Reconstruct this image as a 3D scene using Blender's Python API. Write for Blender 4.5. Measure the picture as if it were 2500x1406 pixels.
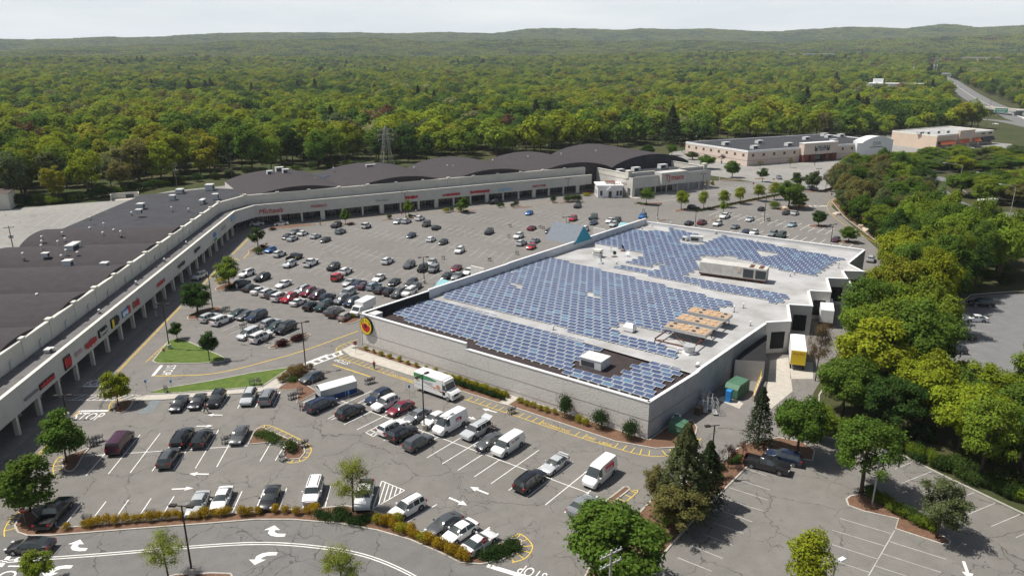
import bpy, bmesh, math, random
import numpy as np
from mathutils import Vector, Matrix, noise as mnoise
R = math.radians
for o in list(bpy.data.objects): bpy.data.objects.remove(o)
SC = bpy.context.scene
COL = SC.collection
# ------------------------------------------------------------------ camera
F, CX, CY, CAMH = 1745.0, 1250.0, 703.0, 51.5          # pixels of the 2500 wide photograph, metres
TH = math.atan((703 - 157) / F)
cam = bpy.data.cameras.new('camera'); camo = bpy.data.objects.new('camera', cam); COL.objects.link(camo)
cam.sensor_width = 36; cam.lens = F / 2500 * 36; cam.clip_start = 0.5; cam.clip_end = 40000
camo.location = (0, 0, CAMH); camo.rotation_euler = (R(90) - TH, 0, 0)
SC.camera = camo
# ------------------------------------------------------------------ sky and sun
SUN_EL = R(60); SUN_DIR = Vector((-0.985, 0.17, 0)).normalized()      # horizontal direction towards the sun
w = bpy.data.worlds.new('World'); SC.world = w; w.use_nodes = True
nt = w.node_tree; nt.nodes.clear()
def N(nt, t, **k):
    n = nt.nodes.new(t)
    for a, b in k.items():
        if a.startswith('i_'): n.inputs[a[2:].replace('_', ' ')].default_value = b
        else: setattr(n, a, b)
    return n
L = lambda nt, a, b: nt.links.new(a, b)
sky = N(nt, 'ShaderNodeTexSky', sky_type='NISHITA', sun_disc=False, sun_elevation=SUN_EL, altitude=60, air_density=1.0, dust_density=2.5, ozone_density=1.0)
sky.sun_rotation = math.atan2(SUN_DIR.x, SUN_DIR.y)
bg = N(nt, 'ShaderNodeBackground', i_Strength=0.06); L(nt, sky.outputs[0], bg.inputs[0])
tc = N(nt, 'ShaderNodeTexCoord'); sep = N(nt, 'ShaderNodeSeparateXYZ'); L(nt, tc.outputs['Generated'], sep.inputs[0])
mp = N(nt, 'ShaderNodeMapping'); mp.inputs['Scale'].default_value = (1, 1, 7); L(nt, tc.outputs['Generated'], mp.inputs[0])
nz = N(nt, 'ShaderNodeTexNoise', i_Scale=3.2, i_Detail=8.0, i_Roughness=0.58); L(nt, mp.outputs[0], nz.inputs[0])
cr = N(nt, 'ShaderNodeMapRange'); cr.inputs[1].default_value = 0.40; cr.inputs[2].default_value = 0.72; cr.inputs[3].default_value = 0.0; cr.inputs[4].default_value = 1.0
L(nt, nz.outputs[0], cr.inputs[0])
ccol = N(nt, 'ShaderNodeMixRGB'); ccol.inputs[1].default_value = (0.72, 0.765, 0.80, 1); ccol.inputs[2].default_value = (0.86, 0.88, 0.89, 1); L(nt, cr.outputs[0], ccol.inputs[0])
bgc = N(nt, 'ShaderNodeBackground', i_Strength=1.35); L(nt, ccol.outputs[0], bgc.inputs[0])
fm = N(nt, 'ShaderNodeMapRange'); fm.inputs[1].default_value = 0.0; fm.inputs[2].default_value = 0.32; fm.inputs[3].default_value = 0.90; fm.inputs[4].default_value = 0.04
L(nt, sep.outputs[2], fm.inputs[0])                     # thin high cloud, seen edge-on towards the horizon
mixs = N(nt, 'ShaderNodeMixShader'); L(nt, fm.outputs[0], mixs.inputs[0]); L(nt, bg.outputs[0], mixs.inputs[1]); L(nt, bgc.outputs[0], mixs.inputs[2])
wo = N(nt, 'ShaderNodeOutputWorld'); L(nt, mixs.outputs[0], wo.inputs[0])
sl = bpy.data.lights.new('sun', 'SUN'); sl.energy = 5.0; sl.angle = R(0.53); sl.color = (1, 0.955, 0.88)
so = bpy.data.objects.new('sun', sl); COL.objects.link(so)
tosun = Vector((SUN_DIR.x * math.cos(SUN_EL), SUN_DIR.y * math.cos(SUN_EL), math.sin(SUN_EL)))
so.rotation_euler = tosun.to_track_quat('Z', 'Y').to_euler(); so.location = (-200, 40, 300)
vs = SC.view_settings; vs.view_transform = 'Standard'; vs.look = 'None'; vs.gamma = 1.0; vs.exposure = 0.18; vs.use_curve_mapping = False
cy = SC.cycles; cy.use_denoising = True; cy.max_bounces = 6; cy.diffuse_bounces = 3; cy.glossy_bounces = 3; cy.transmission_bounces = 4; cy.transparent_max_bounces = 8; cy.caustics_reflective = False; cy.caustics_refractive = False
cy.volume_bounces = 0
try: cy.denoiser = 'OPENIMAGEDENOISE'
except Exception: pass
SC.render.film_transparent = False
# ------------------------------------------------------------------ where a photograph point lies in the place
_c, _s = math.cos(TH), math.sin(TH)
def G(px, py, z=0.0):
    u = (px - CX) / F; v = (py - CY) / F
    r = Vector((u, _c - v * _s, -_s - v * _c)); t = (z - CAMH) / r.z
    return Vector((r.x * t, r.y * t, z))
def PX(p):
    x, y, z = p[0], p[1], p[2] - CAMH; d = y * _c - z * _s
    return (CX + F * x / d, CY - F * (y * _s + z * _c) / d) if d > 1 else (-9e9, 9e9)
def inside(pt, poly):
    x, y = pt; r = False; j = len(poly) - 1
    for i in range(len(poly)):
        xi, yi = poly[i][0], poly[i][1]; xj, yj = poly[j][0], poly[j][1]
        if (yi > y) != (yj > y) and x < (xj - xi) * (y - yi) / (yj - yi) + xi: r = not r
        j = i
    return r
def ang(a, b): return math.atan2(b[1] - a[1], b[0] - a[0])
# ------------------------------------------------------------------ materials
MATS = {}
def lin(c): return tuple(((x / 255) / 12.92 if x / 255 <= 0.04045 else ((x / 255 + 0.055) / 1.055) ** 2.4) for x in c)
def M(name, col=(.5, .5, .5), rough=.8, metal=0, var=0.0, vs=1.0, bump=0.0, bs=20.0, spec=.3, coat=0, col2=None, detail=4.0, objcol=False, emit=0, trans=0):
    if name in MATS: return MATS[name]
    m = bpy.data.materials.new(name); m.use_nodes = True; MATS[name] = m
    nt = m.node_tree; b = nt.nodes['Principled BSDF']
    b.inputs['Roughness'].default_value = rough; b.inputs['Metallic'].default_value = metal
    b.inputs['Specular IOR Level'].default_value = spec; b.inputs['Coat Weight'].default_value = coat; b.inputs['Coat Roughness'].default_value = .06
    b.inputs['Base Color'].default_value = (*col, 1)
    src = None
    geo = None
    if objcol:
        oi = N(nt, 'ShaderNodeObjectInfo'); src = oi.outputs['Color']; L(nt, src, b.inputs['Base Color'])
    if var or col2:
        geo = N(nt, 'ShaderNodeNewGeometry'); nz = N(nt, 'ShaderNodeTexNoise', i_Scale=vs, i_Detail=detail, i_Roughness=.6); L(nt, geo.outputs['Position'], nz.inputs['Vector'])
        if col2:
            mx = N(nt, 'ShaderNodeMixRGB'); mr = N(nt, 'ShaderNodeMapRange'); mr.inputs[1].default_value = .38; mr.inputs[2].default_value = .62; L(nt, nz.outputs[0], mr.inputs[0]); L(nt, mr.outputs[0], mx.inputs[0])
            mx.inputs[1].default_value = (*col, 1); mx.inputs[2].default_value = (*col2, 1); L(nt, mx.outputs[0], b.inputs['Base Color'])
        else:
            hs = N(nt, 'ShaderNodeHueSaturation'); mr = N(nt, 'ShaderNodeMapRange'); mr.inputs[1].default_value = .3; mr.inputs[2].default_value = .7; mr.inputs[3].default_value = 1 - var; mr.inputs[4].default_value = 1 + var
            L(nt, nz.outputs[0], mr.inputs[0]); L(nt, mr.outputs[0], hs.inputs['Value'])
            if src: L(nt, src, hs.inputs['Color'])
            else: hs.inputs['Color'].default_value = (*col, 1)
            L(nt, hs.outputs[0], b.inputs['Base Color'])
    if bump:
        geo = geo or N(nt, 'ShaderNodeNewGeometry'); n2 = N(nt, 'ShaderNodeTexNoise', i_Scale=bs, i_Detail=3.0); L(nt, geo.outputs['Position'], n2.inputs['Vector'])
        bp = N(nt, 'ShaderNodeBump', i_Strength=1.0, i_Distance=bump); L(nt, n2.outputs[0], bp.inputs['Height']); L(nt, bp.outputs[0], b.inputs['Normal'])
    if trans: b.inputs['Transmission Weight'].default_value = trans
    return m
# ------------------------------------------------------------------ mesh builder
class MB:
    def __init__(s): s.v = []; s.f = []; s.m = []
    def face(s, pts, m=0):
        n = len(s.v); s.v += [tuple(p) for p in pts]; s.f.append(tuple(range(n, n + len(pts)))); s.m.append(m); return s
    def prism(s, poly, z0, z1, m=0, mt=None, bottom=False):
        k = len(poly); a = sum(poly[i][0] * poly[(i + 1) % k][1] - poly[(i + 1) % k][0] * poly[i][1] for i in range(k))
        if a < 0: poly = list(poly)[::-1]
        n = len(s.v)
        s.v += [(p[0], p[1], z0) for p in poly] + [(p[0], p[1], z1) for p in poly]
        for i in range(k):
            j = (i + 1) % k; s.f.append((n + i, n + j, n + k + j, n + k + i)); s.m.append(m)
        s.f.append(tuple(range(n + k, n + 2 * k))); s.m.append(m if mt is None else mt)
        if bottom: s.f.append(tuple(range(n + k - 1, n - 1, -1))); s.m.append(m)
        return s
    def box(s, c, d, rz=0, m=0, mt=None, bottom=True):      # c = centre of the base
        hx, hy = d[0] / 2, d[1] / 2; co, si = math.cos(rz), math.sin(rz)
        poly = [(c[0] + x * co - y * si, c[1] + x * si + y * co) for x, y in ((-hx, -hy), (hx, -hy), (hx, hy), (-hx, hy))]
        return s.prism(poly, c[2], c[2] + d[2], m, mt, bottom)
    def wall(s, a, b, t, z0, z1, m=0, mt=None, off=0.0):      # upright slab along a-b, thickness t to its left side, off shifts it left
        d = Vector((b[0] - a[0], b[1] - a[1])).normalized(); n = Vector((-d.y, d.x))
        p = [(a[0] + n.x * off, a[1] + n.y * off), (b[0] + n.x * off, b[1] + n.y * off), (b[0] + n.x * (t + off), b[1] + n.y * (t + off)), (a[0] + n.x * (t + off), a[1] + n.y * (t + off))]
        return s.prism(p, z0, z1, m, mt, True)
    def tube(s, pts, r, k=6, m=0, cap=True):
        rs = r if isinstance(r, (list, tuple)) else [r] * len(pts); pts = [Vector(p) for p in pts]; n0 = len(s.v)
        for i, p in enumerate(pts):
            d = (pts[min(i + 1, len(pts) - 1)] - pts[max(i - 1, 0)]).normalized()
            a = d.orthogonal().normalized() if abs(d.z) < .98 else Vector((1, 0, 0)); a = (a - d * a.dot(d)).normalized(); b = d.cross(a)
            for q in range(k):
                t = 2 * math.pi * q / k; s.v.append(tuple(p + (a * math.cos(t) + b * math.sin(t)) * rs[i]))
        for i in range(len(pts) - 1):
            for q in range(k):
                r2 = (q + 1) % k; s.f.append((n0 + i * k + q, n0 + i * k + r2, n0 + (i + 1) * k + r2, n0 + (i + 1) * k + q)); s.m.append(m)
        if cap:
            e = n0 + (len(pts) - 1) * k; s.f.append(tuple(range(e, e + k))); s.m.append(m); s.f.append(tuple(range(n0 + k - 1, n0 - 1, -1))); s.m.append(m)
        return s
    def cyl(s, c, r, h, k=12, m=0, r2=None): return s.tube([c, (c[0], c[1], c[2] + h)], [r, r if r2 is None else r2], k, m)
    def stripe(s, a, b, wd, z, m=0):
        a = Vector((a[0], a[1])); b = Vector((b[0], b[1])); d = (b - a).normalized(); n = Vector((-d.y, d.x)) * wd / 2
        return s.face([(a.x - n.x, a.y - n.y, z), (b.x - n.x, b.y - n.y, z), (b.x + n.x, b.y + n.y, z), (a.x + n.x, a.y + n.y, z)], m)
    def ribbon(s, pts, wd, z, m=0):
        pts = [Vector((p[0], p[1])) for p in pts]; Lf, Rt = [], []
        for i, p in enumerate(pts):
            d = (pts[min(i + 1, len(pts) - 1)] - pts[max(i - 1, 0)]).normalized(); n = Vector((-d.y, d.x)) * wd / 2
            Lf.append(p + n); Rt.append(p - n)
        for i in range(len(pts) - 1): s.face([(Rt[i].x, Rt[i].y, z), (Rt[i + 1].x, Rt[i + 1].y, z), (Lf[i + 1].x, Lf[i + 1].y, z), (Lf[i].x, Lf[i].y, z)], m)
        return s
    def mesh(s, name, mats, smooth=False):
        me = bpy.data.meshes.new(name); me.from_pydata(s.v, [], s.f)
        for mm in (mats if isinstance(mats, (list, tuple)) else [mats]): me.materials.append(mm)
        if any(s.m): me.polygons.foreach_set('material_index', s.m)
        if smooth: me.polygons.foreach_set('use_smooth', [True] * len(s.f))
        me.update(); return me
    def build(s, name, mats, parent=None, smooth=False, **t):
        return place(s.mesh(name, mats, smooth), name, parent, **t)
def place(me, name, parent=None, loc=None, rz=0, label=None, cat=None, group=None, kind=None, scale=None):
    o = bpy.data.objects.new(name, me); COL.objects.link(o); o.parent = parent
    if loc is not None: o.location = loc
    if rz: o.rotation_euler = (0, 0, rz)
    if scale is not None: o.scale = scale if isinstance(scale, (tuple, list)) else (scale,) * 3
    tag(o, label, cat, group, kind); return o
def tag(o, label=None, cat=None, group=None, kind=None):
    if label: o['label'] = label
    if cat: o['category'] = cat
    if group: o['group'] = group
    if kind: o['kind'] = kind
    return o
def thing(name, label, cat, loc=(0, 0, 0), rz=0, group=None, scale=None): return place(None, name, None, loc, rz, label, cat, group, None, scale)
def copy_tree(o, parent=None):
    c = o.copy(); COL.objects.link(c); c.parent = parent
    for ch in o.children: copy_tree(ch, c)
    return c
def poly_px(pts, z=0): return [G(*p, z) for p in pts]
def smooth_px(pts, n=6, closed=False):              # Catmull-Rom through ground points
    P = [G(*p) for p in pts]; out = []; k = len(P)
    for i in range(k if closed else k - 1):
        p0 = P[(i - 1) % k] if closed else P[max(i - 1, 0)]; p1 = P[i]; p2 = P[(i + 1) % k]; p3 = P[(i + 2) % k] if closed else P[min(i + 2, k - 1)]
        for j in range(n):
            t = j / n; out.append(.5 * ((2 * p1) + (p2 - p0) * t + (2 * p0 - 5 * p1 + 4 * p2 - p3) * t * t + (3 * p1 - p0 - 3 * p2 + p3) * t ** 3))
    if not closed: out.append(P[-1])
    return out
_fonts = {}
def text(name, body, size, mat, org, xdir, ydir, parent=None, extrude=0.0, align='CENTER', shear=0, label=None, cat=None, kind=None, spacing=1.0, xscale=1.0):
    cu = bpy.data.curves.new(name, 'FONT'); cu.body = body; cu.size = size; cu.align_x = align; cu.align_y = 'CENTER'; cu.extrude = extrude; cu.shear = shear; cu.space_character = spacing; cu.space_line = .85; cu.resolution_u = 3
    cu.materials.append(mat)
    x = Vector(xdir).normalized(); y = Vector(ydir).normalized(); zc = x.cross(y).normalized(); y = zc.cross(x)
    tmp = bpy.data.objects.new('tmp', cu); me = bpy.data.meshes.new_from_object(tmp); me.name = name; bpy.data.objects.remove(tmp); bpy.data.curves.remove(cu)
    o = bpy.data.objects.new(name, me); COL.objects.link(o); o.parent = parent
    m = Matrix((x * xscale, y, zc)).transposed().to_4x4(); m.translation = Vector(org); o.matrix_basis = m
    if parent is None: tag(o, label, cat, None, kind)
    return o
rnd = random.Random(7)
# ================================================================== terrain
RIDGE = [(0,97),(90,100),(200,97),(260,92),(400,92),(540,84),(700,83),(860,82),(1000,84),(1085,80),(1200,85),(1290,75),(1500,76),(1560,71),(1650,77),(1720,75),(1900,79),(2000,73),(2060,68),(2200,72),(2290,61),(2370,70),(2500,62)]
RIDG2 = [(0,122),(300,116),(600,104),(900,98),(1100,104),(1300,97),(1500,104),(1700,100),(1900,108),(2100,100),(2300,92),(2500,84)]
RIDG1 = [(0,141),(700,139),(1100,140),(1400,136),(1700,128),(2000,129),(2200,132),(2500,134)]
_rx = [[p[0] for p in r] for r in (RIDGE, RIDG2, RIDG1)]; _ry = [[p[1] for p in r] for r in (RIDGE, RIDG2, RIDG1)]
def eye_z(py, y):
    v = (CY - py) / F; return CAMH + y * (-_s + v * _c) / (_c + v * _s)
def tz(x, y):
    d = math.hypot(x, y)
    if d < 900: return 0.0
    yy = max(y, d * .6); px = CX + F * x / (yy * _c)
    c = yy / d
    a3 = eye_z(float(np.interp(px, _rx[0], _ry[0])), 7000 * c) - 12; a2 = eye_z(float(np.interp(px, _rx[1], _ry[1])), 4900 * c) - 14; a1 = eye_z(float(np.interp(px, _rx[2], _ry[2])), 3000 * c) - 17
    K = [(900, 0), (1900, a1 * .33), (3000, a1), (3450, a1 - 12), (4900, a2), (5500, a2 - 18), (7000, a3), (8600, a3 - 90), (30000, a3 - 200)]
    for i in range(len(K) - 1):
        if d <= K[i + 1][0]:
            t = (d - K[i][0]) / (K[i + 1][0] - K[i][0]); t = t * t * (3 - 2 * t); z = K[i][1] + (K[i + 1][1] - K[i][1]) * t; break
    else: z = K[-1][1]
    k = min(1, max(0, (d - 3200) / 1500))
    return z + k * 16 * mnoise.fractal(Vector((x / 900, y / 900, 3)), 1, 2, 4)
mb = MB(); AZ = [i * 1.25 for i in range(-64, 65)] + [i for i in range(90, 271, 15)]; RG = [0, 40, 120, 250, 400, 600, 900, 1100, 1300, 1500, 1700, 1900, 2150, 2400, 2650, 2850, 3000, 3200, 3450, 3700] + list(range(3950, 8700, 230)) + [9200]
k = len(AZ)
for r in RG[1:]:
    for a in AZ:
        x, y = r * math.sin(R(a)), r * math.cos(R(a)); mb.v.append((x, y, tz(x, y)))
mb.v.append((0, 0, 0)); c0 = len(mb.v) - 1
for j in range(k):
    jn = (j + 1) % k; mb.f.append((c0, jn, j)); mb.m.append(0)
    for i in range(len(RG) - 2): mb.f.append((i * k + j, i * k + jn, (i + 1) * k + jn, (i + 1) * k + j)); mb.m.append(0)
mground = M('forest_floor', (.045, .062, .022), .95, var=.0, vs=.05, col2=(.075, .07, .035), spec=.1)
ground = mb.build('ground', mground, None, True, kind='structure')
# ================================================================== paving
def asphalt(name, base, patch, crack, tint=(1, 1, 1)):
    m = bpy.data.materials.new(name); m.use_nodes = True; nt = m.node_tree; b = nt.nodes['Principled BSDF']
    b.inputs['Roughness'].default_value = .9; b.inputs['Specular IOR Level'].default_value = .25
    geo = N(nt, 'ShaderNodeNewGeometry'); pos = geo.outputs['Position']
    def noise(sc, det=4.0, v=None): n = N(nt, 'ShaderNodeTexNoise', i_Scale=sc, i_Detail=det, i_Roughness=.6); L(nt, v or pos, n.inputs['Vector']); return n
    def rng(src, a, bb, c, d): n = N(nt, 'ShaderNodeMapRange'); [setattr(n.inputs[i], 'default_value', x) for i, x in zip((1, 2, 3, 4), (a, bb, c, d))]; L(nt, src, n.inputs[0]); return n.outputs[0]
    def mul(a, bb): n = N(nt, 'ShaderNodeMath', operation='MULTIPLY'); L(nt, a, n.inputs[0]); L(nt, bb, n.inputs[1]); return n.outputs[0]
    v = mul(mul(rng(noise(.035).outputs[0], .3, .7, 1 - patch, 1 + patch), rng(noise(.45, 5).outputs[0], .3, .7, .9, 1.1)), rng(noise(9, 3).outputs[0], .25, .75, .86, 1.14))
    # long stretched tyre-worn bands and oil spots
    st = noise(1.3, 2); v = mul(v, rng(st.outputs[0], .62, .74, 1, .8))
    # sealed cracks
    wp = noise(.35, 3); va = N(nt, 'ShaderNodeVectorMath', operation='MULTIPLY_ADD'); L(nt, wp.outputs['Color'], va.inputs[0]); va.inputs[1].default_value = (3.4, 3.4, 0); L(nt, pos, va.inputs[2])
    vo = N(nt, 'ShaderNodeTexVoronoi', feature='DISTANCE_TO_EDGE', i_Scale=.11); L(nt, va.outputs[0], vo.inputs['Vector'])
    vo2 = N(nt, 'ShaderNodeTexVoronoi', feature='DISTANCE_TO_EDGE', i_Scale=.3); L(nt, va.outputs[0], vo2.inputs['Vector'])
    c1 = rng(vo.outputs['Distance'], .0035, .0065, 1, 0); c2 = rng(vo2.outputs['Distance'], .006, .012, 1, 0)
    m1 = rng(noise(.06, 2).outputs[0], .50 - crack * .12, .56 - crack * .12, 0, 1); m2 = rng(noise(.09, 3).outputs[0], .60 - crack * .06, .64 - crack * .06, 0, 1)
    ad = N(nt, 'ShaderNodeMath', operation='MAXIMUM'); L(nt, mul(c1, m1), ad.inputs[0]); L(nt, mul(c2, m2), ad.inputs[1])
    hs = N(nt, 'ShaderNodeHueSaturation'); hs.inputs['Color'].default_value = (base * tint[0], base * tint[1], base * tint[2], 1); L(nt, v, hs.inputs['Value'])
    mx = N(nt, 'ShaderNodeMixRGB'); cf = rng(ad.outputs[0], 0, 1, 0, .58 if crack > 0 else 0); L(nt, cf, mx.inputs[0]); L(nt, hs.outputs[0], mx.inputs[1]); mx.inputs[2].default_value = (.03, .03, .032, 1)
    L(nt, mx.outputs[0], b.inputs['Base Color'])
    bp = N(nt, 'ShaderNodeBump', i_Strength=.6, i_Distance=.02); L(nt, noise(14, 3).outputs[0], bp.inputs['Height']); L(nt, bp.outputs[0], b.inputs['Normal'])
    return m
m_asph = asphalt('asphalt_front', .17, .08, 1.0, (1.06, 1.0, .91)); m_asph2 = asphalt('asphalt_far', .175, .08, .12, (1.06, 1, .93)); m_road = asphalt('asphalt_road', .155, .05, 1.25, (1.03, 1.0, .96)); m_old = asphalt('asphalt_pale', .26, .10, .2, (1.03, 1, .93)); m_hwy = asphalt('asphalt_highway', .17, .05, 0)
m_conc = M('sidewalk_concrete', (.46, .425, .37), .9, var=.12, vs=1.2); m_kerb = M('kerb_concrete', (.42, .40, .36), .9, var=.15, vs=2)
m_mulch = M('mulch', (.19, .105, .065), .95, vs=3.0, col2=(.13, .075, .048), bump=.05, bs=9); m_grass = M('lawn', (.068, .125, .018), .95, vs=.9, col2=(.115, .155, .032), bump=.06, bs=14)
m_white = M('white_marking', (.72, .71, .68), .8, var=.14, vs=1.4); m_yel = M('yellow_marking', (.66, .46, .07), .8, var=.16, vs=1.2); m_blue = M('faded_blue_marking', (.17, .19, .195), .85, var=.2, vs=2)
m_fade = M('faded_white_marking', (.42, .41, .39), .85, var=.22, vs=.8)
Z1, Z2, Z3, ZM = .02, .028, .036, .046
def sheet(name, pts, z, mat, kind='structure', px=True):
    P = poly_px(pts) if px else [Vector(p) for p in pts]
    return MB().face([(p[0], p[1], z) for p in (P if sum(P[i][0] * P[(i + 1) % len(P)][1] - P[(i + 1) % len(P)][0] * P[i][1] for i in range(len(P))) > 0 else P[::-1])]).build(name, mat, kind=kind)
sheet('parking_lot', [(-700,1750),(3100,1750),(2900,1420),(2500,1260),(2290,1158),(2190,1108),(1990,1062),(1985,960),(2090,790),(2160,690),(2150,615),(2090,560),(2030,505),(2045,462),(1960,448),(1700,440),(1300,438),(700,452),(300,560),(-900,700)], Z1, m_asph2)
front = [(-700,1700),(2980,1700),(2800,1390),(2500,1258),(2290,1157),(2190,1107),(1990,1060),(1700,1040),(1580,1075),(880,862),(700,890),(420,965),(280,960),(-60,1180)]
sheet('front_parking_lot', front, Z2, m_asph)
sheet('access_road', [(-700,1750),(-60,1300),(34,1312),(125,1311),(312,1296),(624,1272),(712,1272),(825,1281),(920,1298),(1000,1321),(1075,1353),(1140,1382),(1230,1380),(1400,1420),(1500,1700)], Z3, m_road)
sheet('back_parking_lot', [(-1100,800),(-500,560),(0,512),(190,497),(300,489),(420,466),(540,455),(620,440),(700,470),(450,600),(0,800)], Z2, m_old)
sheet('retail_parking_lot', [(1560,432),(1700,424),(2020,470),(2050,455),(2110,400),(2260,372),(2480,372),(2470,352),(2210,330),(1900,335),(1640,372),(1585,415)], Z2, m_old)
sheet('side_parking_lot', [(2290,860),(2330,760),(2375,722),(2480,716),(2700,724),(2900,900),(2700,1010),(2330,985),(2240,960)], Z2, m_hwy)
ramp = smooth_px([(2040,470),(2150,440),(2260,434),(2330,441),(2420,448),(2600,440)], 6); ramp2 = smooth_px([(2210,452),(2265,462),(2300,488),(2350,508),(2430,522),(2620,545)], 6); ramp3 = smooth_px([(2240,478),(2275,500),(2330,528),(2400,562),(2480,600),(2600,650)], 6)
for nm, pts, wd, mt in (('ramp_road', ramp, 13, m_hwy), ('slip_road', ramp2, 13, m_hwy), ('service_road', ramp3, 7, m_hwy)):
    MB().ribbon(pts, wd, Z2, 0).build(nm, mt, kind='structure')
sheet('ramp_verge', [(2285,500),(2340,520),(2420,535),(2620,556),(2700,610),(2560,628),(2440,570),(2340,530)], Z3, m_grass)
hw = smooth_px([(2255,205),(2290,214),(2330,232),(2380,252),(2450,275),(2560,310),(2750,360)], 6)
hb = MB().ribbon(hw, 30, .05); hb.v = [(a, b, c + (tz(a, b) + 1.0 if math.hypot(a, b) > 880 else 0)) for a, b, c in hb.v]; hb.build('highway', m_hwy, kind='structure')
MB().ribbon(smooth_px([(2330,290),(2400,292),(2470,300),(2600,330)], 5), 14, .06).build('frontage_road', m_hwy, kind='structure')
mk = MB(); mk.ribbon(hw, .9, .4); mk.v = [(a, b, c + (tz(a, b) + 1.0 if math.hypot(a, b) > 880 else 0)) for a, b, c in mk.v]
mk.build('highway_median', M('pale_concrete', (.55, .53, .5), .9), kind='structure')
# ------------------------------------------------------------------ painted markings
def dirv(deg): return Vector((math.cos(R(deg)), math.sin(R(deg))))
def bay(mbx, p0, p1, deg, pitch=2.74, l0=5.3, l1=5.3, phase=None, wd=.13, centre=True, skip=None, z=ZM):
    a, b = G(*p0).to_2d(), G(*p1).to_2d(); d = (b - a); Ln = d.length; d.normalize(); v = dirv(deg); s = pitch / abs(d.cross(v))
    t0 = 0.0
    if phase: t0 = ((G(*phase).to_2d() - a).dot(d)) % s
    if centre: mbx.stripe(a, b, wd, z)
    t = t0
    while t <= Ln + .01:
        c = a + d * t; mbx.stripe(c - v * l0, c + v * l1, wd, z + .004); t += s
mk = MB()
bay(mk, (832,978), (1435,1203), 52.3, phase=(1344,1170))
bay(mk, (207,1113), (605,1088), 95.5, phase=(356,1104))
for p in ((446,1006),(492,1003),(535,1000),(580,997),(624,994),(667,991)): a = G(*p).to_2d(); mk.stripe(a, a + dirv(95.5) * 5.2, .13, ZM)
for p in ((200,1229),(259,1224),(314,1220),(369,1216.5),(425,1211.5),(480,1208),(535,1204),(591,1199),(645,1195),(700,1191.5),(755,1189),(807,1186.5)): a = G(*p).to_2d(); mk.stripe(a, a - dirv(95.5) * 4.9, .13, ZM)
for p in ((1067,1231),(1110,1250),(1153,1268),(1196,1286.5),(1020,1212)): a = G(*p).to_2d(); mk.stripe(a, a - dirv(48.3) * 5.1, .13, ZM)
for a, b in (((663,1078),(635,1126)),((700,1080),(672,1124)),((740,983),(810,955)),((770,1003),(880,955)),((800,1023),(912,965))): mk.stripe(G(*a), G(*b), .13, ZM)
# hatched triangles
for T in (((932,1174),(988,1197),(910,1242)), ((893,1056),(960,1020),(912,1066)), ((965,1000),(1000,1004),(965,1018))):
    P = [G(*p).to_2d() for p in T]
    for i in range(3): mk.stripe(P[i], P[(i + 1) % 3], .13, ZM)
    for i in range(1, 6):
        t = i / 6; mk.stripe(P[0].lerp(P[1], t), P[0].lerp(P[2], t) if False else P[2].lerp(P[1], t), .13, ZM + .004)
# stop bars, ladder crossing, hatched crossing
for a, b, wd in (((193,1004),(264,1003),.55), ((395,892),(373,918),.55), ((183,943),(252,943),.5), ((0,1384),(28,1352),.5), ((745,887),(800,866),.45), ((160,964),(338,964),.13), ((155,977),(330,978),.13), ((1190,1380),(1320,1420),.6)): mk.stripe(G(*a), G(*b), wd, ZM)
for i in range(9):
    x = 190 + i * 17; mk.stripe(G(x - 16, 977), G(x + 18, 964.5), .13, ZM + .004)
a0, a1, b0, b1 = G(728,895).to_2d(), G(834,856).to_2d(), G(750,897).to_2d(), G(838,864).to_2d()
mk.stripe(a0, a1, .3, ZM); mk.stripe(b0, b1, .3, ZM)
for i in range(6): t = .1 + i * .17; mk.stripe(a0.lerp(a1, t), b0.lerp(b1, t), .45, ZM + .004)
mk.build('parking_line_marking', m_white, kind='structure')
mk = MB()
for p0, p1, dg, ph in (((841,554),(1248,632),75,None), ((735,580),(930,630),76,None), ((645,620),(1010,712),75,None), ((1070,553),(1290,598),70,None), ((1110,520),(1330,562),66,None), ((1300,517),(1480,552),62,None), ((575,680),(870,762),70,None), ((530,770),(705,828),66,None), ((985,655),(1150,690),70,None)):
    bay(mk, p0, p1, dg, phase=ph, l0=5.2, l1=5.2, wd=.13)
mk.build('far_bay_marking', m_fade, kind='structure')
mk = MB()
for p0, p1, dg in (((1745,521),(2045,568),51.8), ((1790,562),(2095,607),51.8)): bay(mk, p0, p1, dg, wd=.14)
for p0, p1 in (((1600,494),(1900,456)), ((1640,478),(1880,448))): bay(mk, p0, p1, -56, pitch=2.9, wd=.12)
mk.build('right_bay_marking', m_white, kind='structure')
mk = MB()
for a, b in (((1822,1145),(1872,1161)),((1800,1170),(1880,1196)),((1780,1190),(1875,1221)),((1759,1214),(1864,1248)),((1765,1248),(1837,1274)),((1742,1276),(1815,1302)),((1717,1304),(1790,1331)),((1685,1331),(1764,1363)),((1654,1361),(1737,1394)),((1840,1120),(1905,1140)),
  ((2050,1265),(2177,1303)),((2032,1294),(2161,1333)),((2012,1323),(2144,1365)),((1997,1355),(2125,1398)),((2169,1321),(2310,1365)),((2153,1351),(2297,1397)),((2136,1381),(2270,1425)),((2184,1295),(2120,1406)),
  ((2185,1145),(2225,1129)),((2203,1179),(2274,1151)),((2254,1203),(2325,1175)),((2310,1230),(2378,1202)),((2362,1256),(2429,1228)),((2420,1285),(2491,1255)),((2480,1312),(2560,1280)),((2150,1122),(2195,1105))): mk.stripe(G(*a), G(*b), .11, ZM)
for i in range(10): y0 = 748 + i * 18; mk.stripe(G(2368 - i * 9, y0), G(2440 - i * 9, y0 + 9), .12, ZM)
mk.build('side_bay_marking', m_fade, kind='structure')
mk = MB()
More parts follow.
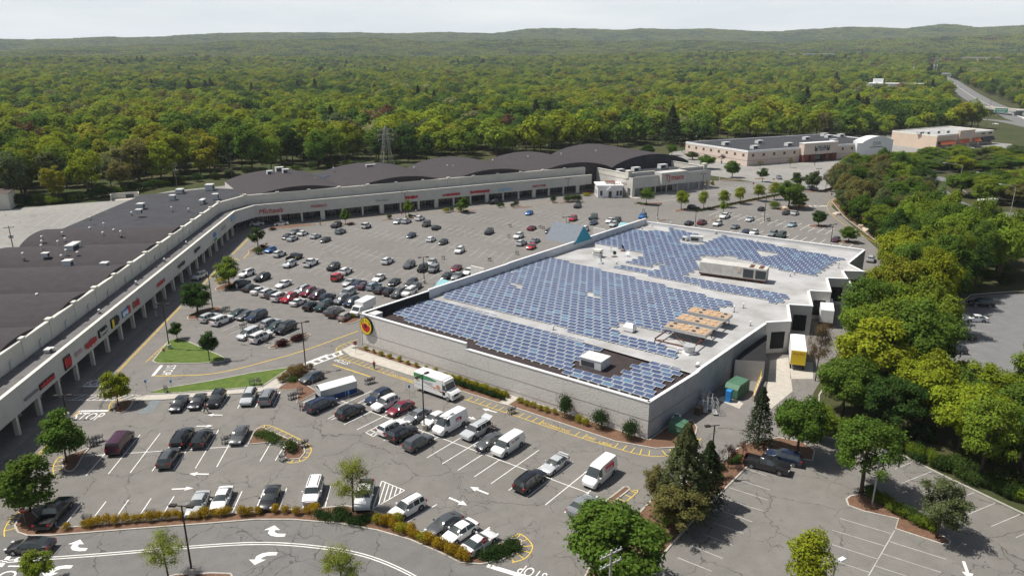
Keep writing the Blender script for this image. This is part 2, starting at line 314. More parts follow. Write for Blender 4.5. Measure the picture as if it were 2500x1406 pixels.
for i in range(11): mk.stripe(G(20 + i * 34, 545 + i * 3 - 40 * (i > 20)), G(60 + i * 36, 530 - i * 3), .14, ZM)
for i in range(12): mk.stripe(G(-60 + i * 22, 640 - i * 9), G(60 + i * 22, 628 - i * 9), .14, ZM)
for y0 in (392, 402, 412, 425, 440): bay(mk, (1800 + (y0 - 392) * 1.5, y0), (2000, y0 - 4), -40, pitch=4.5, wd=.12, centre=False, l0=3.5, l1=3.5)
mk.build('pale_bay_marking', m_fade, kind='structure')
mk = MB()       # yellow lines
for seg in ([(-40,1243),(0,1202),(100,1101),(120,1080)], [(180,1017),(193,1003)], [(285,908),(362,829),(440,748)], [(492,697.6),(511,678),(529,658)], [(566,622),(613,576)]):
    P = [G(*p) for p in seg]; mk.ribbon(P, .12, ZM); n = Vector((.14 * 2, 0, 0)); mk.ribbon([p + n for p in P], .12, ZM)
for seg in ([(379,918),(440,917),(500,914.5),(560,905),(625,889),(742,856),(875,808)],):
    P = smooth_px(seg, 5); mk.ribbon(P, .22, ZM)
mk.stripe(G(812,890), G(905,920), .25, ZM)
def hatch(seg, depth, step=1.25, skip=(), flip=1, n=6, wd=.12):          # yellow edge line with ticks on one side
    P = smooth_px(seg, n); mk.ribbon(P, wd, ZM)
    acc = 0
    for i in range(len(P) - 1):
        a, b = P[i].to_2d(), P[i + 1].to_2d(); d = b - a; ln = d.length
        if ln < 1e-4: continue
        d.normalize(); nn = Vector((-d.y, d.x)) * flip; t = step - acc
        while t < ln:
            c = a + d * t; q = PX((c.x, c.y, 0))[0]
            if not any(s0 < q < s1 for s0, s1 in skip): mk.stripe(c, c + nn * depth, wd, ZM + .004)
            t += step
        acc = (acc + ln) % step
hatch([(825,868),(846,880),(1011,936),(1140,977),(1249,1012),(1307,1032),(1422,1070),(1500,1093),(1560,1109),(1615,1114),(1680,1100),(1712,1070)], 1.5, skip=((953,1012),(1020,1130),(1318,1388),(1425,1492),(1606,1625)))
hatch([(822,864),(822,850),(845,838),(875,828)], 1.2, flip=-1)
hatch([(11,1310),(12,1290),(30,1262),(60,1243)], 1.4, flip=-1); hatch([(131,1160),(130,1140),(140,1120),(155,1112)], 1.2, flip=-1); hatch([(266,1006),(268,988),(282,975),(298,968)], 1.2, flip=-1)
hatch([(629,1046),(658,1039),(735,1074),(758,1092),(757,1108),(742,1123),(715,1130),(700,1128)], 1.3, flip=-1)
hatch([(355,885),(415,830)], 1.5, flip=-1); hatch([(1545,1197),(1554,1203),(1480,1262)], 1.0, flip=-1)
hatch([(1250,1312),(1268,1303),(1290,1318),(1300,1337),(1283,1362),(1250,1373)], 1.4, flip=-1); hatch([(2018,505),(2026,490),(2040,484)], 2, flip=-1); hatch([(2018,505),(2026,520),(2060,548),(2138,594)], 2, step=3, flip=1)
hatch([(452,838),(448,825)], 1.2); hatch([(530,697),(553,672)], 1.2)
hatch([(-30,1112),(60,1032),(131,967),(246,865),(375,741),(470,650)], 1.7, step=1.5, flip=1, wd=.10)
for a, b in (((560,628),(585,635)), ((595,632),(618,606))): mk.stripe(G(*a), G(*b), .2, ZM)
hatch([(700,558),(850,536),(1000,522),(1300,497),(1420,482)], .1, step=50)
mk.build('yellow_line_marking', m_yel, kind='structure')
mk = MB()       # white lines of the access road
P = smooth_px([(-60,1380),(15,1373),(250,1356),(450,1339),(624,1329),(762,1336.5),(887,1358),(1000,1404),(1100,1470)], 6)
mk.ribbon(P, .14, ZM); mk.ribbon([p + Vector((0, .38, 0)) for p in P], .14, ZM)
ARROW = [(-.12, -1.2), (.12, -1.2), (.12, .3), (.42, .3), (0, 1.2), (-.42, .3), (-.12, .3)]
def arrow(px, deg, s=1.0, shape=ARROW):
    c = G(*px); co, si = math.cos(R(deg - 90)), math.sin(R(deg - 90)); mk.face([(c.x + (x * co - y * si) * s, c.y + (x * si + y * co) * s, ZM) for x, y in shape])
TURN = [(-.22, -1.3), (.18, -1.3), (.22, -.5), (.5, -.15), (.75, -.15), (.75, -.6), (1.45, .15), (.75, .9), (.75, .4), (.3, .4), (-.1, 0), (-.25, -.6)]
TURN2 = [(-x, y) for x, y in TURN][::-1]
for p, dg, s in (((525,1013),178,1.0),((500,1040),3,1.0),((486,1157),178,1.1),((446,1193),5,1.1),((1195,1002),150,1.1),((1146,1019),-32,1.0),((1170,1197),146,1.2),((1118,1224),-35,1.2),((2360,1392),-110,1.3),((1772,524),150,1),((1866,524),150,1)): arrow(p, dg, s)
arrow((178,1341), 180, 1.2, TURN); arrow((662,1306), 180, 1.25, TURN); arrow((640,1352), 180, 1.25, TURN2); arrow((140,1384), 180, 1.2, TURN2)
mk.build('arrow_marking', m_white, kind='structure')
def ground_text(body, px, deg, size, mat, xs=1.0, nm='stop_lettering', shear=0):
    p = G(*px); x = dirv(deg); y = dirv(deg + 90); text(nm, body, size, mat, (p.x, p.y, ZM + .006), (x.x, x.y, 0), (y.x, y.y, 0), kind='structure', xscale=xs)
ground_text('STOP', (214,1018), 0, 3.4, m_white, .55); ground_text('STOP', (411,904), 100 + 180, 2.3, m_white, .8); ground_text('STOP', (238,933), 180, 3.0, m_white, .6); ground_text('STOP', (24,1396), 90 + 180, 2.6, m_white, .8)
ground_text('STOP', (836,883), -35 + 180, 1.6, m_white, .9); ground_text('STOP', (1990,504), 0, 4, m_white, 1); ground_text('STOP', (1300,1398), 150, 2.2, m_white, .6)
for b, p, dg in (('NO', (964,917), -35), ('PARKING', (992,926), -34), ('NO', (1331,1034.5), -35), ('PARKING', (1366,1046.5), -34.5), ('FIRE', (1441,1070), -34), ('LANE', (1478,1083), -33)): ground_text(b, p, dg, .85, m_yel, 1.0, 'fire_lane_lettering')
sheet('accessible_bay_marking', [(370,978),(396,975),(372,1008),(332,1012)], ZM - .003, m_blue)
# ================================================================== islands, pavements
def island(name, pts, mat, px=True, sm=0, h=.14, label=None):
    P = (smooth_px(pts, sm, True) if sm else poly_px(pts)) if px else [Vector((*p[:2], 0)) for p in pts]
    P = [p.to_2d() for p in P]; k = len(P)
    if sum(P[i].cross(P[(i + 1) % k]) for i in range(k)) < 0: P = P[::-1]
    ins = []
    for i in range(k):
        d = (P[(i + 1) % k] - P[i - 1]).normalized(); ins.append(P[i] + Vector((-d.y, d.x)) * .2)
    o = MB().face([(p.x, p.y, h - .03) for p in ins]).build(name, mat, kind='structure')
    kb = MB()
    for i in range(k):
        a, b, c, d = P[i], P[(i + 1) % k], ins[(i + 1) % k], ins[i]
        kb.face([(a.x, a.y, 0), (b.x, b.y, 0), (b.x, b.y, h), (a.x, a.y, h)]); kb.face([(a.x, a.y, h), (b.x, b.y, h), (c.x, c.y, h), (d.x, d.y, h)]); kb.face([(d.x, d.y, h), (c.x, c.y, h), (c.x, c.y, h - .05), (d.x, d.y, h - .05)])
    kb.build('kerb', m_kerb, o)
    return o
def round_island(px, rx, ry=None, mat=None, rz=0, name='planting_island'):
    c = G(*px); ry = ry or rx; co, si = math.cos(rz), math.sin(rz)
    return island(name, [(c.x + rx * math.cos(t) * co - ry * math.sin(t) * si, c.y + rx * math.cos(t) * si + ry * math.sin(t) * co) for t in [i * math.pi / 8 for i in range(16)]], mat or m_mulch, px=False)
island('lawn_island', [(372,882),(392,857),(412,832),(430,827),(450,829.5),(495,849.5),(538,868),(551,876),(546,883),(487,888),(400,889),(380,887)], m_grass)
island('lawn_wedge', [(362,963),(395,949),(520,929),(610,911),(700,898),(708,900),(640,944),(560,951),(440,960)], m_grass)
island('sidewalk_path', [(325,973),(362,964.5),(440,961.5),(560,952.5),(641,945.5),(709,901),(737,894),(733,899),(690,938),(678,954),(500,968),(395,977),(335,979)], m_conc, h=.135)
island('planting_bed', [(669,954),(692,939),(732,901),(768,901),(737,933),(776,957),(724,986),(728,953)], m_mulch)
island('planting_bed', [(605,1086),(619,1054),(629,1046),(643,1044),(664,1054),(728,1081),(744,1092),(746,1106),(733,1121),(699,1123),(690,1110),(699,1078)], m_mulch)
island('planting_island', [(277,1003),(280,990),(297,978),(320,977),(325,985),(310,1003),(292,1010)], m_mulch, sm=3); island('planting_island', [(155,1145),(150,1125),(165,1112),(200,1100),(220,1093),(205,1112),(185,1145),(165,1152)], m_mulch, sm=3)
island('planting_bed', [(34,1284),(42,1301),(65,1309),(125,1309),(312,1294),(500,1280),(624,1270),(712,1270),(825,1279),(920,1296),(1000,1319),(1075,1351),(1125,1376),(1175,1379),(1225,1369),(1255,1354),(1275,1334),(1276,1321),(1265,1314),(1248,1316),(1222,1325),(1175,1352),(1152,1357),(1080,1322),(995,1284),(950,1262),(910,1245),(842,1234),(782,1240),(700,1244),(624,1248),(450,1264),(250,1280),(150,1288),(112,1279),(75,1244),(55,1248)], m_mulch)
island('planting_island', [(1442,1251),(1522,1189),(1535,1189),(1539,1196),(1462,1256),(1447,1259)], m_mulch)
island('planting_strip', [(1828,1138),(1760,1206),(1700,1264),(1640,1332),(1600,1380),(1540,1460),(1400,1460),(1440,1380),(1500,1316),(1570,1240),(1620,1192),(1700,1170),(1745,1150),(1790,1100),(1830,1080),(1900,1068),(1960,1080),(1990,1100),(1985,1125),(1930,1118)], m_mulch)
island('planting_island', [(2064,1219),(2075,1210),(2110,1205),(2150,1215),(2240,1262),(2290,1300),(2322,1322),(2318,1331),(2300,1330),(2185,1292),(2192,1268),(2110,1250),(2070,1235)], m_mulch)
island('planting_island', [(655,848),(672,842),(752,816),(759,816),(758,820),(669,852),(658,852)], m_mulch)
island('planting_island', [(395,1412),(430,1402),(520,1398),(565,1400),(572,1412),(560,1440),(380,1440)], m_mulch)
for p, rx, ry, rz in (((560,698),4.2,2.2,1.2),((636,608),4.5,2.4,1.2),((500,765),4.5,2.4,1.2),((715,553),8,2.2,.45),((835,548),5,1.3,.45),((1135,516),5,1.4,.45),((945,537),2.5,1.2,.45),((1275,507),5,1.3,.5),((1355,496),1.8,1.5,0),((1390,494),5.5,1.7,.5),((1590,498),6,1.6,.4),((1670,513),5.5,1.8,.6),((1998,553),3.3,2.2,0),((2070,592),3.3,2.2,0),((1935,508),9,3.6,.55),((1000,532),2.2,1.2,.4),((857,783),2.6,1.6,.9),((1855,437),3,1.6,.2),((1785,440),6,2,.3),((2000,468),9,2,.1),((1745,537),2.6,1,.7),((1618,538),2.5,1,.6),((1715,447),7,4.5,.5)):
    round_island(p, rx, ry, rz=rz)
island('planting_strip', [(1700,520),(1760,508),(1850,490),(1910,478),(1905,474),(1840,484),(1750,503),(1695,513)], m_mulch)
island('wood_edge_bed', [(2030,492),(2060,530),(2140,590),(2152,612),(2162,632),(2230,590),(2262,552),(2212,478),(2150,455),(2066,458)], m_mulch)
island('wooded_verge', [(1995,1062),(2190,1106),(2290,1156),(2500,1256),(2900,1420),(3400,1300),(3000,1000),(2700,1012),(2330,988),(2236,962),(2285,860),(2325,760),(2372,720),(2480,712),(2900,720),(3000,620),(2600,640),(2300,560),(2165,642),(2168,690),(2100,800),(1998,965)], mground)
# dumpster and dock aprons
sheet('dock_apron', [(1880,880),(1925,872),(1935,955),(1880,1000),(1868,990)], Z3, m_conc); sheet('dock_apron', [(1927,880),(1985,885),(1985,925),(1930,925)], Z3, m_conc); sheet('dumpster_pad', [(1750,975),(1775,962),(1815,985),(1805,998)], Z3 + .004, m_conc)
# ================================================================== buildings
m_stucco = M('cream_stucco', (.56, .54, .48), .9, var=.06, vs=.25); m_stucco2 = M('grey_stucco', (.50, .49, .46), .9, var=.07, vs=.3); m_cope = M('pale_coping', (.66, .64, .57), .85, var=.08, vs=.7); m_capw = M('white_metal_coping', (.80, .80, .79), .6, var=.05, vs=.6)
m_shingle = M('dark_roofing', (.050, .043, .046), .92, var=.14, vs=.6, bump=.03, bs=6); m_flatroof = M('black_membrane', (.045, .046, .052), .85, var=.2, vs=.3); m_canopyroof = M('grey_membrane', (.14, .135, .135), .9, var=.25, vs=.35)
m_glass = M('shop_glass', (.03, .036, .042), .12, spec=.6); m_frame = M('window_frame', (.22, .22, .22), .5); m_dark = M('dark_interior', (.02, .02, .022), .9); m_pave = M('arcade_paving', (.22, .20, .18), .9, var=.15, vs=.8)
m_metal = M('galvanised_metal', (.50, .51, .51), .5, metal=.3, var=.12, vs=1.5); m_unit = M('unit_housing', (.55, .56, .55), .6, var=.1, vs=1.2); m_unitdark = M('unit_grille', (.05, .055, .06), .7); m_rust = M('rusted_steel', (.16, .065, .035), .9, vs=3, col2=(.09, .04, .03)); m_block = M('split_face_block', (.58, .56, .53), .95, var=.09, vs=2.6, bump=.06, bs=5); m_sidew = M('precast_panel', (.40, .41, .43), .9, var=.12, vs=.6); m_band = M('maroon_band', (.34, .26, .26), .9)
m_roofw = M('white_membrane', (.43, .43, .43), .85, vs=.16, col2=(.31, .305, .295), detail=7.0); m_roofd = M('brown_black_ballast', (.045, .034, .034), .95, var=.2, vs=.8); m_red = M('sign_red', (.45, .02, .03), .5); m_black = M('sign_black', (.015, .015, .017), .5); m_signw = M('sign_white', (.75, .75, .75), .6); m_teal = M('teal_boards', (.03, .27, .38), .7, var=.1, vs=2); m_bluesign = M('sign_blue', (.03, .22, .55), .5); m_green = M('sign_green', (.05, .30, .09), .5); m_yellow = M('sign_yellow', (.75, .55, .03), .5); m_pink = M('sign_faded_pink', (.48, .33, .35), .6); m_lblue = M('sign_pale_blue', (.30, .48, .62), .6); m_ghost = M('sign_ghost_grey', (.36, .36, .35), .9); m_slate = M('slate_grey_roof', (.17, .19, .22), .85, var=.12, vs=2); m_brick = M('red_brick_pier', (.16, .055, .04), .9, var=.15, vs=3); m_tan = M('tan_stucco', (.56, .45, .36), .9, var=.06, vs=.2); m_orange = M('orange_awning', (.48, .13, .05), .8)
U2 = Vector((.866, .5)); LD = Vector((-.1247, .9922))
FL0 = Vector((-66.0, 52.0)); FC = Vector((-87.4, 222.2)); FC2 = Vector((-84.6, 232.1)); FR1 = Vector((33.5, 300.3))      # fascia line of the two wings with its cut corner
def lperp(d): return Vector((-d.y, d.x))           # to the left of travel = towards the back of the mall
mall = thing('strip_mall', 'long L-shaped strip mall with pale fascia, arcade columns and dark barrel-vaulted roofs', 'strip mall', (FC.x, FC.y, 0))
OFF = Vector((-FC.x, -FC.y, 0))
def mbuild(b, name, mats, par=mall, smooth=False, **k):
    b.v = [(v[0] + OFF.x, v[1] + OFF.y, v[2]) for v in b.v]; return b.build(name, mats, par, smooth, **k)
ZB, ZT, ZC, ZP = 3.35, 7.2, 6.75, 10.0
fl = [FL0, FC, FC2, FR1]
def offset_line(pts, o):
    out = []
    for i, p in enumerate(pts):
        d0 = (pts[i] - pts[i - 1]).normalized() if i else (pts[1] - pts[0]).normalized(); d1 = (pts[i + 1] - pts[i]).normalized() if i < len(pts) - 1 else d0
        n0, n1 = lperp(d0), lperp(d1); n = (n0 + n1).normalized(); out.append(p + n * o / max(.3, n.dot(n0)))
    return out
back04, back48, back8 = offset_line(fl, .45), offset_line(fl, 4.6), offset_line(fl, 5.3)
for i in range(3):          # fascia panels between movement joints
    a, b = fl[i], fl[i + 1]; c, d = back04[i + 1], back04[i]; n = max(1, int((b - a).length / 14))
    for j in range(n):
        p = [a.lerp(b, j / n), a.lerp(b, (j + 1) / n), d.lerp(c, (j + 1) / n), d.lerp(c, j / n)]
        if n > 1: u = (b - a).normalized() * .012; p = [p[0] + u, p[1] - u, p[2] - u, p[3] + u]
        mbuild(MB().prism(p, ZB, ZT, 0, 0, True), 'fascia_panel', m_stucco2)
    mbuild(MB().prism([a - lperp((b - a).normalized()) * .1, b - lperp((b - a).normalized()) * .1, c + lperp((b - a).normalized()) * .06, d + lperp((b - a).normalized()) * .06], ZT, ZT + .12, 0, 0, True), 'fascia_coping', m_cope)
    mbuild(MB().prism([back04[i], back04[i + 1], back48[i + 1], back48[i]], ZB + .3, ZC, 0, 1, True), 'arcade_roof', [m_stucco2, m_canopyroof])
    mbuild(MB().prism([a - lperp((b - a).normalized()) * 1.2, b - lperp((b - a).normalized()) * 1.2, back8[i + 1], back8[i]], 0, .15, 0), 'arcade_pavement', m_pave)
# shop fronts, set back under the arcade
sf = offset_line(fl, 4.2)
for i in range(3):
    a, b = sf[i], sf[i + 1]; ln = (b - a).length; d = (b - a).normalized(); n = max(1, round(ln / 6.5)); 
    for j in range(n):
        p, q = a.lerp(b, j / n) + d * .35, a.lerp(b, (j + 1) / n) - d * .35
        w_ = mbuild(MB().wall(p, q, .12, .35, 3.2), 'shop_window', m_glass)
        fr = MB(); k = 4
        for t in range(k + 1): c = p.lerp(q, t / k); fr.wall(c - d * .04, c + d * .04, .08, .35, 3.2, off=-.09)
        fr.wall(p, q, .07, 2.35, 2.45, off=-.08); fr.wall(p, q, .2, .15, .35, off=-.08); mbuild(fr, 'mullion', m_frame, w_)
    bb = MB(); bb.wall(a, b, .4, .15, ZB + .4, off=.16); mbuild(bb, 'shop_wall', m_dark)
# columns
for i, (s0, st) in ((0, (3.0, 6.35)), (2, (8.0, 7.15))):
    a, b = fl[i], fl[i + 1]; d = (b - a).normalized(); ln = (b - a).length; t = s0; q = 0
    while t < ln - 1:
        wd = 1.5 if (i == 2 and q % 3 == 2) else (.7 if q % 4 == 3 else .55)
        c = a + d * t + lperp(d) * .55; mbuild(MB().box((c.x, c.y, .15), (wd, .6, ZB + .1), math.atan2(d.y, d.x)), 'column', m_stucco); t += st; q += 1
        if i == 0:
            c = a + d * (t - st) + lperp(d) * 3.6; mbuild(MB().box((c.x, c.y, .15), (.45, .45, ZB + .1), math.atan2(d.y, d.x)), 'column', m_stucco)
# upper wall with pilasters and coping
par, parb = offset_line(fl, 4.75), offset_line(fl, 5.2)
for i in range(3):
    a, b = par[i], par[i + 1]; d = (b - a).normalized(); ln = (b - a).length; rz = math.atan2(d.y, d.x)
    n = max(1, round(ln / (9.0 if i == 0 else 10.5)))
    for j in range(n):
        p, q = a.lerp(b, j / n), a.lerp(b, (j + 1) / n)
        wl = mbuild(MB().wall(p + d * .02, q - d * .02, .4, ZC - .6, ZP - .25), 'upper_wall_panel', m_stucco)
        mbuild(MB().wall(p + d * .55, q - d * .55, .62, ZP - .25, ZP, off=-.11), 'coping', m_cope, wl)
        c = p + lperp(d) * .2; pl = mbuild(MB().box((c.x, c.y, ZC - .5), (.85, .62, ZP - ZC + .6), rz), 'pilaster', m_stucco); mbuild(MB().box((c.x, c.y, ZP + .12), (1.15, .95, .24), rz), 'pilaster_cap', m_cope, pl)
        c = p.lerp(q, .5) - lperp(d) * .12; dp = MB(); dp.tube([(c.x, c.y, ZC), (c.x, c.y, ZC + 1.2), (c.x + d.x * .5, c.y + d.y * .5, ZC + 1.5)], .09, 6); mbuild(dp, 'roof_drain_pipe', m_metal)
# barrel vaults: left wing, right wing
def vault(a, d, n, length, depth, base, rise, z0=4.0, seg=14, front_arc=False):
    b = MB(); k = seg + 1; pts = []
    for i in range(k):
        t = i / seg; x = length * t; z = base + rise * (1 - (2 * t - 1) ** 2) ** .85 if rise else base; pts.append((x, z))
    for (x, z) in pts:
        p = a + d * x; q = p + n * depth; b.v += [(p.x, p.y, z), (q.x, q.y, z), (q.x, q.y, z0), (p.x, p.y, z0)]
    for i in range(seg):
        o, e = i * 4, i * 4 + 4; b.f += [(o, e, e + 1, o + 1), (o + 1, e + 1, e + 2, o + 2), (o + 3, e + 3, e, o)]; b.m += [0, 1, 2]
    b.f += [(0, 1, 2, 3), (seg * 4 + 3, seg * 4 + 2, seg * 4 + 1, seg * 4)]; b.m += [1, 1]
    return b
rl = offset_line(fl, 5.25)
d0 = (rl[1] - rl[0]).normalized(); n0 = lperp(d0); a0 = rl[0]
s_of = lambda y: (y - a0.y) / d0.y
for yc in (66, 85.5, 105, 124.5, 144, 163.5, 183): mbuild(vault(a0 + d0 * s_of(yc - 9.75), d0, n0, 19.5, 34, 8.7, 1.9), 'barrel_roof', [m_shingle, m_stucco2, m_shingle], smooth=False)
p = a0 + d0 * s_of(192.75); ln = (rl[1] - p).length
mbuild(MB().prism([p, rl[1], rl[2], G(575,461,8.7).to_2d(), G(520,459,8.7).to_2d(), G(345,476,8.7).to_2d(), p + n0 * 34], 3, 8.6, 1, 0), 'flat_roof', [m_flatroof, m_stucco2])
d2 = (rl[3] - rl[2]).normalized(); n2 = lperp(d2); a2 = rl[2]
so2 = lambda v: v.to_2d().dot(d2) - a2.dot(d2)
W2 = 39.0; st = so2(G(640,414,11.5)) - W2 / 2 + 1
for q in range(4):
    s0 = st + W2 * q
    mbuild(vault(a2 + d2 * max(s0, 1), d2, n2, W2 - max(0, 1 - s0), 45, 8.3, 3.7 if q else 3.3), 'barrel_roof', [m_shingle, m_stucco2, m_shingle])
mbuild(vault(a2 + d2 * (st + W2 * 4) + n2 * 1.0, d2, n2, W2 + 6, 50, 8.3, 4.6, front_arc=True), 'barrel_roof', [m_shingle, m_stucco2, m_flatroof])
c = G(765,432,8.6).to_2d(); mbuild(MB().box((c.x, c.y, 7), (12, 9, 2.6), math.atan2(d2.y, d2.x), 0, 1), 'parapet_block', [m_signw, m_flatroof])
# ------------------------------------------------------------------ signs on the fascia: own things
def fascia_frame(px, i=0, z=5.25):           # point on the fascia plane seen at that picture point
    a, b = fl[i], fl[i + 1]; d = (b - a).normalized(); n = -lperp(d)
    u = (px[0] - CX) / F; v = (px[1] - CY) / F; r = Vector((u, _c - v * _s, -_s - v * _c)); t = (a - Vector((0, 0))).dot(n) / r.to_2d().dot(n); P = Vector((0, 0, CAMH)) + r * t
    return P + Vector((n.x, n.y, 0)) * .14, Vector((d.x, d.y, 0)), Vector((n.x, n.y, 0))
def sign_word(body, px, size, mat, label, i=0, xs=1.0, shear=0, cat='sign', nm='shop_sign', ext=.06):
    P, d, n = fascia_frame(px, i); return text(nm, body, size, mat, P, d, (0, 0, 1), extrude=ext, shear=shear, label=label, cat=cat, xscale=xs)
def sign_box(px, w_, h_, mats, label, i=0, bars=5, seed=1, back=None):      # box or cut-out sign with lettering too small to read
    P, d, n = fascia_frame(px, i); rr = random.Random(seed); rz = math.atan2(d.y, d.x)
    t = thing('shop_sign', label, 'sign', (P.x, P.y, P.z), rz)
    if back: MB().box((0, .02, -h_ / 2), (w_, .12, h_)).build('sign_panel', back, t)
    b = MB(); x = -w_ * .46; 
    while x < w_ * .44:
        bw = rr.uniform(.5, 1) * w_ / (bars * 1.6); hh = h_ * rr.uniform(.45, .85); b.box((x + bw / 2, -.10, -hh / 2 + rr.uniform(-.06, .06) * h_), (bw, .08, hh)); x += bw * 1.25
    b.build('letter_strokes', mats, t); return t
sign_box((75,963), 4.2, .5, m_frame, 'thin two-line dark lettering sign nearest the lower end of the left fascia', bars=14, seed=3)
P_ = sign_box((113,931), 4.6, .9, m_red, 'long dark red script sign with black backing on the left fascia', bars=7, seed=4, back=m_black)
sign_box((163,884), 2.3, 2.2, m_red, 'square red and black emblem sign on the left fascia', bars=3, seed=5, back=m_black)
sign_box((190,861), 2.6, .9, m_pink, 'faded pink ghost sign beside the large red letters on the left fascia', bars=6, seed=6)
sign_box((219,837), 4.4, 1.5, m_red, 'bold red block-letter sign on the left fascia', bars=5, seed=7)
s_ = sign_box((249,809), 3.6, 1.4, m_black, 'black oval sign with white lettering reading Speedy', bars=3, seed=8, back=m_black)
text('sign_lettering', 'Speedy', 1.15, m_signw, (0, -.16, 0), (1, 0, 0), (0, 0, 1), parent=s_, extrude=.02)
s_ = sign_box((278,785), 3.2, 1.8, m_black, 'black sign with a yellow square at its near end', bars=3, seed=9, back=m_black); MB().box((-1.05, -.16, -.75), (.85, .08, 1.5)).build('yellow_square', m_yellow, s_)
s_ = sign_box((306,762), 3.8, 1.3, m_signw, 'blue and white word sign ending in a red diamond', bars=6, seed=10, back=m_bluesign); MB().box((1.35, -.16, -.6), (1.1, .1, 1.5)).build('red_tile', m_red, s_)
s_ = sign_box((331,740), 3.2, 1.7, m_red, 'red lettered sign with a dim green edge', bars=4, seed=11); MB().box((-1.5, -.05, -.7), (.4, .08, 1.2)).build('green_edge', m_green, s_)
sign_box((391,690), 5.2, 1.0, m_red, 'thin red word sign midway along the left fascia', bars=9, seed=12)
sign_box((441,646), 5.2, 1.1, m_black, 'black low word sign midway along the left fascia', bars=6, seed=13)
sign_box((480,609), 5.4, 1.3, m_black, 'black block-letter sign on the left fascia before the blue-green logo', bars=5, seed=14)
s_ = sign_box((523,573), 3.2, 1.6, m_bluesign, 'blue and green stacked logo sign near the corner of the mall', bars=3, seed=15); MB().box((0, -.12, -1.7), (3.0, .1, .5)).build('green_stroke', m_green, s_)
sign_box((545,556), 4.5, 1.1, m_ghost, 'pale grey unlit sign next to the corner of the mall', bars=7, seed=16)
sign_box((567,533), 3.8, 1.9, m_lblue, 'pale blue logo sign closest to the corner of the mall', bars=2, seed=17)
sign_word('Michaels', (661,515), 2.3, m_red, 'dark red script word sign Michaels on the right fascia', 2, shear=.25)
sign_word("MODELL'S", (778,503), 1.25, m_red, "red block sign MODELL'S on the right fascia", 2)
sign_word('Three Seas', (932,489), 1.1, m_ghost, 'faint ghost lettering left on the fascia between two red signs', 2)
sign_box((1004,482), 5.0, 1.7, m_red, 'stacked two-line red sign beside the lamp post on the right fascia', 2, bars=6, seed=21)
s_ = sign_box((1102,475), 8.0, 1.1, m_red, 'long thin red sign with a dash in its middle on the right fascia', 2, bars=10, seed=22)
sign_box((1171,468), 9, 1.4, m_red, 'long dark red script sign with underline on the right fascia', 2, bars=12, seed=23)
sign_box((1234,463), 7, 1.4, m_lblue, 'blue outlined sign beside the PARTY FAIR sign', 2, bars=6, seed=24)
sign_word('PARTY FAIR', (1316,454.5), 1.35, m_red, 'dark red block sign PARTY FAIR on the right fascia', 2, xs=.9)
# ------------------------------------------------------------------ end store
T0, T1 = G(1531,479).to_2d(), G(1719,457).to_2d(); td = (T1 - T0).normalized(); tn = lperp(td); tl = (T1 - T0).length; trz = math.atan2(td.y, td.x)
es = thing('end_store', 'grey stucco discount store with projecting sign bay at the end of the strip mall', 'store', (T0.x, T0.y, 0), trz)
def eb(b, n, m, par=es, **k): return b.build(n, m, par, **k)
eb(MB().box((tl / 2, 14, 0), (tl, 28, 6.9), 0, 0, 1), 'wall', [m_stucco2, m_flatroof])
eb(MB().box((tl / 2, -1.6, 3.4), (tl + .2, 3.2, 4.4), 0, 0, 1), 'fascia', [m_stucco2, m_canopyroof])
eb(MB().box((tl * .485, -2.3, 3.9), (tl * .33, 4.8, 5.0), 0, 0, 0), 'sign_bay', m_stucco2)
for x, wd in ((.5, 1.3), (tl - .6, 1.3)): eb(MB().box((x, -2.6, .1), (wd, 1.1, 3.4)), 'corner_pier', m_stucco)
for j in range(1, 7): eb(MB().box((j * tl / 7, -2.8, .1), (.35, .35, 3.4)), 'column', m_stucco)
for j in range(7):
    w_ = eb(MB().box((tl / 7 * (j + .5), -.05, .3), (tl / 7 - .7, .12, 2.9)), 'shop_window' if j in (1, 2, 3) else 'blind_bay', m_glass if j in (1, 2, 3) else m_sidew)
for x0, x1, y in ((0, tl * .33, .4), (tl * .65, tl, .4)):
    pw = eb(MB().box(((x0 + x1) / 2, y, 7.6), (x1 - x0, .35, 1.5)), 'parapet', m_stucco2); eb(MB().box(((x0 + x1) / 2, y, 9.1), (x1 - x0 + .2, .6, .18)), 'coping', m_cope, pw)
for x, y in ((.6, .4), (tl - .6, .4)): pw = eb(MB().box((x, y, 7.2), (1.9, 1.9, 3.0)), 'parapet_pier', m_stucco); eb(MB().box((x, y, 10.2), (2.2, 2.2, .2)), 'coping', m_cope, pw)
for x in (0.2, tl - .2): pw = eb(MB().box((x, 12, 6.6), (.4, 23, 2.4)), 'parapet', m_stucco); eb(MB().box((x, 12, 9.0), (.7, 23, .18)), 'coping', m_cope, pw)
eb(MB().box((tl * .5, 27.7, 6.6), (tl, .4, 1.8)), 'parapet', m_stucco2)
eb(MB().box((tl / 2, -3.2, 0), (tl + 2, 6.2, .12)), 'pavement', m_conc)
tg = text('store_sign', 'TJ·maxx', 3.3, m_red, T0.to_3d() + td.to_3d() * tl * .485 - tn.to_3d() * 4.76 + Vector((0, 0, 6.6)), td.to_3d(), (0, 0, 1), extrude=.06, label='large red TJ maxx letters on the projecting sign bay', cat='sign', spacing=.95)
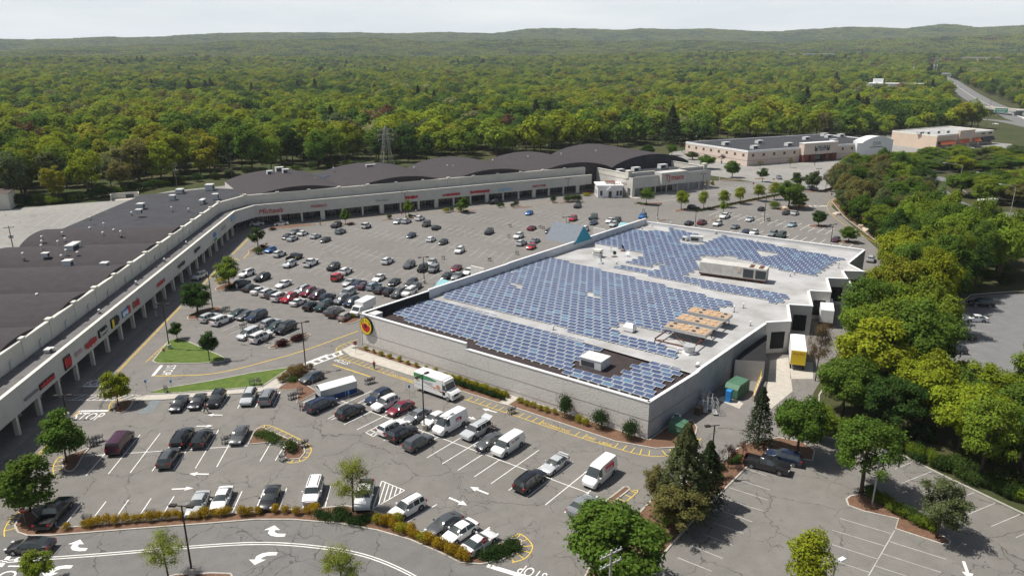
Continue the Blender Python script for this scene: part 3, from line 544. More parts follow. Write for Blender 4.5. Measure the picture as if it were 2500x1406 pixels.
# small corner office in front of the end store
K0 = G(1485,478).to_2d(); kr = math.atan2(-.5, .866)
ko = thing('corner_office', 'small white office pavilion with gabled porch at the inner corner of the mall', 'office', (K0.x, K0.y, 0), kr + .55)
MB().box((0, 0, .1), (10, 9, 4.4), 0, 0, 1).build('wall', [m_signw, m_stucco2], ko); MB().box((0, 0, 4.5), (10.8, 9.8, .5), 0, 0, 1).build('cornice', [m_signw, m_capw], ko)
MB().box((.5, .5, 5.0), (4, 4, .8), 0, 0, 1).build('roof_hatch', [m_stucco2, m_brick], ko)
pg = MB(); pg.face([(-1.6, -5.6, 3.2), (1.6, -5.6, 3.2), (0, -5.6, 4.6)]); pg.face([(-1.6, -5.6, 3.2), (0, -5.6, 4.6), (0, -4.4, 4.6), (-1.6, -4.4, 3.2)]); pg.face([(1.6, -5.6, 3.2), (1.6, -4.4, 3.2), (0, -4.4, 4.6), (0, -5.6, 4.6)]); pg.face([(-1.6, -5.6, 3.2), (-1.6, -4.4, 3.2), (1.6, -4.4, 3.2), (1.6, -5.6, 3.2)]); pg.build('porch_gable', m_signw, ko)
for x in (-1.4, 1.4): MB().box((x, -5.4, .1), (.25, .25, 3.1)).build('porch_column', m_signw, ko)
MB().box((0, -4.56, .1), (1.2, .1, 2.4)).build('door', m_glass, ko)
for x in (-3.6, 3.0, 4.3): MB().box((x, -4.56, .8), (.9, .1, 2.0)).build('window', m_glass, ko)
for y in (-2, 1): MB().box((-5.03, y, .8), (.1, .9, 2)).build('window', m_glass, ko)
kd = dirv(math.degrees(kr + .55)); text('office_sign', 'HEARING', 1.5, m_red, K0.to_3d() + kd.to_3d() * 3.4 + Vector((kd.y, -kd.x, 0)) * 4.95 + Vector((0, 0, 5.6)), kd.to_3d(), (0, 0, 1), extrude=.05, label='small red letters on top of the white corner office', cat='sign')
# ------------------------------------------------------------------ supermarket
S00 = G(1580,1072).to_2d(); S10 = G(878,762,7.0).to_2d(); S01 = G(2113,612,6.0).to_2d(); S11 = G(1575,533,7.2).to_2d()
def SM(u, v): return (S00 * (1 - u) + S10 * u) * (1 - v) + (S01 * (1 - u) + S11 * u) * v      # u: along the front from the near corner, v: to the back
sm = thing('supermarket', 'large flat-roofed supermarket of pale rough block with saw-tooth loading bays', 'supermarket', (S00.x, S00.y, 0))
def sb(b, n, m, par=sm, **k): b.v = [(v[0] - S00.x, v[1] - S00.y, v[2]) for v in b.v]; return b.build(n, m, par, **k)
ZF, ZR = 4.95, 5.25                                  # roof surfaces of the dark front part and of the white main part
q0 = G(1705,911,5.6).to_2d(); q1 = G(1712,903,5.7).to_2d(); qL = G(1036,721,5.6).to_2d()
vL = (qL - S10).length / (S11 - S10).length; qL = SM(1, vL)
teeth = [G(*p, 5.7).to_2d() for p in ((1870,793),(1931,790),(1925,749),(1984,753),(1975,715),(2029,718),(2020,684),(2070,686),(2058,666),(2111,668),(2072,648))]
sb(MB().face([(*p, ZF) for p in (S00, q0, qL, S10)]), 'front_roof', m_roofd)
sb(MB().face([(*p, ZR) for p in [q0, q1, *teeth, S01, S11, qL]]), 'main_roof', m_roofw)
def panels(a, b, z1, n, nm, mat, z0=0, t=.35, cope=True, cm=m_capw, inner=None):
    d = (b - a).normalized()
    for j in range(n):
        p, q = a.lerp(b, j / n) + d * .01, a.lerp(b, (j + 1) / n) - d * .01
        w_ = sb(MB().wall(p, q, t, z0, z1), nm, mat)
        if cope: sb(MB().wall(p - d * .01, q + d * .01, t + .16, z1, z1 + .14, off=-.08), 'coping', cm, w_)
step = SM(.565, 0)
# rough-block front: courses of block courses above a maroon band
panels(S10, step, 6.75, 5, 'block_wall_panel', m_block); panels(step, S00, 5.75, 7, 'block_wall_panel', m_block)
bd = MB(); d = (S00 - S10).normalized(); bd.wall(S10, S00, .03, 2.95, 3.02, off=-.03); sb(bd, 'band', m_band)
bd = MB(); bd.wall(S10, S00, .03, .8, .85, off=-.03); sb(bd, 'band', m_band)
panels(S00, q0, 5.75, 4, 'precast_panel', m_sidew); bd = MB(); bd.wall(S00, q0, .03, 2.6, 2.68, off=-.03); sb(bd, 'panel_joint', m_frame)
panels(q1, teeth[0], 5.85, 5, 'precast_panel', m_sidew)
panels(q0, q1, 5.85, 1, 'precast_panel', m_sidew)
for j in range(len(teeth) - 1): panels(teeth[j], teeth[j + 1], 6.1 if j % 2 == 0 else 6.0, 1, 'dock_wall', m_block)
panels(teeth[-1], S01, 6.2, 1, 'precast_panel', m_sidew)
panels(S01, S11, 6.2, 8, 'precast_panel', M('pale_rear_wall', (.62, .62, .62), .9))
mid = SM(1, .40)
panels(S11, mid, 7.1, 6, 'entrance_wall_panel', M('pale_side_wall', (.56, .58, .60), .9, var=.08, vs=.4)); panels(mid, qL, 7.0, 3, 'entrance_wall_panel', MATS['pale_side_wall']); panels(qL, S10, 6.75, 3, 'entrance_wall_panel', m_dark)
# dock doors
for j in (0, 2, 4, 6, 8):
    a, b = teeth[j], teeth[j + 1]; d = (b - a).normalized(); p, q = a.lerp(b, .25), a.lerp(b, .8); sb(MB().wall(p, q, .06, .9, 4.2, off=-.05), 'dock_door', m_dark)
a, b = G(1808,905).to_2d(), G(1855,915).to_2d()
# recessed entry block with low roof beside the first dock
eA, eB = G(1795,878,3.7).to_2d(), G(1868,882,3.7).to_2d()
sb(MB().prism([eA, eB, teeth[0] + Vector((.5, .2)), teeth[0] - (teeth[0] - q1) * .35], 0, 3.7, 0, 1), 'annexe', [m_block, m_dark])
# entrance canopy gable and two teal canopies on the far long side
gA = G(1340,582,7.0).to_2d(); lside = (S11 - S10).normalized(); lout = Vector((-lside.y, lside.x)); 
def gable(c, w_, h_, out, z0, inn=1.5):
    g = MB(); p0, p1 = c - lside * w_ / 2, c + lside * w_ / 2; o, i_ = lout * out, -lout * inn
    A_, B_, T_ = (*(p0 + i_), z0), (*(p1 + i_), z0), (*(c + i_), z0 + h_); A2, B2, T2 = (*(p0 + o), z0), (*(p1 + o), z0), (*(c + o), z0 + h_)
    g.face([A_, B_, T_], 1); g.face([B2, A2, T2], 1); g.face([A_, T_, T2, A2], 0); g.face([B_, B2, T2, T_], 0); g.face([A2, B2, B_, A_], 1); return g
cpos = SM(1, .685); sb(gable(cpos, 8.5, 4.2, 9.0, 6.6, .6), 'entrance_gable', [m_slate, m_teal])
cpos = SM(1, .235); sb(gable(cpos, 5, 1.7, 4, 5.2, -.2), 'teal_canopy', [M('pale_teal_metal', (.18, .38, .42), .6), m_teal])
cpos = SM(1, .93); sb(gable(cpos, 5, 1.8, 4, 5.0, -.2), 'teal_canopy', [MATS['pale_teal_metal'], m_teal])
for v in (.33, .80):
    p = SM(1, v); sb(MB().wall(p + lout * .2, p + lout * 4.2, .4, 4.4, 7.6), 'wing_wall', m_block)
# drainage stains are left to the material; the emblem sign
d = (S00 - S10).normalized(); fn = Vector((d.y, -d.x)) * -1 if (Vector((d.y, -d.x))).dot(Vector((0, -1))) < 0 else Vector((d.y, -d.x))
c = S10 + d * 1.95; zc_ = 4.75; sgn = thing('round_store_sign', 'round yellow and red Shop Rite emblem sign on the block wall', 'sign', (c.x + fn.x * .02, c.y + fn.y * .02, zc_), math.atan2(d.y, d.x))
def disc(rx, rz_, y, mat, name, par, pts=28, y2=None, shape=None):
    b = MB(); P = shape or [(rx * math.cos(i * 2 * math.pi / pts), rz_ * math.sin(i * 2 * math.pi / pts)) for i in range(pts)]; k = len(P)
    b.v = [(x, y, z) for x, z in P] + [(x, y2 if y2 is not None else y + .05, z) for x, z in P]; b.f = [tuple(range(k))] + [(i, k + i, k + (i + 1) % k, (i + 1) % k) for i in range(k)]; b.m = [0] * (k + 1)
    return b.build(name, mat, par)
disc(1.62, 1.72, -.42, m_black, 'sign_drum', sgn, y2=-.02); disc(1.48, 1.58, -.46, m_yellow, 'sign_face', sgn, y2=-.42)
disc(0, 0, -.49, m_red, 'apple_mark', sgn, y2=-.46, shape=[(-1.05, .05), (-.8, .32), (-.45, .55), (0, .62), (.35, .5), (.6, .2), (1.0, .25), (1.12, -.1), (1.0, -.6), (.6, -1.0), (.1, -1.15), (-.5, -.95), (-.9, -.5)][::-1])
disc(.34, .34, -.51, m_black, 'apple_core', sgn, y2=-.49)
for i, ch in enumerate('SHOP RITE'):
    t = R(168 - i * 17.5); text('sign_letter', ch, .62, m_black, (1.12 * math.cos(t), -.5, 1.12 * math.sin(t) + .05), (math.sin(t), 0, -math.cos(t)), (math.cos(t), 0, math.sin(t)), parent=sgn)
# pavement and beds in front of the block wall
def off_line(a, b, o): return [a + fn * o, b + fn * o]
A_, B_ = S10 + d * .3, S00; cut = S10 + d * 24.5
island('planting_bed', [p for p in [A_ + fn * .1, cut + fn * .1, cut + fn * 1.7, A_ + fn * 1.7]], m_mulch, px=False); 
island('front_sidewalk', [p for p in [S10 + fn * 1.72 - d * 1.2, cut + fn * 1.72, cut + fn * 4.0, S10 + d * 2 + fn * 4.6, S10 - d * 1.8 + fn * 3.4, S10 - d * 2.2 + fn * .5, S10 + fn * .4 - d * .4]], m_conc, px=False, h=.135)
e1 = S10 + d * 24.6; e2 = S10 + d * 35.5; e3 = S10 + d * 37.2
island('planting_bed', [e1 + fn * .1, e2 + fn * .1, e2 + fn * 3.6, e1 + fn * 3.9], m_mulch, px=False); island('front_sidewalk', [e2 + fn * .1 + d * .03, e3 + fn * .1, e3 + fn * 3.4, e2 + fn * 3.6 + d * .03], m_conc, px=False, h=.135)
island('planting_bed', [e3 + fn * .1 + d * .03, S00 + fn * .1, S00 + fn * .1 + d * .3, G(1630,1040).to_2d(), G(1690,1025).to_2d(), G(1703,1045).to_2d(), G(1695,1078).to_2d(), G(1655,1093).to_2d(), G(1600,1096).to_2d(), G(1500,1078).to_2d(), e3 + fn * 3.4 + d * .03], m_mulch, px=False)
# ================================================================== solar arrays on the supermarket roof
def panel_material():
    m = bpy.data.materials.new('solar_cells'); m.use_nodes = True; nt = m.node_tree; b = nt.nodes['Principled BSDF']
    b.inputs['Roughness'].default_value = .22; b.inputs['Specular IOR Level'].default_value = .5
    oi = N(nt, 'ShaderNodeObjectInfo'); ge = N(nt, 'ShaderNodeNewGeometry'); ad = N(nt, 'ShaderNodeMath', operation='ADD'); L(nt, oi.outputs['Random'], ad.inputs[0]); L(nt, ge.outputs['Random Per Island'], ad.inputs[1]); fr = N(nt, 'ShaderNodeMath', operation='FRACT'); L(nt, ad.outputs[0], fr.inputs[0])
    cr = N(nt, 'ShaderNodeValToRGB'); L(nt, fr.outputs[0], cr.inputs[0]); e = cr.color_ramp.elements; e[0].color = (.058, .080, .150, 1); e[1].color = (.075, .105, .19, 1); e[1].position = .88; x = e.new(.97); x.color = (.11, .19, .27, 1)
    L(nt, cr.outputs[0], b.inputs['Base Color']); return m
m_cell = panel_material(); m_pframe = M('panel_frame', (.62, .64, .66), .5)
PW, PD, GU, GV = 1.69, 1.12, 1.775, 1.42
def panel_geo(b, o=Vector((0, 0, 0)), x=Vector((1, 0, 0)), y=Vector((0, 1, 0))):
    zt = .10
    def q(px, py, dz): return o + x * px + y * py + Vector((0, 0, dz))
    c = [q(-PW/2, -PD/2, 0), q(PW/2, -PD/2, 0), q(PW/2, PD/2, zt), q(-PW/2, PD/2, zt)]; e = .05
    i = [q(-PW/2 + e, -PD/2 + e, .012 + zt * e / PD), q(PW/2 - e, -PD/2 + e, .012 + zt * e / PD), q(PW/2 - e, PD/2 - e, zt + .012 - zt * e / PD), q(-PW/2 + e, PD/2 - e, zt + .012 - zt * e / PD)]
    b.face(i, 0)
    for k in range(4): b.face([c[k], c[(k + 1) % 4], i[(k + 1) % 4], i[k]], 1)
    low = [p - Vector((0, 0, .05)) for p in c]
    for k in range(4): b.face([low[k], low[(k + 1) % 4], c[(k + 1) % 4], c[k]], 1)
pb = MB(); panel_geo(pb); panel_me = pb.mesh('solar_panel', [m_cell, m_pframe])
fb = MB()
fb.box((.58, -PD / 2 - .10, -.22), (.36, .40, .12)); 
foot_me = fb.mesh('ballast_foot', m_metal)
ARR = [('near', [(955,766),(1015,728),(1080,734),(1475,848),(1392,892),(1505,923),(1562,884),(1605,878),(1668,905),(1580,974)], ZF, 'solar array on the dark front roof of the supermarket', 400),
       ('middle', [(1064,717),(1338,626),(1790,738),(1760,752),(1692,768),(1672,786),(1622,814),(1525,786),(1487,803),(1662,858),(1647,874)], ZR, 'broad solar array filling the middle of the white roof', 300),
       ('far', [(1446,593),(1545,556),(1582,566),(1602,561),(1625,567),(1640,556),(1702,572),(1680,584),(1655,583),(1660,592),(1712,598),(1765,574),(2057,630),(1985,672),(1885,652),(1780,622),(1705,625),(1700,660),(1664,672),(1932,722),(1905,740),(1500,652),(1512,646),(1600,662),(1625,641),(1580,650),(1530,640),(1572,622),(1555,612)], ZR, 'L-shaped solar array around the long rooftop unit', 300)]
ud = (S10 - S00).normalized(); vd = (S01 - S00).normalized(); vd2 = (S11 - S10).normalized(); vd = (vd + vd2).normalized()
RZ = math.atan2(-ud.y, -ud.x)                        # panel x axis runs from left to right along the front
xl = Vector((-ud.x, -ud.y, 0)); yl = Vector((-xl.y, xl.x, 0)); yv = Vector((vd.x, vd.y, 0))
HOLES = [[(1250,692),(1275,690),(1282,700),(1258,702)], [(1425,715),(1455,714),(1462,724),(1432,726)], [(1853,612),(1890,617),(1895,627),(1862,624)]]
for nm, poly, zr, lab, cap in ARR:
    cx = sum(p[0] for p in poly) / len(poly); cyy = sum(p[1] for p in poly) / len(poly); c0 = G(cx, cyy, zr)
    t = thing('solar_array', lab, 'solar array', (S00.x, S00.y, zr + .22), RZ)
    cand = []
    for j in range(0, 80):
        for i in range(-8, 42):
            p = S00.to_3d() + Vector((ud.x, ud.y, 0)) * ((i + .5 * (j % 2)) * GU + .6) + yv * (j * GV + 1.7) + Vector((0, 0, zr + .3))
            q = PX(p)
            if inside(q, poly) and not any(inside(q, h) for h in HOLES): cand.append((q[1], p, i, j))
    cand.sort(key=lambda a: -a[0]); pos = {(a[2], a[3]) for a in cand}
    rest = MB(); mw = Matrix.Translation((S00.x, S00.y, zr + .22)) @ Matrix.Rotation(RZ, 4, 'Z'); inv = mw.inverted()
    for k, (_, p, i, j) in enumerate(cand):
        pl = inv @ (p - Vector((0, 0, .08)))
        if k < cap:
            o = place(panel_me, 'solar_panel', t, pl)
            if (i, j - 1) not in pos and (i + (1 if j % 2 else -1), j - 1) not in pos: place(foot_me, 'ballast_foot', o)
        else: panel_geo(rest, pl)
    if rest.f: rest.build('distant_panels', [m_cell, m_pframe], t, kind='stuff')
# ================================================================== things on roofs
def on_roof(px, z): return G(px[0], px[1], z)
m_unitlid = M('unit_lid', (.58, .58, .57), .6, var=.1, vs=1)
def hvac(px, z, size, rz, label, group=None, hood=False, dark=False, name='rooftop_unit'):
    p = on_roof(px, z); t = thing(name, label, 'rooftop unit', (p.x, p.y, p.z), rz, group); x, y, h = [q * (.8 if z != ZF and px[0] < 1500 else 1) for q in size]
    MB().box((0, 0, 0), (x * .96, y * .96, .18)).build('curb', m_metal, t)
    MB().box((0, 0, .18), (x, y, h - .3), 0, 0, 0).build('housing', m_unit, t)
    MB().box((0, 0, h - .12), (x * 1.04, y * 1.04, .12)).build('lid', m_unitlid, t)
    MB().box((-x * .12, -y / 2 - .02, h * .22), (x * .6, .06, h * .52)).build('grille', m_unitdark, t)
    if hood:
        b = MB(); b.face([(x / 2, -y * .4, h * .8), (x / 2 + .9, -y * .4, h * .7), (x / 2 + .9, y * .4, h * .7), (x / 2, y * .4, h * .8)]); b.face([(x / 2, -y * .4, h * .8), (x / 2, -y * .4, h * .3), (x / 2 + .9, -y * .4, h * .7)]); b.face([(x / 2, y * .4, h * .8), (x / 2 + .9, y * .4, h * .7), (x / 2, y * .4, h * .3)]); b.build('intake_hood', m_unit, t)
    return t
def vent(px, z, label, h=1.0, r=.16, group='roof vents'):
    p = on_roof(px, z); t = thing('roof_vent', label, 'vent', (p.x, p.y, p.z - .1), 0, group); MB().cyl((0, 0, 0), r, h, 10).build('pipe', m_metal, t); MB().cyl((0, 0, h), r * 1.9, r * 1.2, 10, r2=r * 1.2).build('cap', m_capw, t); MB().cyl((0, 0, 0), r * 2.2, .16, 10).build('flashing', m_flatroof, t); return t
lr = math.atan2(LD.y, LD.x)
for k, (px, z, s, h, lab) in enumerate([((168,652),9.6,(2.4,2.2,2.0),False,'boxy grey rooftop unit standing nearest the camera on the left wing roof'), ((257,655),9.4,(2.0,1.8,1.7),True,'white-topped hooded unit close to the left wing parapet'), ((180,610),10.2,(5.6,2.2,1.9),False,'long green-grey rooftop unit on the left wing roof'), ((112,627),10.3,(1.7,1.7,1.2),False,'small round-capped pale unit on the left wing roof'), ((340,522),9.6,(2.2,2.0,1.7),False,'pale low unit at the edge of the flat roof'), ((345,510),8.7,(3.0,2.4,2.2),True,'tall hooded unit on the flat roof beside its twin'), ((422,488),8.7,(2.6,2.2,2.0),True,'lone hooded unit in the middle of the flat roof'), ((440,472),8.7,(3.6,2.8,1.9),True,'white-hooded unit at the back of the flat roof'), ((513,464),8.7,(3.8,3.2,2.6),False,'cube-shaped unit at the back corner of the flat roof'), ((527,487),8.7,(2.4,2.2,2.4),True,'hooded unit tucked behind the corner parapet'), ((495,497),8.7,(4.5,1.6,1.7),False,'long unit on stilts behind the corner parapet'), ((0,826),9.6,(1.5,1.5,1.0),False,'small pale unit cut by the left picture edge'), ((119,858),6.85,(1.7,1.1,.7),False,'white box on the arcade roof of the left wing'),
    ((659,428),11.0,(2.6,2.6,2.2),False,'front dark cube unit on the first right-wing vault'), ((683,420),11.5,(3.8,2.6,2.4),False,'rear wide dark unit on the first right-wing vault'), ((698,424),11.3,(3.0,2.4,2.2),False,'third dark unit on the first right-wing vault'), ((905,409),11.6,(5,1.4,1.5),False,'row of condenser boxes on the crest of the second vault'), ((1552,419),7.0,(3.6,2.2,1.9),False,'long pale unit behind the end store parapet'), ((1617,412),7.0,(4.0,2.4,2.0),False,'pale unit right of centre behind the end store parapet'), ((1514,422),7.0,(3.0,2.2,1.6),False,'low pale unit at the near end of the end store')]):
    hvac(px, z, s, lr if px[0] < 560 else math.atan2(U2.y, U2.x), lab, hood=h)
for k, (px, z) in enumerate([((58,632),10.2),((103,585),10.3),((103,596),10.3),((103,612),10.3),((153,575),10.4),((160,590),10.4),((143,602),10.3),((166,608),10.3),((151,632),10.2),((163,624),10.2),((190,624),10.2),((221,537),10),((255,557),10.2),((252,575),10.2),((279,568),10.2),((296,577),10.2),((220,563),10.2),((322,525),10.2),((420,516),8.7),((461,516),8.7),((92,728),9.8),((687,445),10),((733,426),9.5),((770,440),9.3),((815,418),10.5),((930,431),9.8),((965,423),9),((980,429),9),((1011,413),10.6),((1092,408),10.8),((1106,413),10),((1130,417),9.5),((1203,396),10.8),((1289,389),10.8),((1328,399),9.6),((1361,388),10.5),((1370,382),11),((1455,372),11.8),((1510,383),10.5)]):
    vent(px, z, 'short pipe vent with a pale cap on the dark vaulted roof', h=.9 + .5 * (k % 3 == 0))
for k, px in enumerate([(132,858),(243,764),(333,694),(402,638),(455,596)]): vent(px, 6.85, 'small white-capped vent along the left arcade roof', h=.7, r=.14, group='arcade roof vents')
# supermarket roof
srz = RZ
hvac((1452,893), ZF, (3.9,3.1,1.7), srz, 'large white air handler standing on the dark front roof'); hvac((912,781), ZF, (3.0,2.0,1.6), srz, 'grey-green unit in the corner behind the round sign')
p = G(1537,808,ZR); t = thing('rooftop_hood', 'white slope-sided fan hood among the solar panels', 'fan hood', (p.x, p.y, p.z), srz); MB().box((0, 0, 0), (1.6, 1.4, .25)).build('curb', m_metal, t); b = MB(); b.prism([(-1.0, -.8), (1.0, -.8), (1.0, .8), (-1.0, .8)], .25, .9); b.face([(-1, -.8, .9), (1, -.8, .9), (.7, -.3, 1.5), (-.7, -.3, 1.5)]); b.face([(1, .8, .9), (-1, .8, .9), (-.7, .3, 1.5), (.7, .3, 1.5)]); b.face([(-.7, -.3, 1.5), (.7, -.3, 1.5), (.7, .3, 1.5), (-.7, .3, 1.5)]); b.face([(1, -.8, .9), (1, .8, .9), (.7, .3, 1.5), (.7, -.3, 1.5)]); b.face([(-1, .8, .9), (-1, -.8, .9), (-.7, -.3, 1.5), (-.7, .3, 1.5)]); b.build('hood', m_capw, t)
p = G(1682,862,ZR); t = thing('round_exhaust', 'squat round metal exhaust fan by the roof edge', 'exhaust fan', (p.x, p.y, p.z)); MB().box((0, 0, 0), (1.7, 1.7, .3), .5).build('curb', m_capw, t); MB().cyl((0, 0, .3), .72, .35, 18).build('throat', m_metal, t); MB().cyl((0, 0, .6), .95, .85, 18, r2=1.0).build('drum', m_metal, t)
# long chiller container
pA, pB = G(1706,672,ZR).to_2d(), G(1868,694,ZR).to_2d(); c = (pA + pB) / 2; ln = (pB - pA).length; t = thing('long_rooftop_unit', 'long weathered white air-handling unit on rusty legs on the supermarket roof', 'air handler', (c.x, c.y, ZR), ang(pA, pB))
m_old_white = M('weathered_white', (.55, .54, .51), .8, vs=.9, col2=(.46, .44, .40), detail=6)
for j in range(6): MB().box((-ln / 2 + ln / 6 * (j + .5), 1.6, .75), (ln / 6 - .03, 3.4, 2.5)).build('housing_section', m_old_white, t)
MB().box((0, 1.6, .45), (ln, 3.3, .3)).build('base_rail', m_rust, t)
for j in range(5):
    for y in (.15, 3.05): MB().box((-ln / 2 + .4 + j * (ln - .8) / 4, y, 0), (.16, .16, .46)).build('leg', m_rust, t)
for x in (ln * .27, ln * .41):
    for y in (.9, 2.3): MB().cyl((x, y, 3.25), .55, .12, 14).build('fan', m_rust, t)
for x in (ln * .2, ln * .38): MB().box((x + .6, -.12, 1.0), (ln * .15, .06, 1.9)).build('grille', m_unitdark, t)
MB().box((ln * .1, -.13, 2.0), (.7, .1, .8)).build('access_panel', m_tan, t)
# condenser rack
pA, pB, pC = G(1598,840,ZR).to_2d(), G(1690,862,ZR).to_2d(), G(1772,790,ZR).to_2d(); ex = (pB - pA).normalized(); ey = Vector((-ex.y, ex.x)); lx = (pB - pA).length; ly = (pC - pB).length
t = thing('condenser_rack', 'rusty steel frame carrying three banks of orange-topped condenser fans', 'condenser rack', (pA.x, pA.y, ZR), math.atan2(ex.y, ex.x))
for y in (0, ly * .33, ly * .66, ly): MB().box((lx / 2, y, .7), (lx, .18, .22)).build('cross_beam', m_rust, t)
for x in (0, lx): MB().box((x, ly / 2, .92), (.18, ly, .22)).build('long_beam', m_rust, t)
for x in (0, lx):
    for y in (0, ly * .5, ly): MB().box((x, y, 0), (.14, .14, .7)).build('leg', m_rust, t)
b = MB(); b.tube([(0, 0, .8), (lx, ly * .33, .8)], .06); b.tube([(lx, 0, .8), (0, ly * .33, .8)], .06); b.build('bracing', m_rust, t)
m_of = M('orange_fan_guard', (.62, .32, .12), .7, vs=6, col2=(.55, .44, .28))
for k in range(3):
    y = ly * (.32 + .29 * k); bk = MB().box((lx / 2 + .2, y, 1.55), (lx + .8, ly * .19, .55), 0, 0, 1).build('fan_bank', [m_metal, M('bleached_tan_metal', (.46, .36, .27), .7, vs=3, col2=(.34, .22, .13))], t)
    for j in range(5):
        for s in (-1, 1): MB().cyl((.2 + lx / 5 * (j + .5), y + s * ly * .05, 2.1), .34, .12, 12).build('fan', m_of if (j + k) % 3 else m_unitdark, bk)
    for x in (.3, lx): MB().box((x, y, 1.1), (.1, .1, .5)).build('leg', m_metal, t)
# dishes and small gear on the white roof
def dish(px, r, yaw, tilt, mat, label):
    p = G(*px, ZR); t = thing('satellite_dish', label, 'satellite dish', (p.x, p.y, ZR), yaw); MB().box((0, 0, 0), (1.3, 1.0, .12)).build('ballast_tray', m_rust if mat is m_unitdark else m_metal, t); MB().cyl((0, 0, .1), .05, .8, 6).build('mast', m_metal, t)
    b = MB(); k = 14; b.v = [(0, .12, 0)] + [(r * .6 * math.cos(i * 2 * math.pi / k), .04, r * .6 * math.sin(i * 2 * math.pi / k)) for i in range(k)] + [(r * math.cos(i * 2 * math.pi / k), -.1, r * math.sin(i * 2 * math.pi / k)) for i in range(k)]
    for i in range(k): j = (i + 1) % k; b.f += [(0, 1 + i, 1 + j), (1 + i, 1 + k + i, 1 + k + j, 1 + j)]; b.m += [0, 0]
    o = b.build('reflector', mat, t, True); o.location = (0, 0, 1.0); o.rotation_euler = (R(-tilt), 0, 0)
dish((1520,613), .75, 1.2, 35, m_unitdark, 'dark satellite dish leaning sideways, farthest of the roof dishes'); dish((1500,627), .5, .3, 25, m_unitdark, 'dark upright satellite dish between two others on the roof'); dish((1531,626), .55, -.4, 30, m_capw, 'white satellite dish at the edge of the far solar array'); dish((1466,643), .8, 1.3, 20, m_capw, 'large white satellite dish on a long tray, nearest of the roof dishes'); dish((1491,613), .4, 1.8, 10, m_metal, 'thin grey satellite dish seen edge-on')
p = G(1459,627,ZR); t = thing('masonry_flue', 'pale block flue with a louvred top on the white roof', 'flue', (p.x, p.y, ZR), srz); MB().box((0, 0, 0), (1.9, 1.7, .9)).build('base', m_unit, t); MB().box((0, 0, 1.0), (1.7, 1.5, .35)).build('louvre', m_unitdark, t); MB().box((0, 0, .95), (2.2, 1.9, .1)).build('ledge', m_capw, t); MB().box((0, 0, 1.35), (2.0, 1.8, .6)).build('top', m_cope, t)
hvac((1700,590), ZR, (3.4,1.4,1.6), srz + .3, 'slanting grey condenser on legs between the far solar panels', dark=True); hvac((1672,588), ZR, (1.2,1.2,1.2), srz, 'small grey unit beside the slanting condenser')
for k, (px, h) in enumerate([((1568,560),.7),((1592,553),.7),((1606,548),.7),((1638,552),1.2),((1747,572),1.0),((1850,590),.8),((2047,655),1.6),((1939,670),.8),((1929,675),.9),((1711,769),.9),((1760,768),.8),((1792,762),1.3),((1815,752),1.0),((1832,795),.9),((1351,805),.9),((1655,862),.9),((1250,672),.8),((1505,645),.8)]): vent(px, ZR, 'thin pipe vent on the white supermarket roof', h=h, r=.11, group='supermarket roof vents')
t = vent((1704,895), ZR, 'white-capped floodlight vent at the corner of the white roof', h=.6, r=.2); del t['group']
# ================================================================== vehicles
m_paint = M('car_paint', rough=.25, spec=.5, coat=.6, objcol=True); m_cglass = M('car_glass', (.04, .05, .052), .05, spec=.8); m_trim = M('black_trim', (.015, .015, .016), .6); m_tyre = M('tyre_rubber', (.02, .02, .021), .85); m_rim = M('alloy_rim', (.42, .43, .44), .35, metal=.7); m_head = M('headlight_lens', (.62, .64, .66), .15, spec=.8); m_tail = M('taillight_lens', (.36, .012, .015), .25, spec=.6); m_chrome = M('bright_grille', (.35, .36, .37), .3, metal=.8)
# station: x, zbottom, zbelt, ztop, half width at belt, half width at top ; flags per cell: w windshield, r rear window, s side window, b open bed
def SED(l=4.85, h=1.45, w=.92):
    k = l / 4.85; hh = h / 1.45
    return [(2.42*k,.36,.55,.57,.66,.50),(2.28*k,.24,.66,.70,.84*w/.92,.70),(1.6*k,.2,.78,.90,w*.98,.78),(1.0*k,.2,.88,.98,w,.80),(.68*k,.2,.90,1.19*hh,w,.70),(.30*k,.2,.92,1.40*hh,w,.62),(-.32*k,.2,.93,1.45*hh,w,.62),(-.42*k,.2,.93,1.45*hh,w,.62),(-1.08*k,.2,.95,1.39*hh,w,.61),(-1.75*k,.22,.97,1.08*hh,w*.98,.70),(-2.25*k,.25,.94,1.02*hh,w*.93,.72),(-2.40*k,.32,.75,.80,w*.85,.62)], '...ws.ss-s'.replace('.', ' ')
CT = {}
def ctype(name, st, cells, wb, r=.34, wz=None, lights=(.66, .80), L_=None): CT[name] = dict(st=st, cells=cells, wb=wb, r=r, hz=lights[0], tz=lights[1])
S_ = lambda *a: list(a)
ctype('sedan', [(2.42,.36,.55,.57,.66,.50),(2.28,.24,.66,.70,.84,.70),(1.6,.2,.78,.90,.90,.78),(1.0,.2,.88,.98,.92,.80),(.68,.2,.90,1.20,.92,.70),(.30,.2,.92,1.40,.92,.62),(-.32,.2,.93,1.45,.92,.62),(-.42,.2,.93,1.45,.92,.62),(-1.08,.2,.95,1.39,.92,.61),(-1.75,.22,.97,1.09,.90,.72),(-2.27,.25,.95,1.02,.86,.72),(-2.42,.34,.76,.80,.78,.62)], ['', '', '', 'w', 'ws', 's', '', 's', 'rs', '', ''], 2.75)
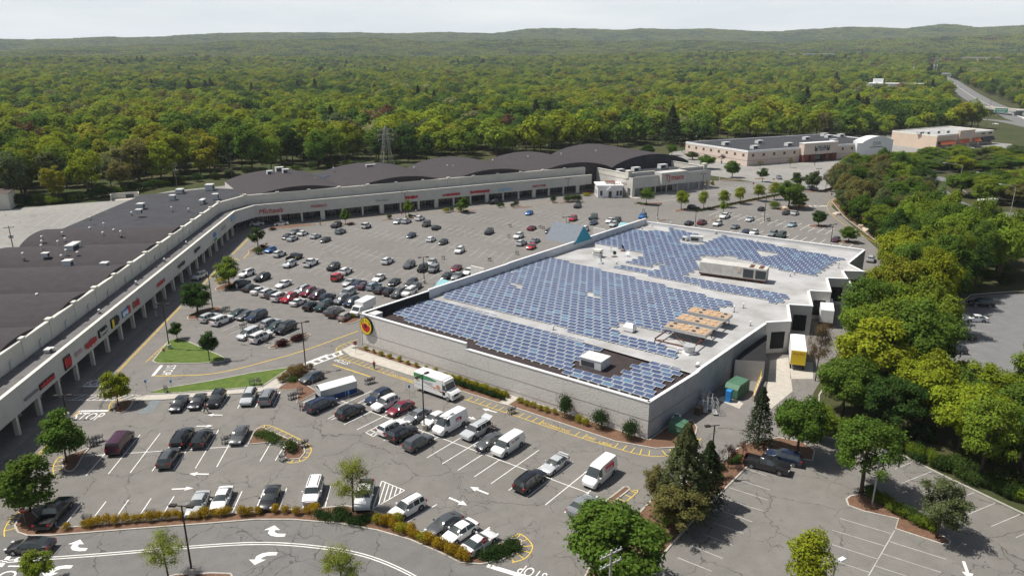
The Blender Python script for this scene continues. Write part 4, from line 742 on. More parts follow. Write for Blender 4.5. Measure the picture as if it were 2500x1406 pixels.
ctype('coupe', [(2.3,.36,.55,.57,.66,.50),(2.16,.24,.64,.68,.84,.70),(1.5,.2,.76,.86,.90,.78),(.85,.2,.86,.95,.92,.80),(.5,.2,.88,1.16,.92,.70),(.1,.2,.90,1.34,.92,.60),(-.45,.2,.92,1.38,.92,.60),(-.55,.2,.92,1.38,.92,.60),(-1.0,.2,.94,1.30,.92,.60),(-1.85,.22,.97,1.04,.90,.72),(-2.2,.25,.95,1.0,.86,.72),(-2.32,.34,.76,.80,.78,.62)], ['', '', '', 'w', 'ws', 's', '', 's', 'rs', '', ''], 2.65)
ctype('suv', [(2.38,.42,.68,.72,.70,.58),(2.24,.28,.85,.92,.88,.76),(1.6,.24,.96,1.06,.94,.82),(1.05,.24,1.02,1.12,.95,.84),(.75,.24,1.05,1.35,.95,.76),(.36,.24,1.06,1.62,.95,.68),(-.30,.24,1.07,1.70,.95,.68),(-.40,.24,1.07,1.70,.95,.68),(-1.25,.24,1.09,1.69,.95,.68),(-1.35,.24,1.09,1.68,.95,.68),(-2.0,.26,1.10,1.62,.94,.66),(-2.30,.32,1.08,1.20,.92,.74),(-2.40,.42,.80,.86,.86,.70)], ['', '', '', 'w', 'ws', 's', '', 's', '', 's', 'r', ''], 2.75, .38, lights=(.80, .98))
ctype('large SUV', [(2.55,.45,.80,.86,.76,.66),(2.42,.30,.98,1.06,.92,.82),(1.7,.26,1.06,1.16,.98,.88),(1.2,.26,1.10,1.20,1.0,.88),(.95,.26,1.12,1.45,1.0,.82),(.62,.26,1.13,1.74,1.0,.76),(-.15,.26,1.14,1.82,1.0,.76),(-.25,.26,1.14,1.82,1.0,.76),(-1.2,.26,1.15,1.82,1.0,.76),(-1.3,.26,1.15,1.82,1.0,.76),(-2.3,.28,1.16,1.76,.99,.76),(-2.5,.34,1.14,1.24,.97,.82),(-2.58,.45,.85,.9,.92,.78)], ['', '', '', 'w', 'ws', 's', '', 's', '', 's', 'r', ''], 2.95, .40, lights=(.92, 1.05))
ctype('hatchback', [(2.1,.38,.6,.63,.64,.52),(1.98,.25,.72,.77,.82,.70),(1.5,.2,.85,.95,.87,.76),(1.05,.2,.90,1.02,.88,.76),(.72,.2,.92,1.25,.88,.68),(.30,.2,.93,1.46,.88,.60),(-.32,.2,.95,1.52,.88,.60),(-.42,.2,.95,1.52,.88,.60),(-1.2,.2,.97,1.46,.88,.58),(-1.3,.2,.97,1.44,.88,.58),(-1.55,.22,.97,1.38,.87,.58),(-2.02,.28,.95,1.08,.84,.66),(-2.12,.38,.74,.8,.78,.62)], ['', '', '', 'w', 'ws', 's', '', 's', '', 's', 'r', ''], 2.6, .33, lights=(.7, .92))
ctype('minivan', [(2.55,.38,.62,.66,.72,.58),(2.42,.26,.78,.84,.90,.76),(1.95,.22,.90,1.02,.97,.82),(1.6,.22,.95,1.08,.98,.84),(1.15,.22,.98,1.38,.98,.76),(.60,.22,1.0,1.66,.98,.70),(-.25,.22,1.0,1.74,.98,.70),(-.35,.22,1.0,1.74,.98,.70),(-1.35,.22,1.0,1.74,.98,.70),(-1.45,.22,1.0,1.74,.98,.70),(-2.3,.26,1.02,1.68,.97,.70),(-2.5,.32,1.0,1.12,.95,.78),(-2.56,.42,.8,.86,.9,.74)], ['', '', '', 'w', 'ws', 's', '', 's', '', 's', 'r', ''], 3.0, .35, lights=(.75, 1.0))
ctype('boxy jeep', [(2.1,.5,.92,.98,.74,.68),(2.02,.45,1.02,1.08,.80,.72),(1.2,.45,1.06,1.14,.82,.74),(.9,.45,1.08,1.16,.86,.78),(.82,.45,1.10,1.45,.86,.76),(.70,.45,1.12,1.80,.86,.76),(.0,.45,1.12,1.86,.86,.76),(-.1,.45,1.12,1.86,.86,.76),(-.9,.45,1.12,1.86,.86,.76),(-1.0,.45,1.12,1.86,.86,.76),(-1.85,.45,1.12,1.84,.86,.76),(-1.95,.5,1.12,1.2,.86,.76),(-2.02,.6,.8,.86,.82,.74)], ['', '', '', 'w', 'ws', 's', '', 's', '', 's', 'r', ''], 2.5, .42, lights=(.9, .9))
ctype('pickup truck', [(2.95,.5,.88,.94,.80,.70),(2.82,.34,1.02,1.10,.94,.84),(2.1,.30,1.10,1.20,.99,.88),(1.45,.30,1.14,1.24,1.0,.88),(1.15,.30,1.16,1.52,1.0,.80),(.75,.30,1.17,1.82,1.0,.74),(.05,.30,1.18,1.88,1.0,.74),(-.05,.30,1.18,1.88,1.0,.74),(-.75,.30,1.18,1.84,1.0,.74),(-.98,.30,1.16,1.24,1.0,.90),(-1.05,.30,1.14,1.20,1.0,.94),(-2.82,.32,1.14,1.20,1.0,.94),(-2.88,.34,1.14,1.20,.99,.94),(-2.95,.45,.8,.84,.95,.9)], ['', '', '', 'w', 'ws', 's', '', 's', 'r', '', 'b', '', ''], 3.55, .42, lights=(.95, 1.0))
ctype('high-roof van', [(2.95,.45,.75,.80,.80,.66),(2.80,.30,1.0,1.08,.94,.82),(2.35,.28,1.18,1.30,1.0,.86),(2.1,.28,1.25,1.42,1.02,.88),(1.7,.28,1.28,1.95,1.02,.84),(1.3,.28,1.30,2.35,1.02,.80),(.9,.28,1.30,2.50,1.02,.80),(.35,.28,1.30,2.56,1.02,.80),(-1.2,.28,1.3,2.56,1.02,.80),(-2.8,.30,1.3,2.54,1.02,.80),(-2.92,.36,1.28,2.3,1.0,.82),(-2.97,.42,.8,.86,.96,.8)], ['', '', '', 'w', 'ws', 's', '', '', '', 'r', ''], 3.75, .37, lights=(.85, 1.1))
ctype('cargo van', [(2.75,.45,.80,.86,.84,.74),(2.62,.34,1.05,1.12,.97,.86),(2.2,.30,1.18,1.28,1.0,.88),(1.85,.30,1.22,1.34,1.0,.88),(1.55,.30,1.24,1.70,1.0,.84),(1.2,.30,1.25,2.0,1.0,.80),(.85,.30,1.25,2.08,1.0,.80),(.45,.30,1.25,2.1,1.0,.80),(-1.0,.30,1.25,2.1,1.0,.80),(-2.6,.32,1.25,2.06,1.0,.80),(-2.72,.36,1.24,1.8,.98,.82),(-2.78,.45,.8,.86,.95,.8)], ['', '', '', 'w', 'ws', 's', '', '', '', 'r', ''], 3.5, .38, lights=(.9, 1.1))
def loft(st, cells, want):                      # surface cells picked by zone
    b = MB(); sec = []
    for i, (x, zb, zl, zt, wl, wt) in enumerate(st):
        bed = 'b' in (cells[i] if i < len(cells) else '') or (i and 'b' in cells[i - 1])
        sec.append([(x, 0, .74 if bed else zt), (x, wt * (.86 if bed else .72), .74 if bed else zt - .012), (x, wt, zt - .05 if not bed else zt), (x, wl * .985, zl), (x, wl, zl - .3 * (zl - zb)), (x, wl * .96, zb)])
    for i in range(len(st) - 1):
        c = cells[i]
        for s in (1, -1):
            for j in range(5):
                zone = 'w' if 'w' in c and j < 2 else 'r' if 'r' in c and j < 2 else ('s+' if s > 0 else 's-') if 's' in c and j == 2 else 'bed' if 'b' in c and j < 2 else 'body'
                if zone not in want: continue
                q = [sec[i][j], sec[i + 1][j], sec[i + 1][j + 1], sec[i][j + 1]]; q = [(p[0], p[1] * s, p[2]) for p in q]
                b.face(q if s < 0 else q[::-1], 1 if zone == 'bed' else 0)
    if 'body' in want:
        for i, f in ((0, 1), (len(st) - 1, -1)):
            ring = sec[i] + [(p[0], -p[1], p[2]) for p in sec[i][:0:-1]]; b.face(ring[::f], 0)
        b.face([(p[0], p[1], p[2]) for p in [sec[0][5], *[s_[5] for s_ in sec[1:]]]] + [(p[0], -p[1], p[2]) for p in [s_[5] for s_ in sec[::-1]]], 2)
    # weld
    return b
def weld(me, smooth=True, ang_=40):
    bm = bmesh.new(); bm.from_mesh(me); bmesh.ops.remove_doubles(bm, verts=bm.verts, dist=.0015); bmesh.ops.recalc_face_normals(bm, faces=bm.faces) if False else None
    for e in bm.edges: e.smooth = not (len(e.link_faces) == 2 and e.calc_face_angle(0) > R(ang_))
    for f in bm.faces: f.smooth = smooth
    bm.to_mesh(me); bm.free(); return me
CARS = {}
wheel_cache = {}
def wheel_me(r):
    if r not in wheel_cache:
        b = MB(); k = 16; rings = [(-.11, r * .72), (-.11, r * .96), (-.08, r), (.08, r), (.11, r * .96), (.11, r * .70)]; 
        for y, q in rings: b.v += [(q * math.cos(i * 2 * math.pi / k), y, q * math.sin(i * 2 * math.pi / k)) for i in range(k)]
        for a in range(len(rings) - 1):
            for i in range(k): j = (i + 1) % k; b.f.append((a * k + i, a * k + j, (a + 1) * k + j, (a + 1) * k + i)); b.m.append(0)
        t = weld(b.mesh('tyre', m_tyre)); b = MB(); q = r * .72
        for y in (-.085, .085):
            n = len(b.v); b.v += [(q * math.cos(i * 2 * math.pi / k), y, q * math.sin(i * 2 * math.pi / k)) for i in range(k)]; b.f.append(tuple(range(n, n + k)) if y < 0 else tuple(range(n + k - 1, n - 1, -1))); b.m.append(0)
        for i in range(5):
            t0 = i * 2 * math.pi / 5; 
            for y in (-.1, .1): b.tube([(0, y, 0), (q * .93 * math.cos(t0), y, q * .93 * math.sin(t0))], .045, 4, 0)
        wheel_cache[r] = (t, b.mesh('rim', m_rim))
    return wheel_cache[r]
def car_meshes(kind):
    if kind in CARS: return CARS[kind]
    c = CT[kind]; st, cells = c['st'], c['cells']; r = c['r']; x0, x1 = st[0][0], st[-1][0]; parts = []
    b = loft(st, cells, ('body', 'bed'))
    wmax = max(s[4] for s in st)
    for sx in (1, -1):
        for sy in (1, -1):
            k = 12; y = sy * (wmax + .004); n = len(b.v); xx = sx * c['wb'] / 2 + (x0 + x1) / 2
            pts = [(xx + r * 1.2 * math.cos(t), y, r + r * 1.16 * math.sin(t)) for t in [math.pi * i / k for i in range(k + 1)]] + [(xx - r * 1.2, y, r * .6), (xx + r * 1.2, y, r * .6)]
            b.face(pts if sy < 0 else pts[::-1], 2)
    wi = next(i for i, q in enumerate(cells) if 'w' in q)
    for sy in (1, -1): b.box((st[wi][0] - .35, sy * (wmax + .12), st[wi][2] + .08), (.16, .22, .15))
    sf = st[1]; b.box((x0 - .06, 0, st[0][1] + .06), (.1, .9, (st[0][2] - st[0][1]) * .8), 0, 2)
    if kind in ('suv', 'large SUV'):
        for sy in (1, -1): b.box((-.8, sy * .58, st[6][3] - .01), (2.2, .05, .05), 0, 2)
    parts.append(('body', weld(b.mesh(kind + '_body', [m_paint, m_trim, m_trim])), None, True))
    for z, nm in (('w', 'windshield'), ('r', 'rear_window'), ('s+', 'side_window'), ('s-', 'side_window')):
        g = loft(st, cells, (z,)); parts.append((nm, weld(g.mesh(nm, m_cglass)), None, False))
    for sy in (1, -1):
        h = MB().box((st[1][0] - .02, sy * st[1][4] * .80, c['hz'] - .09), (.30, .30, .15)); parts.append(('headlight', h.mesh('headlight', m_head), None, False))
        h = MB().box((st[-2][0] + .0, sy * st[-2][4] * .84, c['tz'] - .14), (.24, .30, .22)); parts.append(('taillight', h.mesh('taillight', m_tail), None, False))
    xc = (x0 + x1) / 2
    for sx in (1, -1):
        for sy in (1, -1): parts.append(('wheel', wheel_me(r), (sx * c['wb'] / 2 + xc, sy * (wmax - .10), r), False))
    CARS[kind] = parts; return parts
PAINT = {'white': (.74, .74, .73), 'silver': (.46, .48, .49), 'grey': (.20, .21, .22), 'dark grey': (.075, .08, .085), 'black': (.014, .014, .016), 'navy': (.018, .028, .06), 'blue': (.02, .15, .45), 'light blue': (.25, .34, .40), 'red': (.42, .015, .03), 'dark red': (.16, .012, .025), 'maroon': (.085, .03, .045), 'green': (.02, .045, .04), 'tan': (.30, .27, .23), 'purple': (.06, .012, .03), 'brown': (.05, .035, .03)}
NAMES = {'suv': 'sport_utility_vehicle', 'large SUV': 'sport_utility_vehicle', 'boxy jeep': 'off_road_car', 'high-roof van': 'cargo_van', 'cargo van': 'cargo_van'}
def car(kind, col, pos, rz, label, group=None, small=False, cat=None):
    t = thing(NAMES.get(kind, kind.replace(' ', '_')), label, cat or {'suv': 'SUV', 'large SUV': 'SUV', 'boxy jeep': 'jeep', 'high-roof van': 'van', 'cargo van': 'van'}.get(kind, kind), (pos[0], pos[1], Z2 + .01), rz, group)
    pc = PAINT[col]; j = rnd.uniform(.88, 1.12)
    for nm, me, loc, paint in car_meshes(kind):
        if small and nm in ('headlight', 'taillight', 'rear_window'): 
            if nm != 'rear_window': continue
        if nm == 'wheel':
            if small:
                o = place(me[0], 'wheel', t, loc); continue
            o = place(me[0], 'wheel', t, loc); place(me[1], 'rim', o); continue
        o = place(me, nm, t, loc)
        if paint: o.color = (pc[0] * j, pc[1] * j, pc[2] * j, 1)
    return t
FAR = 75.0
KW = {'suv': 'SUV', 'large SUV': 'large SUV'}
ROWS = [
 ('the bottom row facing the yellow shrubs', 95.5, [('pickup truck','black',132,1250,'u'),('sedan','silver',483,1229,'d'),('sedan','white',541,1217,'d'),('sedan','black',659,1214,'d'),('large SUV','white',765,1201,'d'),('pickup truck','white',890,1206,'d')]),
 ('the slanted bottom row by the yellow shrubs', 48.3, [('suv','white',994,1240,'d'),('sedan','dark grey',1084,1278,'d'),('sedan','white',1122,1297,'d'),('coupe','white',1172,1321,'u')]),
 ('the lower left double row', 95.5, [('cargo van','purple',293,1076,'u'),('large SUV','black',446,1069,'u'),('suv','black',493,1069,'u'),('sedan','dark grey',584,1061,'d'),('suv','dark grey',412,1117,'u')]),
 ('the row along the lawn sidewalk', 95.5, [('sedan','black',437,984,'d'),('coupe','black',482,979,'d'),('suv','black',529,974,'d'),('suv','silver',607,970,'d'),('large SUV','grey',654,969,'u')]),
 ('the upper half of the supermarket front row', 52.3, [('hatchback','dark grey',761,921,'d'),('suv','navy',924,969,'d'),('suv','white',940,985,'d'),('sedan','dark red',977,995,'d'),('sedan','grey',1018,1014,'d'),('hatchback','white',1060,1023,'d'),('high-roof van','white',1098,1031,'d'),('large SUV','silver',1162,1052,'d'),('sedan','dark grey',1194,1077,'d'),('cargo van','white',1240,1083,'d'),('sedan','silver',1354,1132,'d'),('high-roof van','white',1464,1152,'d')]),
 ('the lower half of the supermarket front row', 52.3, [('large SUV','navy',784,988,'u'),('suv','black',856,1004,'u'),('suv','white',957,1043,'u'),('suv','black',983,1057,'u'),('suv','dark grey',1022,1079,'u'),('large SUV','black',1294,1174,'u'),('sedan','grey',1422,1230,'u')]),
 ('the far lot row opening at the blue car', 75, [('hatchback','blue',660,610,'d'),('suv','white',682,620,'u'),('pickup truck','black',719,627,'u'),('suv','silver',707,645,'d'),('pickup truck','white',758,641,'u'),('suv','black',814,652,'d'),('suv','white',844,662,'u'),('boxy jeep','red',823,678,'u'),('sedan','white',925,678,'d'),('coupe','black',962,688,'d'),('minivan','black',1004,693,'d'),('sedan','dark grey',1014,699,'d')]),
 ('the packed row ending beside the block wall', 68, [('coupe','silver',853,689,'d'),('sedan','navy',878,691,'u'),('sedan','maroon',890,697,'u'),('suv','light blue',913,699,'u'),('sedan','black',930,707,'u'),('suv','black',954,712,'u'),('suv','dark grey',972,717,'d'),('large SUV','white',999,714,'d')]),
 ('the crowded row behind the two street trees', 70, [('suv','white',602,668,'d'),('suv','black',640,678,'d'),('sedan','white',692,693,'d'),('suv','navy',591,692,'u'),('sedan','black',612,702,'u'),('sedan','white',633,709,'u'),('suv','white',654,715,'u'),('suv','dark grey',670,719,'u'),('large SUV','white',684,725,'u'),('suv','red',706,728,'d'),('coupe','white',728,736,'u'),('suv','silver',737,709,'d'),('suv','dark red',753,714,'d'),('suv','maroon',774,720,'d'),('suv','navy',800,726,'u'),('suv','black',761,747,'u'),('large SUV','green',790,748,'d'),('sedan','dark grey',812,757,'u'),('suv','brown',820,764,'u'),('hatchback','tan',843,772,'u'),('minivan','silver',849,715,'d'),('suv','grey',833,732,'d'),('suv','navy',858,738,'d')]),
 ('the row beside the dark red hedges', 66, [('suv','silver',512,775,'u'),('large SUV','white',541,782,'u'),('sedan','green',580,765,'d'),('sedan','dark grey',600,769,'d'),('large SUV','navy',626,773,'d'),('suv','silver',660,789,'u'),('sedan','green',672,797,'d'),('large SUV','black',696,802,'d'),('minivan','silver',606,815,'d'),('large SUV','white',637,823,'u')]),
 ('the middle rows of the far lot', 72, [('suv','white',946,637,'u'),('suv','dark grey',999,647,'d'),('hatchback','silver',1054,640,'d'),('boxy jeep','black',1032,656,'d'),('boxy jeep','grey',1059,658,'d'),('sedan','dark red',1114,654,'d'),('sedan','black',1091,673,'d'),('sedan','grey',1116,673,'d'),('sedan','white',1144,662,'d')]),
 ('the sparse rows left of centre in the far lot', 74, [('suv','grey',831,565,'u'),('sedan','navy',1004,574,'d'),('hatchback','white',1052,584,'u'),('sedan','black',1082,590,'d'),('suv','white',1122,611,'d')]),
 ('the row nearest the mall corner', 76, [('sedan','grey',719,566,'d'),('sedan','black',702,577,'d'),('sedan','white',739,569,'u'),('sedan','silver',714,582,'u'),('coupe','silver',770,576,'u'),('coupe','black',794,585,'d')]),
 ('the rows under the right fascia signs', 72, [('suv','black',821,550,'d'),('boxy jeep','white',894,552,'u'),('suv','silver',992,540,'u'),('hatchback','silver',971,541,'d'),('suv','white',1025,533,'u'),('boxy jeep','dark grey',1041,548,'d'),('coupe','black',1065,555,'u'),('suv','black',1194,566,'d')]),
 ('the rows beyond the blue-gabled entrance', 66, [('hatchback','blue',1292,520,'d'),('suv','black',1410,503,'d'),('suv','red',1399,534,'d'),('large SUV','green',1448,531,'d'),('sedan','navy',1449,543,'d'),('sedan','dark red',1298,556,'u'),('suv','white',1266,576,'d'),('suv','silver',1273,593,'u'),('hatchback','red',1297,602,'d'),('sedan','grey',1306,587,'u')]),
 ('the packed row along the far supermarket wall', 62, [('sedan','black',1342,563,'d'),('hatchback','white',1360,566,'d'),('coupe','silver',1381,569,'u'),('sedan','white',1388,555,'d'),('suv','dark grey',1406,560,'d'),('suv','white',1426,560,'d'),('sedan','black',1412,573,'d'),('sedan','white',1489,538,'d'),('suv','black',1506,538,'d'),('suv','silver',1498,548,'d'),('suv','blue',1569,528,'d')]),
 ('the lot behind the supermarket', 51.8, [('pickup truck','white',1770,527,'d'),('hatchback','black',1859,510,'u'),('suv','white',1752,546,'d'),('sedan','silver',1831,535,'d'),('sedan','grey',1795,553,'u'),('sedan','navy',1821,565,'d'),('hatchback','white',1841,567,'d'),('sedan','black',1919,519,'d'),('sedan','silver',1941,520,'u'),('sedan','light blue',1934,548,'d'),('suv','grey',1887,571,'d'),('large SUV','green',1907,575,'d'),('sedan','purple',2041,584,'d'),('suv','dark red',1714,543,'u'),('sedan','black',1683,544,'u')]),
 ('the wooded side lot', -8, [('large SUV','black',2395,741,'d'),('sedan','white',2380,777,'d'),('sedan','black',2350,819,'d'),('suv','dark grey',2325,853,'d'),('suv','white',2322,912,'u'),('hatchback','white',2298,925,'u')]),
 ('the lot of the orange-awning shops', -35, [('suv','black',2318,369,'u'),('coupe','red',2352,364,'u'),('suv','silver',2370,362,'u'),('large SUV','black',2389,360,'u')]),
]
seen_labels = {}
ORD = 'first second third fourth fifth sixth seventh eighth ninth tenth eleventh twelfth thirteenth fourteenth fifteenth sixteenth seventeenth eighteenth nineteenth twentieth twenty-first twenty-second twenty-third'.split()
for phrase, deg, lst in ROWS:
    order = sorted(range(len(lst)), key=lambda i: lst[i][2] + lst[i][3] * .2)
    for k, i in enumerate(order):
        kind, col, px, py, dr = lst[i]; z = {'high-roof van': 1.1, 'cargo van': 1.0, 'pickup truck': .8}.get(kind, .65); p = G(px, py, z)
        desc = lambda q: f"{q[1]} {KW.get(q[0], q[0])}"
        me_, nb = lst[i], [lst[order[j]] for j in (k - 1, k + 1) if 0 <= j < len(order)]
        same = sum(1 for q in lst if desc(q) == desc(me_))
        if same == 1: lab = f"{desc(me_)} parked in {phrase}"
        elif len(nb) == 2: lab = f"{desc(me_)} between {desc(nb[0])} and {desc(nb[1])} in {phrase}"
        elif k == 0: lab = f"{desc(me_)} at the left end of {phrase}"
        else: lab = f"{desc(me_)} at the right end of {phrase}"
        if lab in seen_labels or len(lab.split()) > 16: lab = f"{desc(me_)}, {ORD[k]} from left in {phrase}"
        seen_labels[lab] = 1
        car(kind, col, p, R(deg + (0 if dr == 'u' else 180) + rnd.uniform(-1.2, 1.2)), lab, 'cars parked in ' + phrase, small=p.y > 170)
for kind, col, px, py, deg, lab in [('sedan','black',74,1331,183,'black sedan waiting at the stop line at the bottom left corner'), ('suv','silver',487,674,262,'silver car driving along the left arcade road'), ('sedan','white',686,546,205,'white sedan driving past the Michaels storefront'), ('sedan','white',626,546,205,'white sedan half hidden behind the corner street tree'), ('pickup truck','black',1210,494,208,'black pickup waiting at the kerb under the right fascia'), ('suv','black',1694,507,-25,'dark SUV parked between the young street trees'), ('suv','grey',1902,434,-95,'dark grey SUV driving across the pale retail lot'), ('suv','white',1984,460,8,'white SUV half hidden by a tree in the pale retail lot'), ('suv','silver',2126,632,60,'silver SUV behind the rear corner of the supermarket'),
    ('pickup truck','black',1872,1134,-30,'black pickup truck alone in the lower right lot'), ('suv','navy',1914,1116,150,'dark blue SUV shaded by a tree beside the black pickup'), ('sedan','white',2431,303,-60,'white car on the highway'), ('sedan','white',2371,257,120,'white car on the far highway bend'), ('suv','white',2386,263,120,'second white vehicle on the far highway bend'), ('sedan','black',2352,283,-100,'dark car passing under the overpass')]:
    p = G(px, py, .65); car(kind, col, p, R(deg), lab, small=p.y > 170)
# raised hatch, spoiler and yellow star decal
def near_car(nm, px, py): 
    p = G(px, py, .7); return min((o for o in bpy.data.objects if o.parent is None and o.get('category') and o.name.split('.')[0] == nm), key=lambda o: (o.location.to_2d() - p.to_2d()).length)
t = near_car('sport_utility_vehicle', 1162, 1052); b = MB(); b.face([(-2.05, -.8, 1.80), (-2.05, .8, 1.80), (-2.95, .75, 2.12), (-2.95, -.75, 2.12)]); b.face([(-2.05, .8, 1.75), (-2.05, -.8, 1.75), (-2.95, -.75, 2.07), (-2.95, .75, 2.07)]); b.face([(-2.95, -.75, 2.07), (-2.95, .75, 2.07), (-3.05, .72, 1.95), (-3.05, -.72, 1.95)]); o = b.build('raised_tailgate', m_paint, t); o.color = (.5, .52, .53, 1)
t = near_car('sedan', 1354, 1132); b = MB(); b.box((-2.2, 0, 1.16), (.32, 1.5, .05)); b.box((-2.2, .6, 1.0), (.2, .05, .17)); b.box((-2.2, -.6, 1.0), (.2, .05, .17)); o = b.build('spoiler', m_paint, t); o.color = (.5, .5, .5, 1)
t = near_car('pickup_truck', 719, 627); b = MB(); b.face([(-1.0 + (.5 if i % 2 == 0 else .2) * math.sin(i * math.pi / 5), -1.015, .9 + (.5 if i % 2 == 0 else .2) * math.cos(i * math.pi / 5)) for i in range(10)]); b.build('yellow_star', m_yellow, t)
# van lettering
for px, py, kind, sz, mm in ((1098,1031,'cargo_van',.9,m_red), (1464,1152,'cargo_van',1.5,m_red)):
    t = near_car(kind, px, py); MB().box((-.9, 1.0, 1.35), (1.3 * sz, .05, .55 * sz)).build('side_panel_sign', mm, t); b = MB()
    for i in range(4): b.box((-1.3 * sz * .38 - .55 + i * .28 * sz, 1.03, 1.45), (.16 * sz, .04, .3 * sz))
    b.build('sign_strokes', m_signw, t)
t = near_car('cargo_van', 1240, 1083); b = MB(); b.box((.05, .945, 1.45), (.5, .05, .4)); b.build('side_logo', m_pink, t); b = MB(); [b.box((-.5 - i * .16, .95, 1.65), (.1, .05, .14)) for i in range(6)]; [b.box((-.5 - i * .13, .95, 1.5), (.08, .05, .07)) for i in range(7)]; b.build('side_lettering', m_frame, t)
# ------------------------------------------------------------------ delivery step van
pA, pB = G(1016,950).to_2d(), G(1115,978).to_2d(); p = G(1068,962).to_2d(); sv_rz = ang(S10, S00)
m_vw = M('van_white', (.76, .76, .75), .45, spec=.4)
t = thing('delivery_step_van', 'white delivery step van with green stripe and ITALIAN lettering beside the block wall', 'truck', (p.x, p.y, Z2 + .01), sv_rz)
MB().box((-.95, 0, .62), (6.2, 2.35, 2.75)).build('cargo_box', m_vw, t)
b = MB(); prof = [(2.15, .55), (4.05, .55), (4.1, 1.25), (3.75, 1.5), (3.0, 1.75), (2.62, 2.75), (2.6, 3.25), (2.15, 3.25)]
k = len(prof); b.v = [(x, -1.12, z) for x, z in prof] + [(x, 1.12, z) for x, z in prof]; b.f = [tuple(range(k)), tuple(range(2 * k - 1, k - 1, -1))] + [(i, k + i, k + (i + 1) % k, (i + 1) % k) for i in range(k)]; b.m = [0] * len(b.f); b.build('cab', m_vw, t)
b = MB(); b.face([(3.02, -1.0, 1.78), (3.02, 1.0, 1.78), (2.66, 1.0, 2.7), (2.66, -1.0, 2.7)]); b.build('windshield', m_cglass, t)
for s in (-1, 1):
    MB().box((2.42, s * 1.13, 1.75), (.62, .03, .85)).build('side_window', m_cglass, t); MB().box((2.40, s * 1.13, .9), (.55, .03, .6)).build('step_well', m_trim, t); MB().box((4.08, s * .85, 1.0), (.06, .3, .25)).build('headlight', m_head, t)
    MB().box((3.1, s * 1.35, 1.7), (.1, .18, .5)).build('mirror', m_trim, t)
MB().box((4.1, 0, .45), (.25, 2.2, .25)).build('bumper', m_vw, t); MB().box((4.09, 0, .85), (.06, 1.1, .4)).build('grille', m_trim, t)
for x in (-2.2, 3.2):
    for s in (-1, 1): o = place(wheel_me(.42)[0], 'wheel', t, (x, s * 1.05, .42)); place(wheel_me(.42)[1], 'rim', o)
b = MB(); b.face([(-4.05, -1.18, 3.25), (-4.05, -1.18, 2.2), (-3.4, -1.18, 2.35), (.6, -1.18, 2.75), (1.0, -1.18, 2.95), (.2, -1.18, 3.1), (-1.0, -1.18, 3.25)]); b.build('green_stripe', m_green, t)
b = MB(); b.face([(-1.4, -1.18, 1.85), (.6, -1.18, 1.55), (2.1, -1.18, 1.15), (2.1, -1.18, 1.4), (.8, -1.18, 1.75)]); b.build('red_stripe', m_red, t)
b = MB(); b.box((-.9, -1.19, 1.48), (6.1, .03, .05)); b.build('rub_rail', m_unit, t)
text('side_lettering', 'ITALIAN', .62, m_frame, (-1.1, -1.2, 2.15), (1, 0, 0), (0, 0, 1), parent=t); text('side_lettering', 'Pagano', .5, m_lblue, (-1.0, -1.2, 2.85), (1, 0, 0), (0, 0, 1), parent=t)
for x, z, s, mm in ((-3.35, 2.45, .5, M('bread_brown', (.32, .20, .11), .8)), (1.3, 2.0, .55, M('bread_tan', (.52, .30, .18), .8))):
    o = disc(s * 1.2, s * .9, -1.2, M('plate_cream', (.68, .64, .55), .7), 'pictured_plate', t, y2=-1.18); o.location = (x, 0, z - s * .25); o = disc(s * .75, s * .7, -1.22, mm, 'pictured_food', t, y2=-1.2); o.location = (x, 0, z)
# landscape box truck by the supermarket corner
p = G(884,752,1.2).to_2d(); t = thing('box_truck', 'white flatbed box truck parked behind the supermarket corner', 'truck', (p.x, p.y, Z2 + .01), R(66 + 180))
MB().box((-1.3, 0, 1.0), (4.6, 2.3, 1.9)).build('cargo_box', m_vw, t); b = MB(); prof = [(1.1, .5), (3.2, .5), (3.25, 1.1), (2.5, 1.25), (2.0, 2.1), (1.1, 2.15)]; k = len(prof); b.v = [(x, -1.0, z) for x, z in prof] + [(x, 1.0, z) for x, z in prof]; b.f = [tuple(range(k)), tuple(range(2 * k - 1, k - 1, -1))] + [(i, k + i, k + (i + 1) % k, (i + 1) % k) for i in range(k)]; b.m = [0] * len(b.f); b.build('cab', m_vw, t)
b = MB(); b.face([(2.52, -.85, 1.28), (2.52, .85, 1.28), (2.06, .85, 2.05), (2.06, -.85, 2.05)]); b.build('windshield', m_cglass, t)
for x in (-2.3, 2.2):
    for s in (-1, 1): place(wheel_me(.42)[0], 'wheel', t, (x, s * .98, .42))
# docked trailers
for k, (pa, pb, mats, lab) in enumerate([((1945,905),(1935,800),(m_capw, m_yellow),'grey-roofed trailer with yellow doors backed into the second dock'), ((2015,800),(2008,735),(m_capw, m_capw),'pale trailer hidden by trees in the third dock'), ((2062,745),(2052,705),(m_capw, m_capw),'pale trailer deep in the fourth dock')]):
    a, b_ = G(*pa).to_2d(), G(*pb).to_2d(); dd = teeth[1] - teeth[2]; dd = (a - b_).normalized(); ln = 8.5; c = a - dd * ln / 2; t = thing('dock_trailer', lab, 'trailer', (c.x, c.y, Z2), math.atan2(dd.y, dd.x), 'trailers in the loading docks')
    MB().box((0, 0, 1.1), (ln, 2.5, 2.7), 0, 0, 0).build('box', mats[0], t); MB().box((ln / 2 + .04, 0, 1.15), (.08, 2.45, 2.55)).build('rear_door', mats[1], t)
    if k == 0: text('door_lettering', 'Shop Rite', .5, m_red, (ln / 2 + .1, 0, 3.2), (0, 1, 0), (0, 0, 1), parent=t)
    MB().box((0, 0, .9), (ln * .9, 1.0, .2)).build('chassis', m_trim, t)
    for s in (-1, 1):
        for x in (ln / 2 - 1, ln / 2 - 2.1): place(wheel_me(.42)[0], 'wheel', t, (x, s * 1.05, .42))
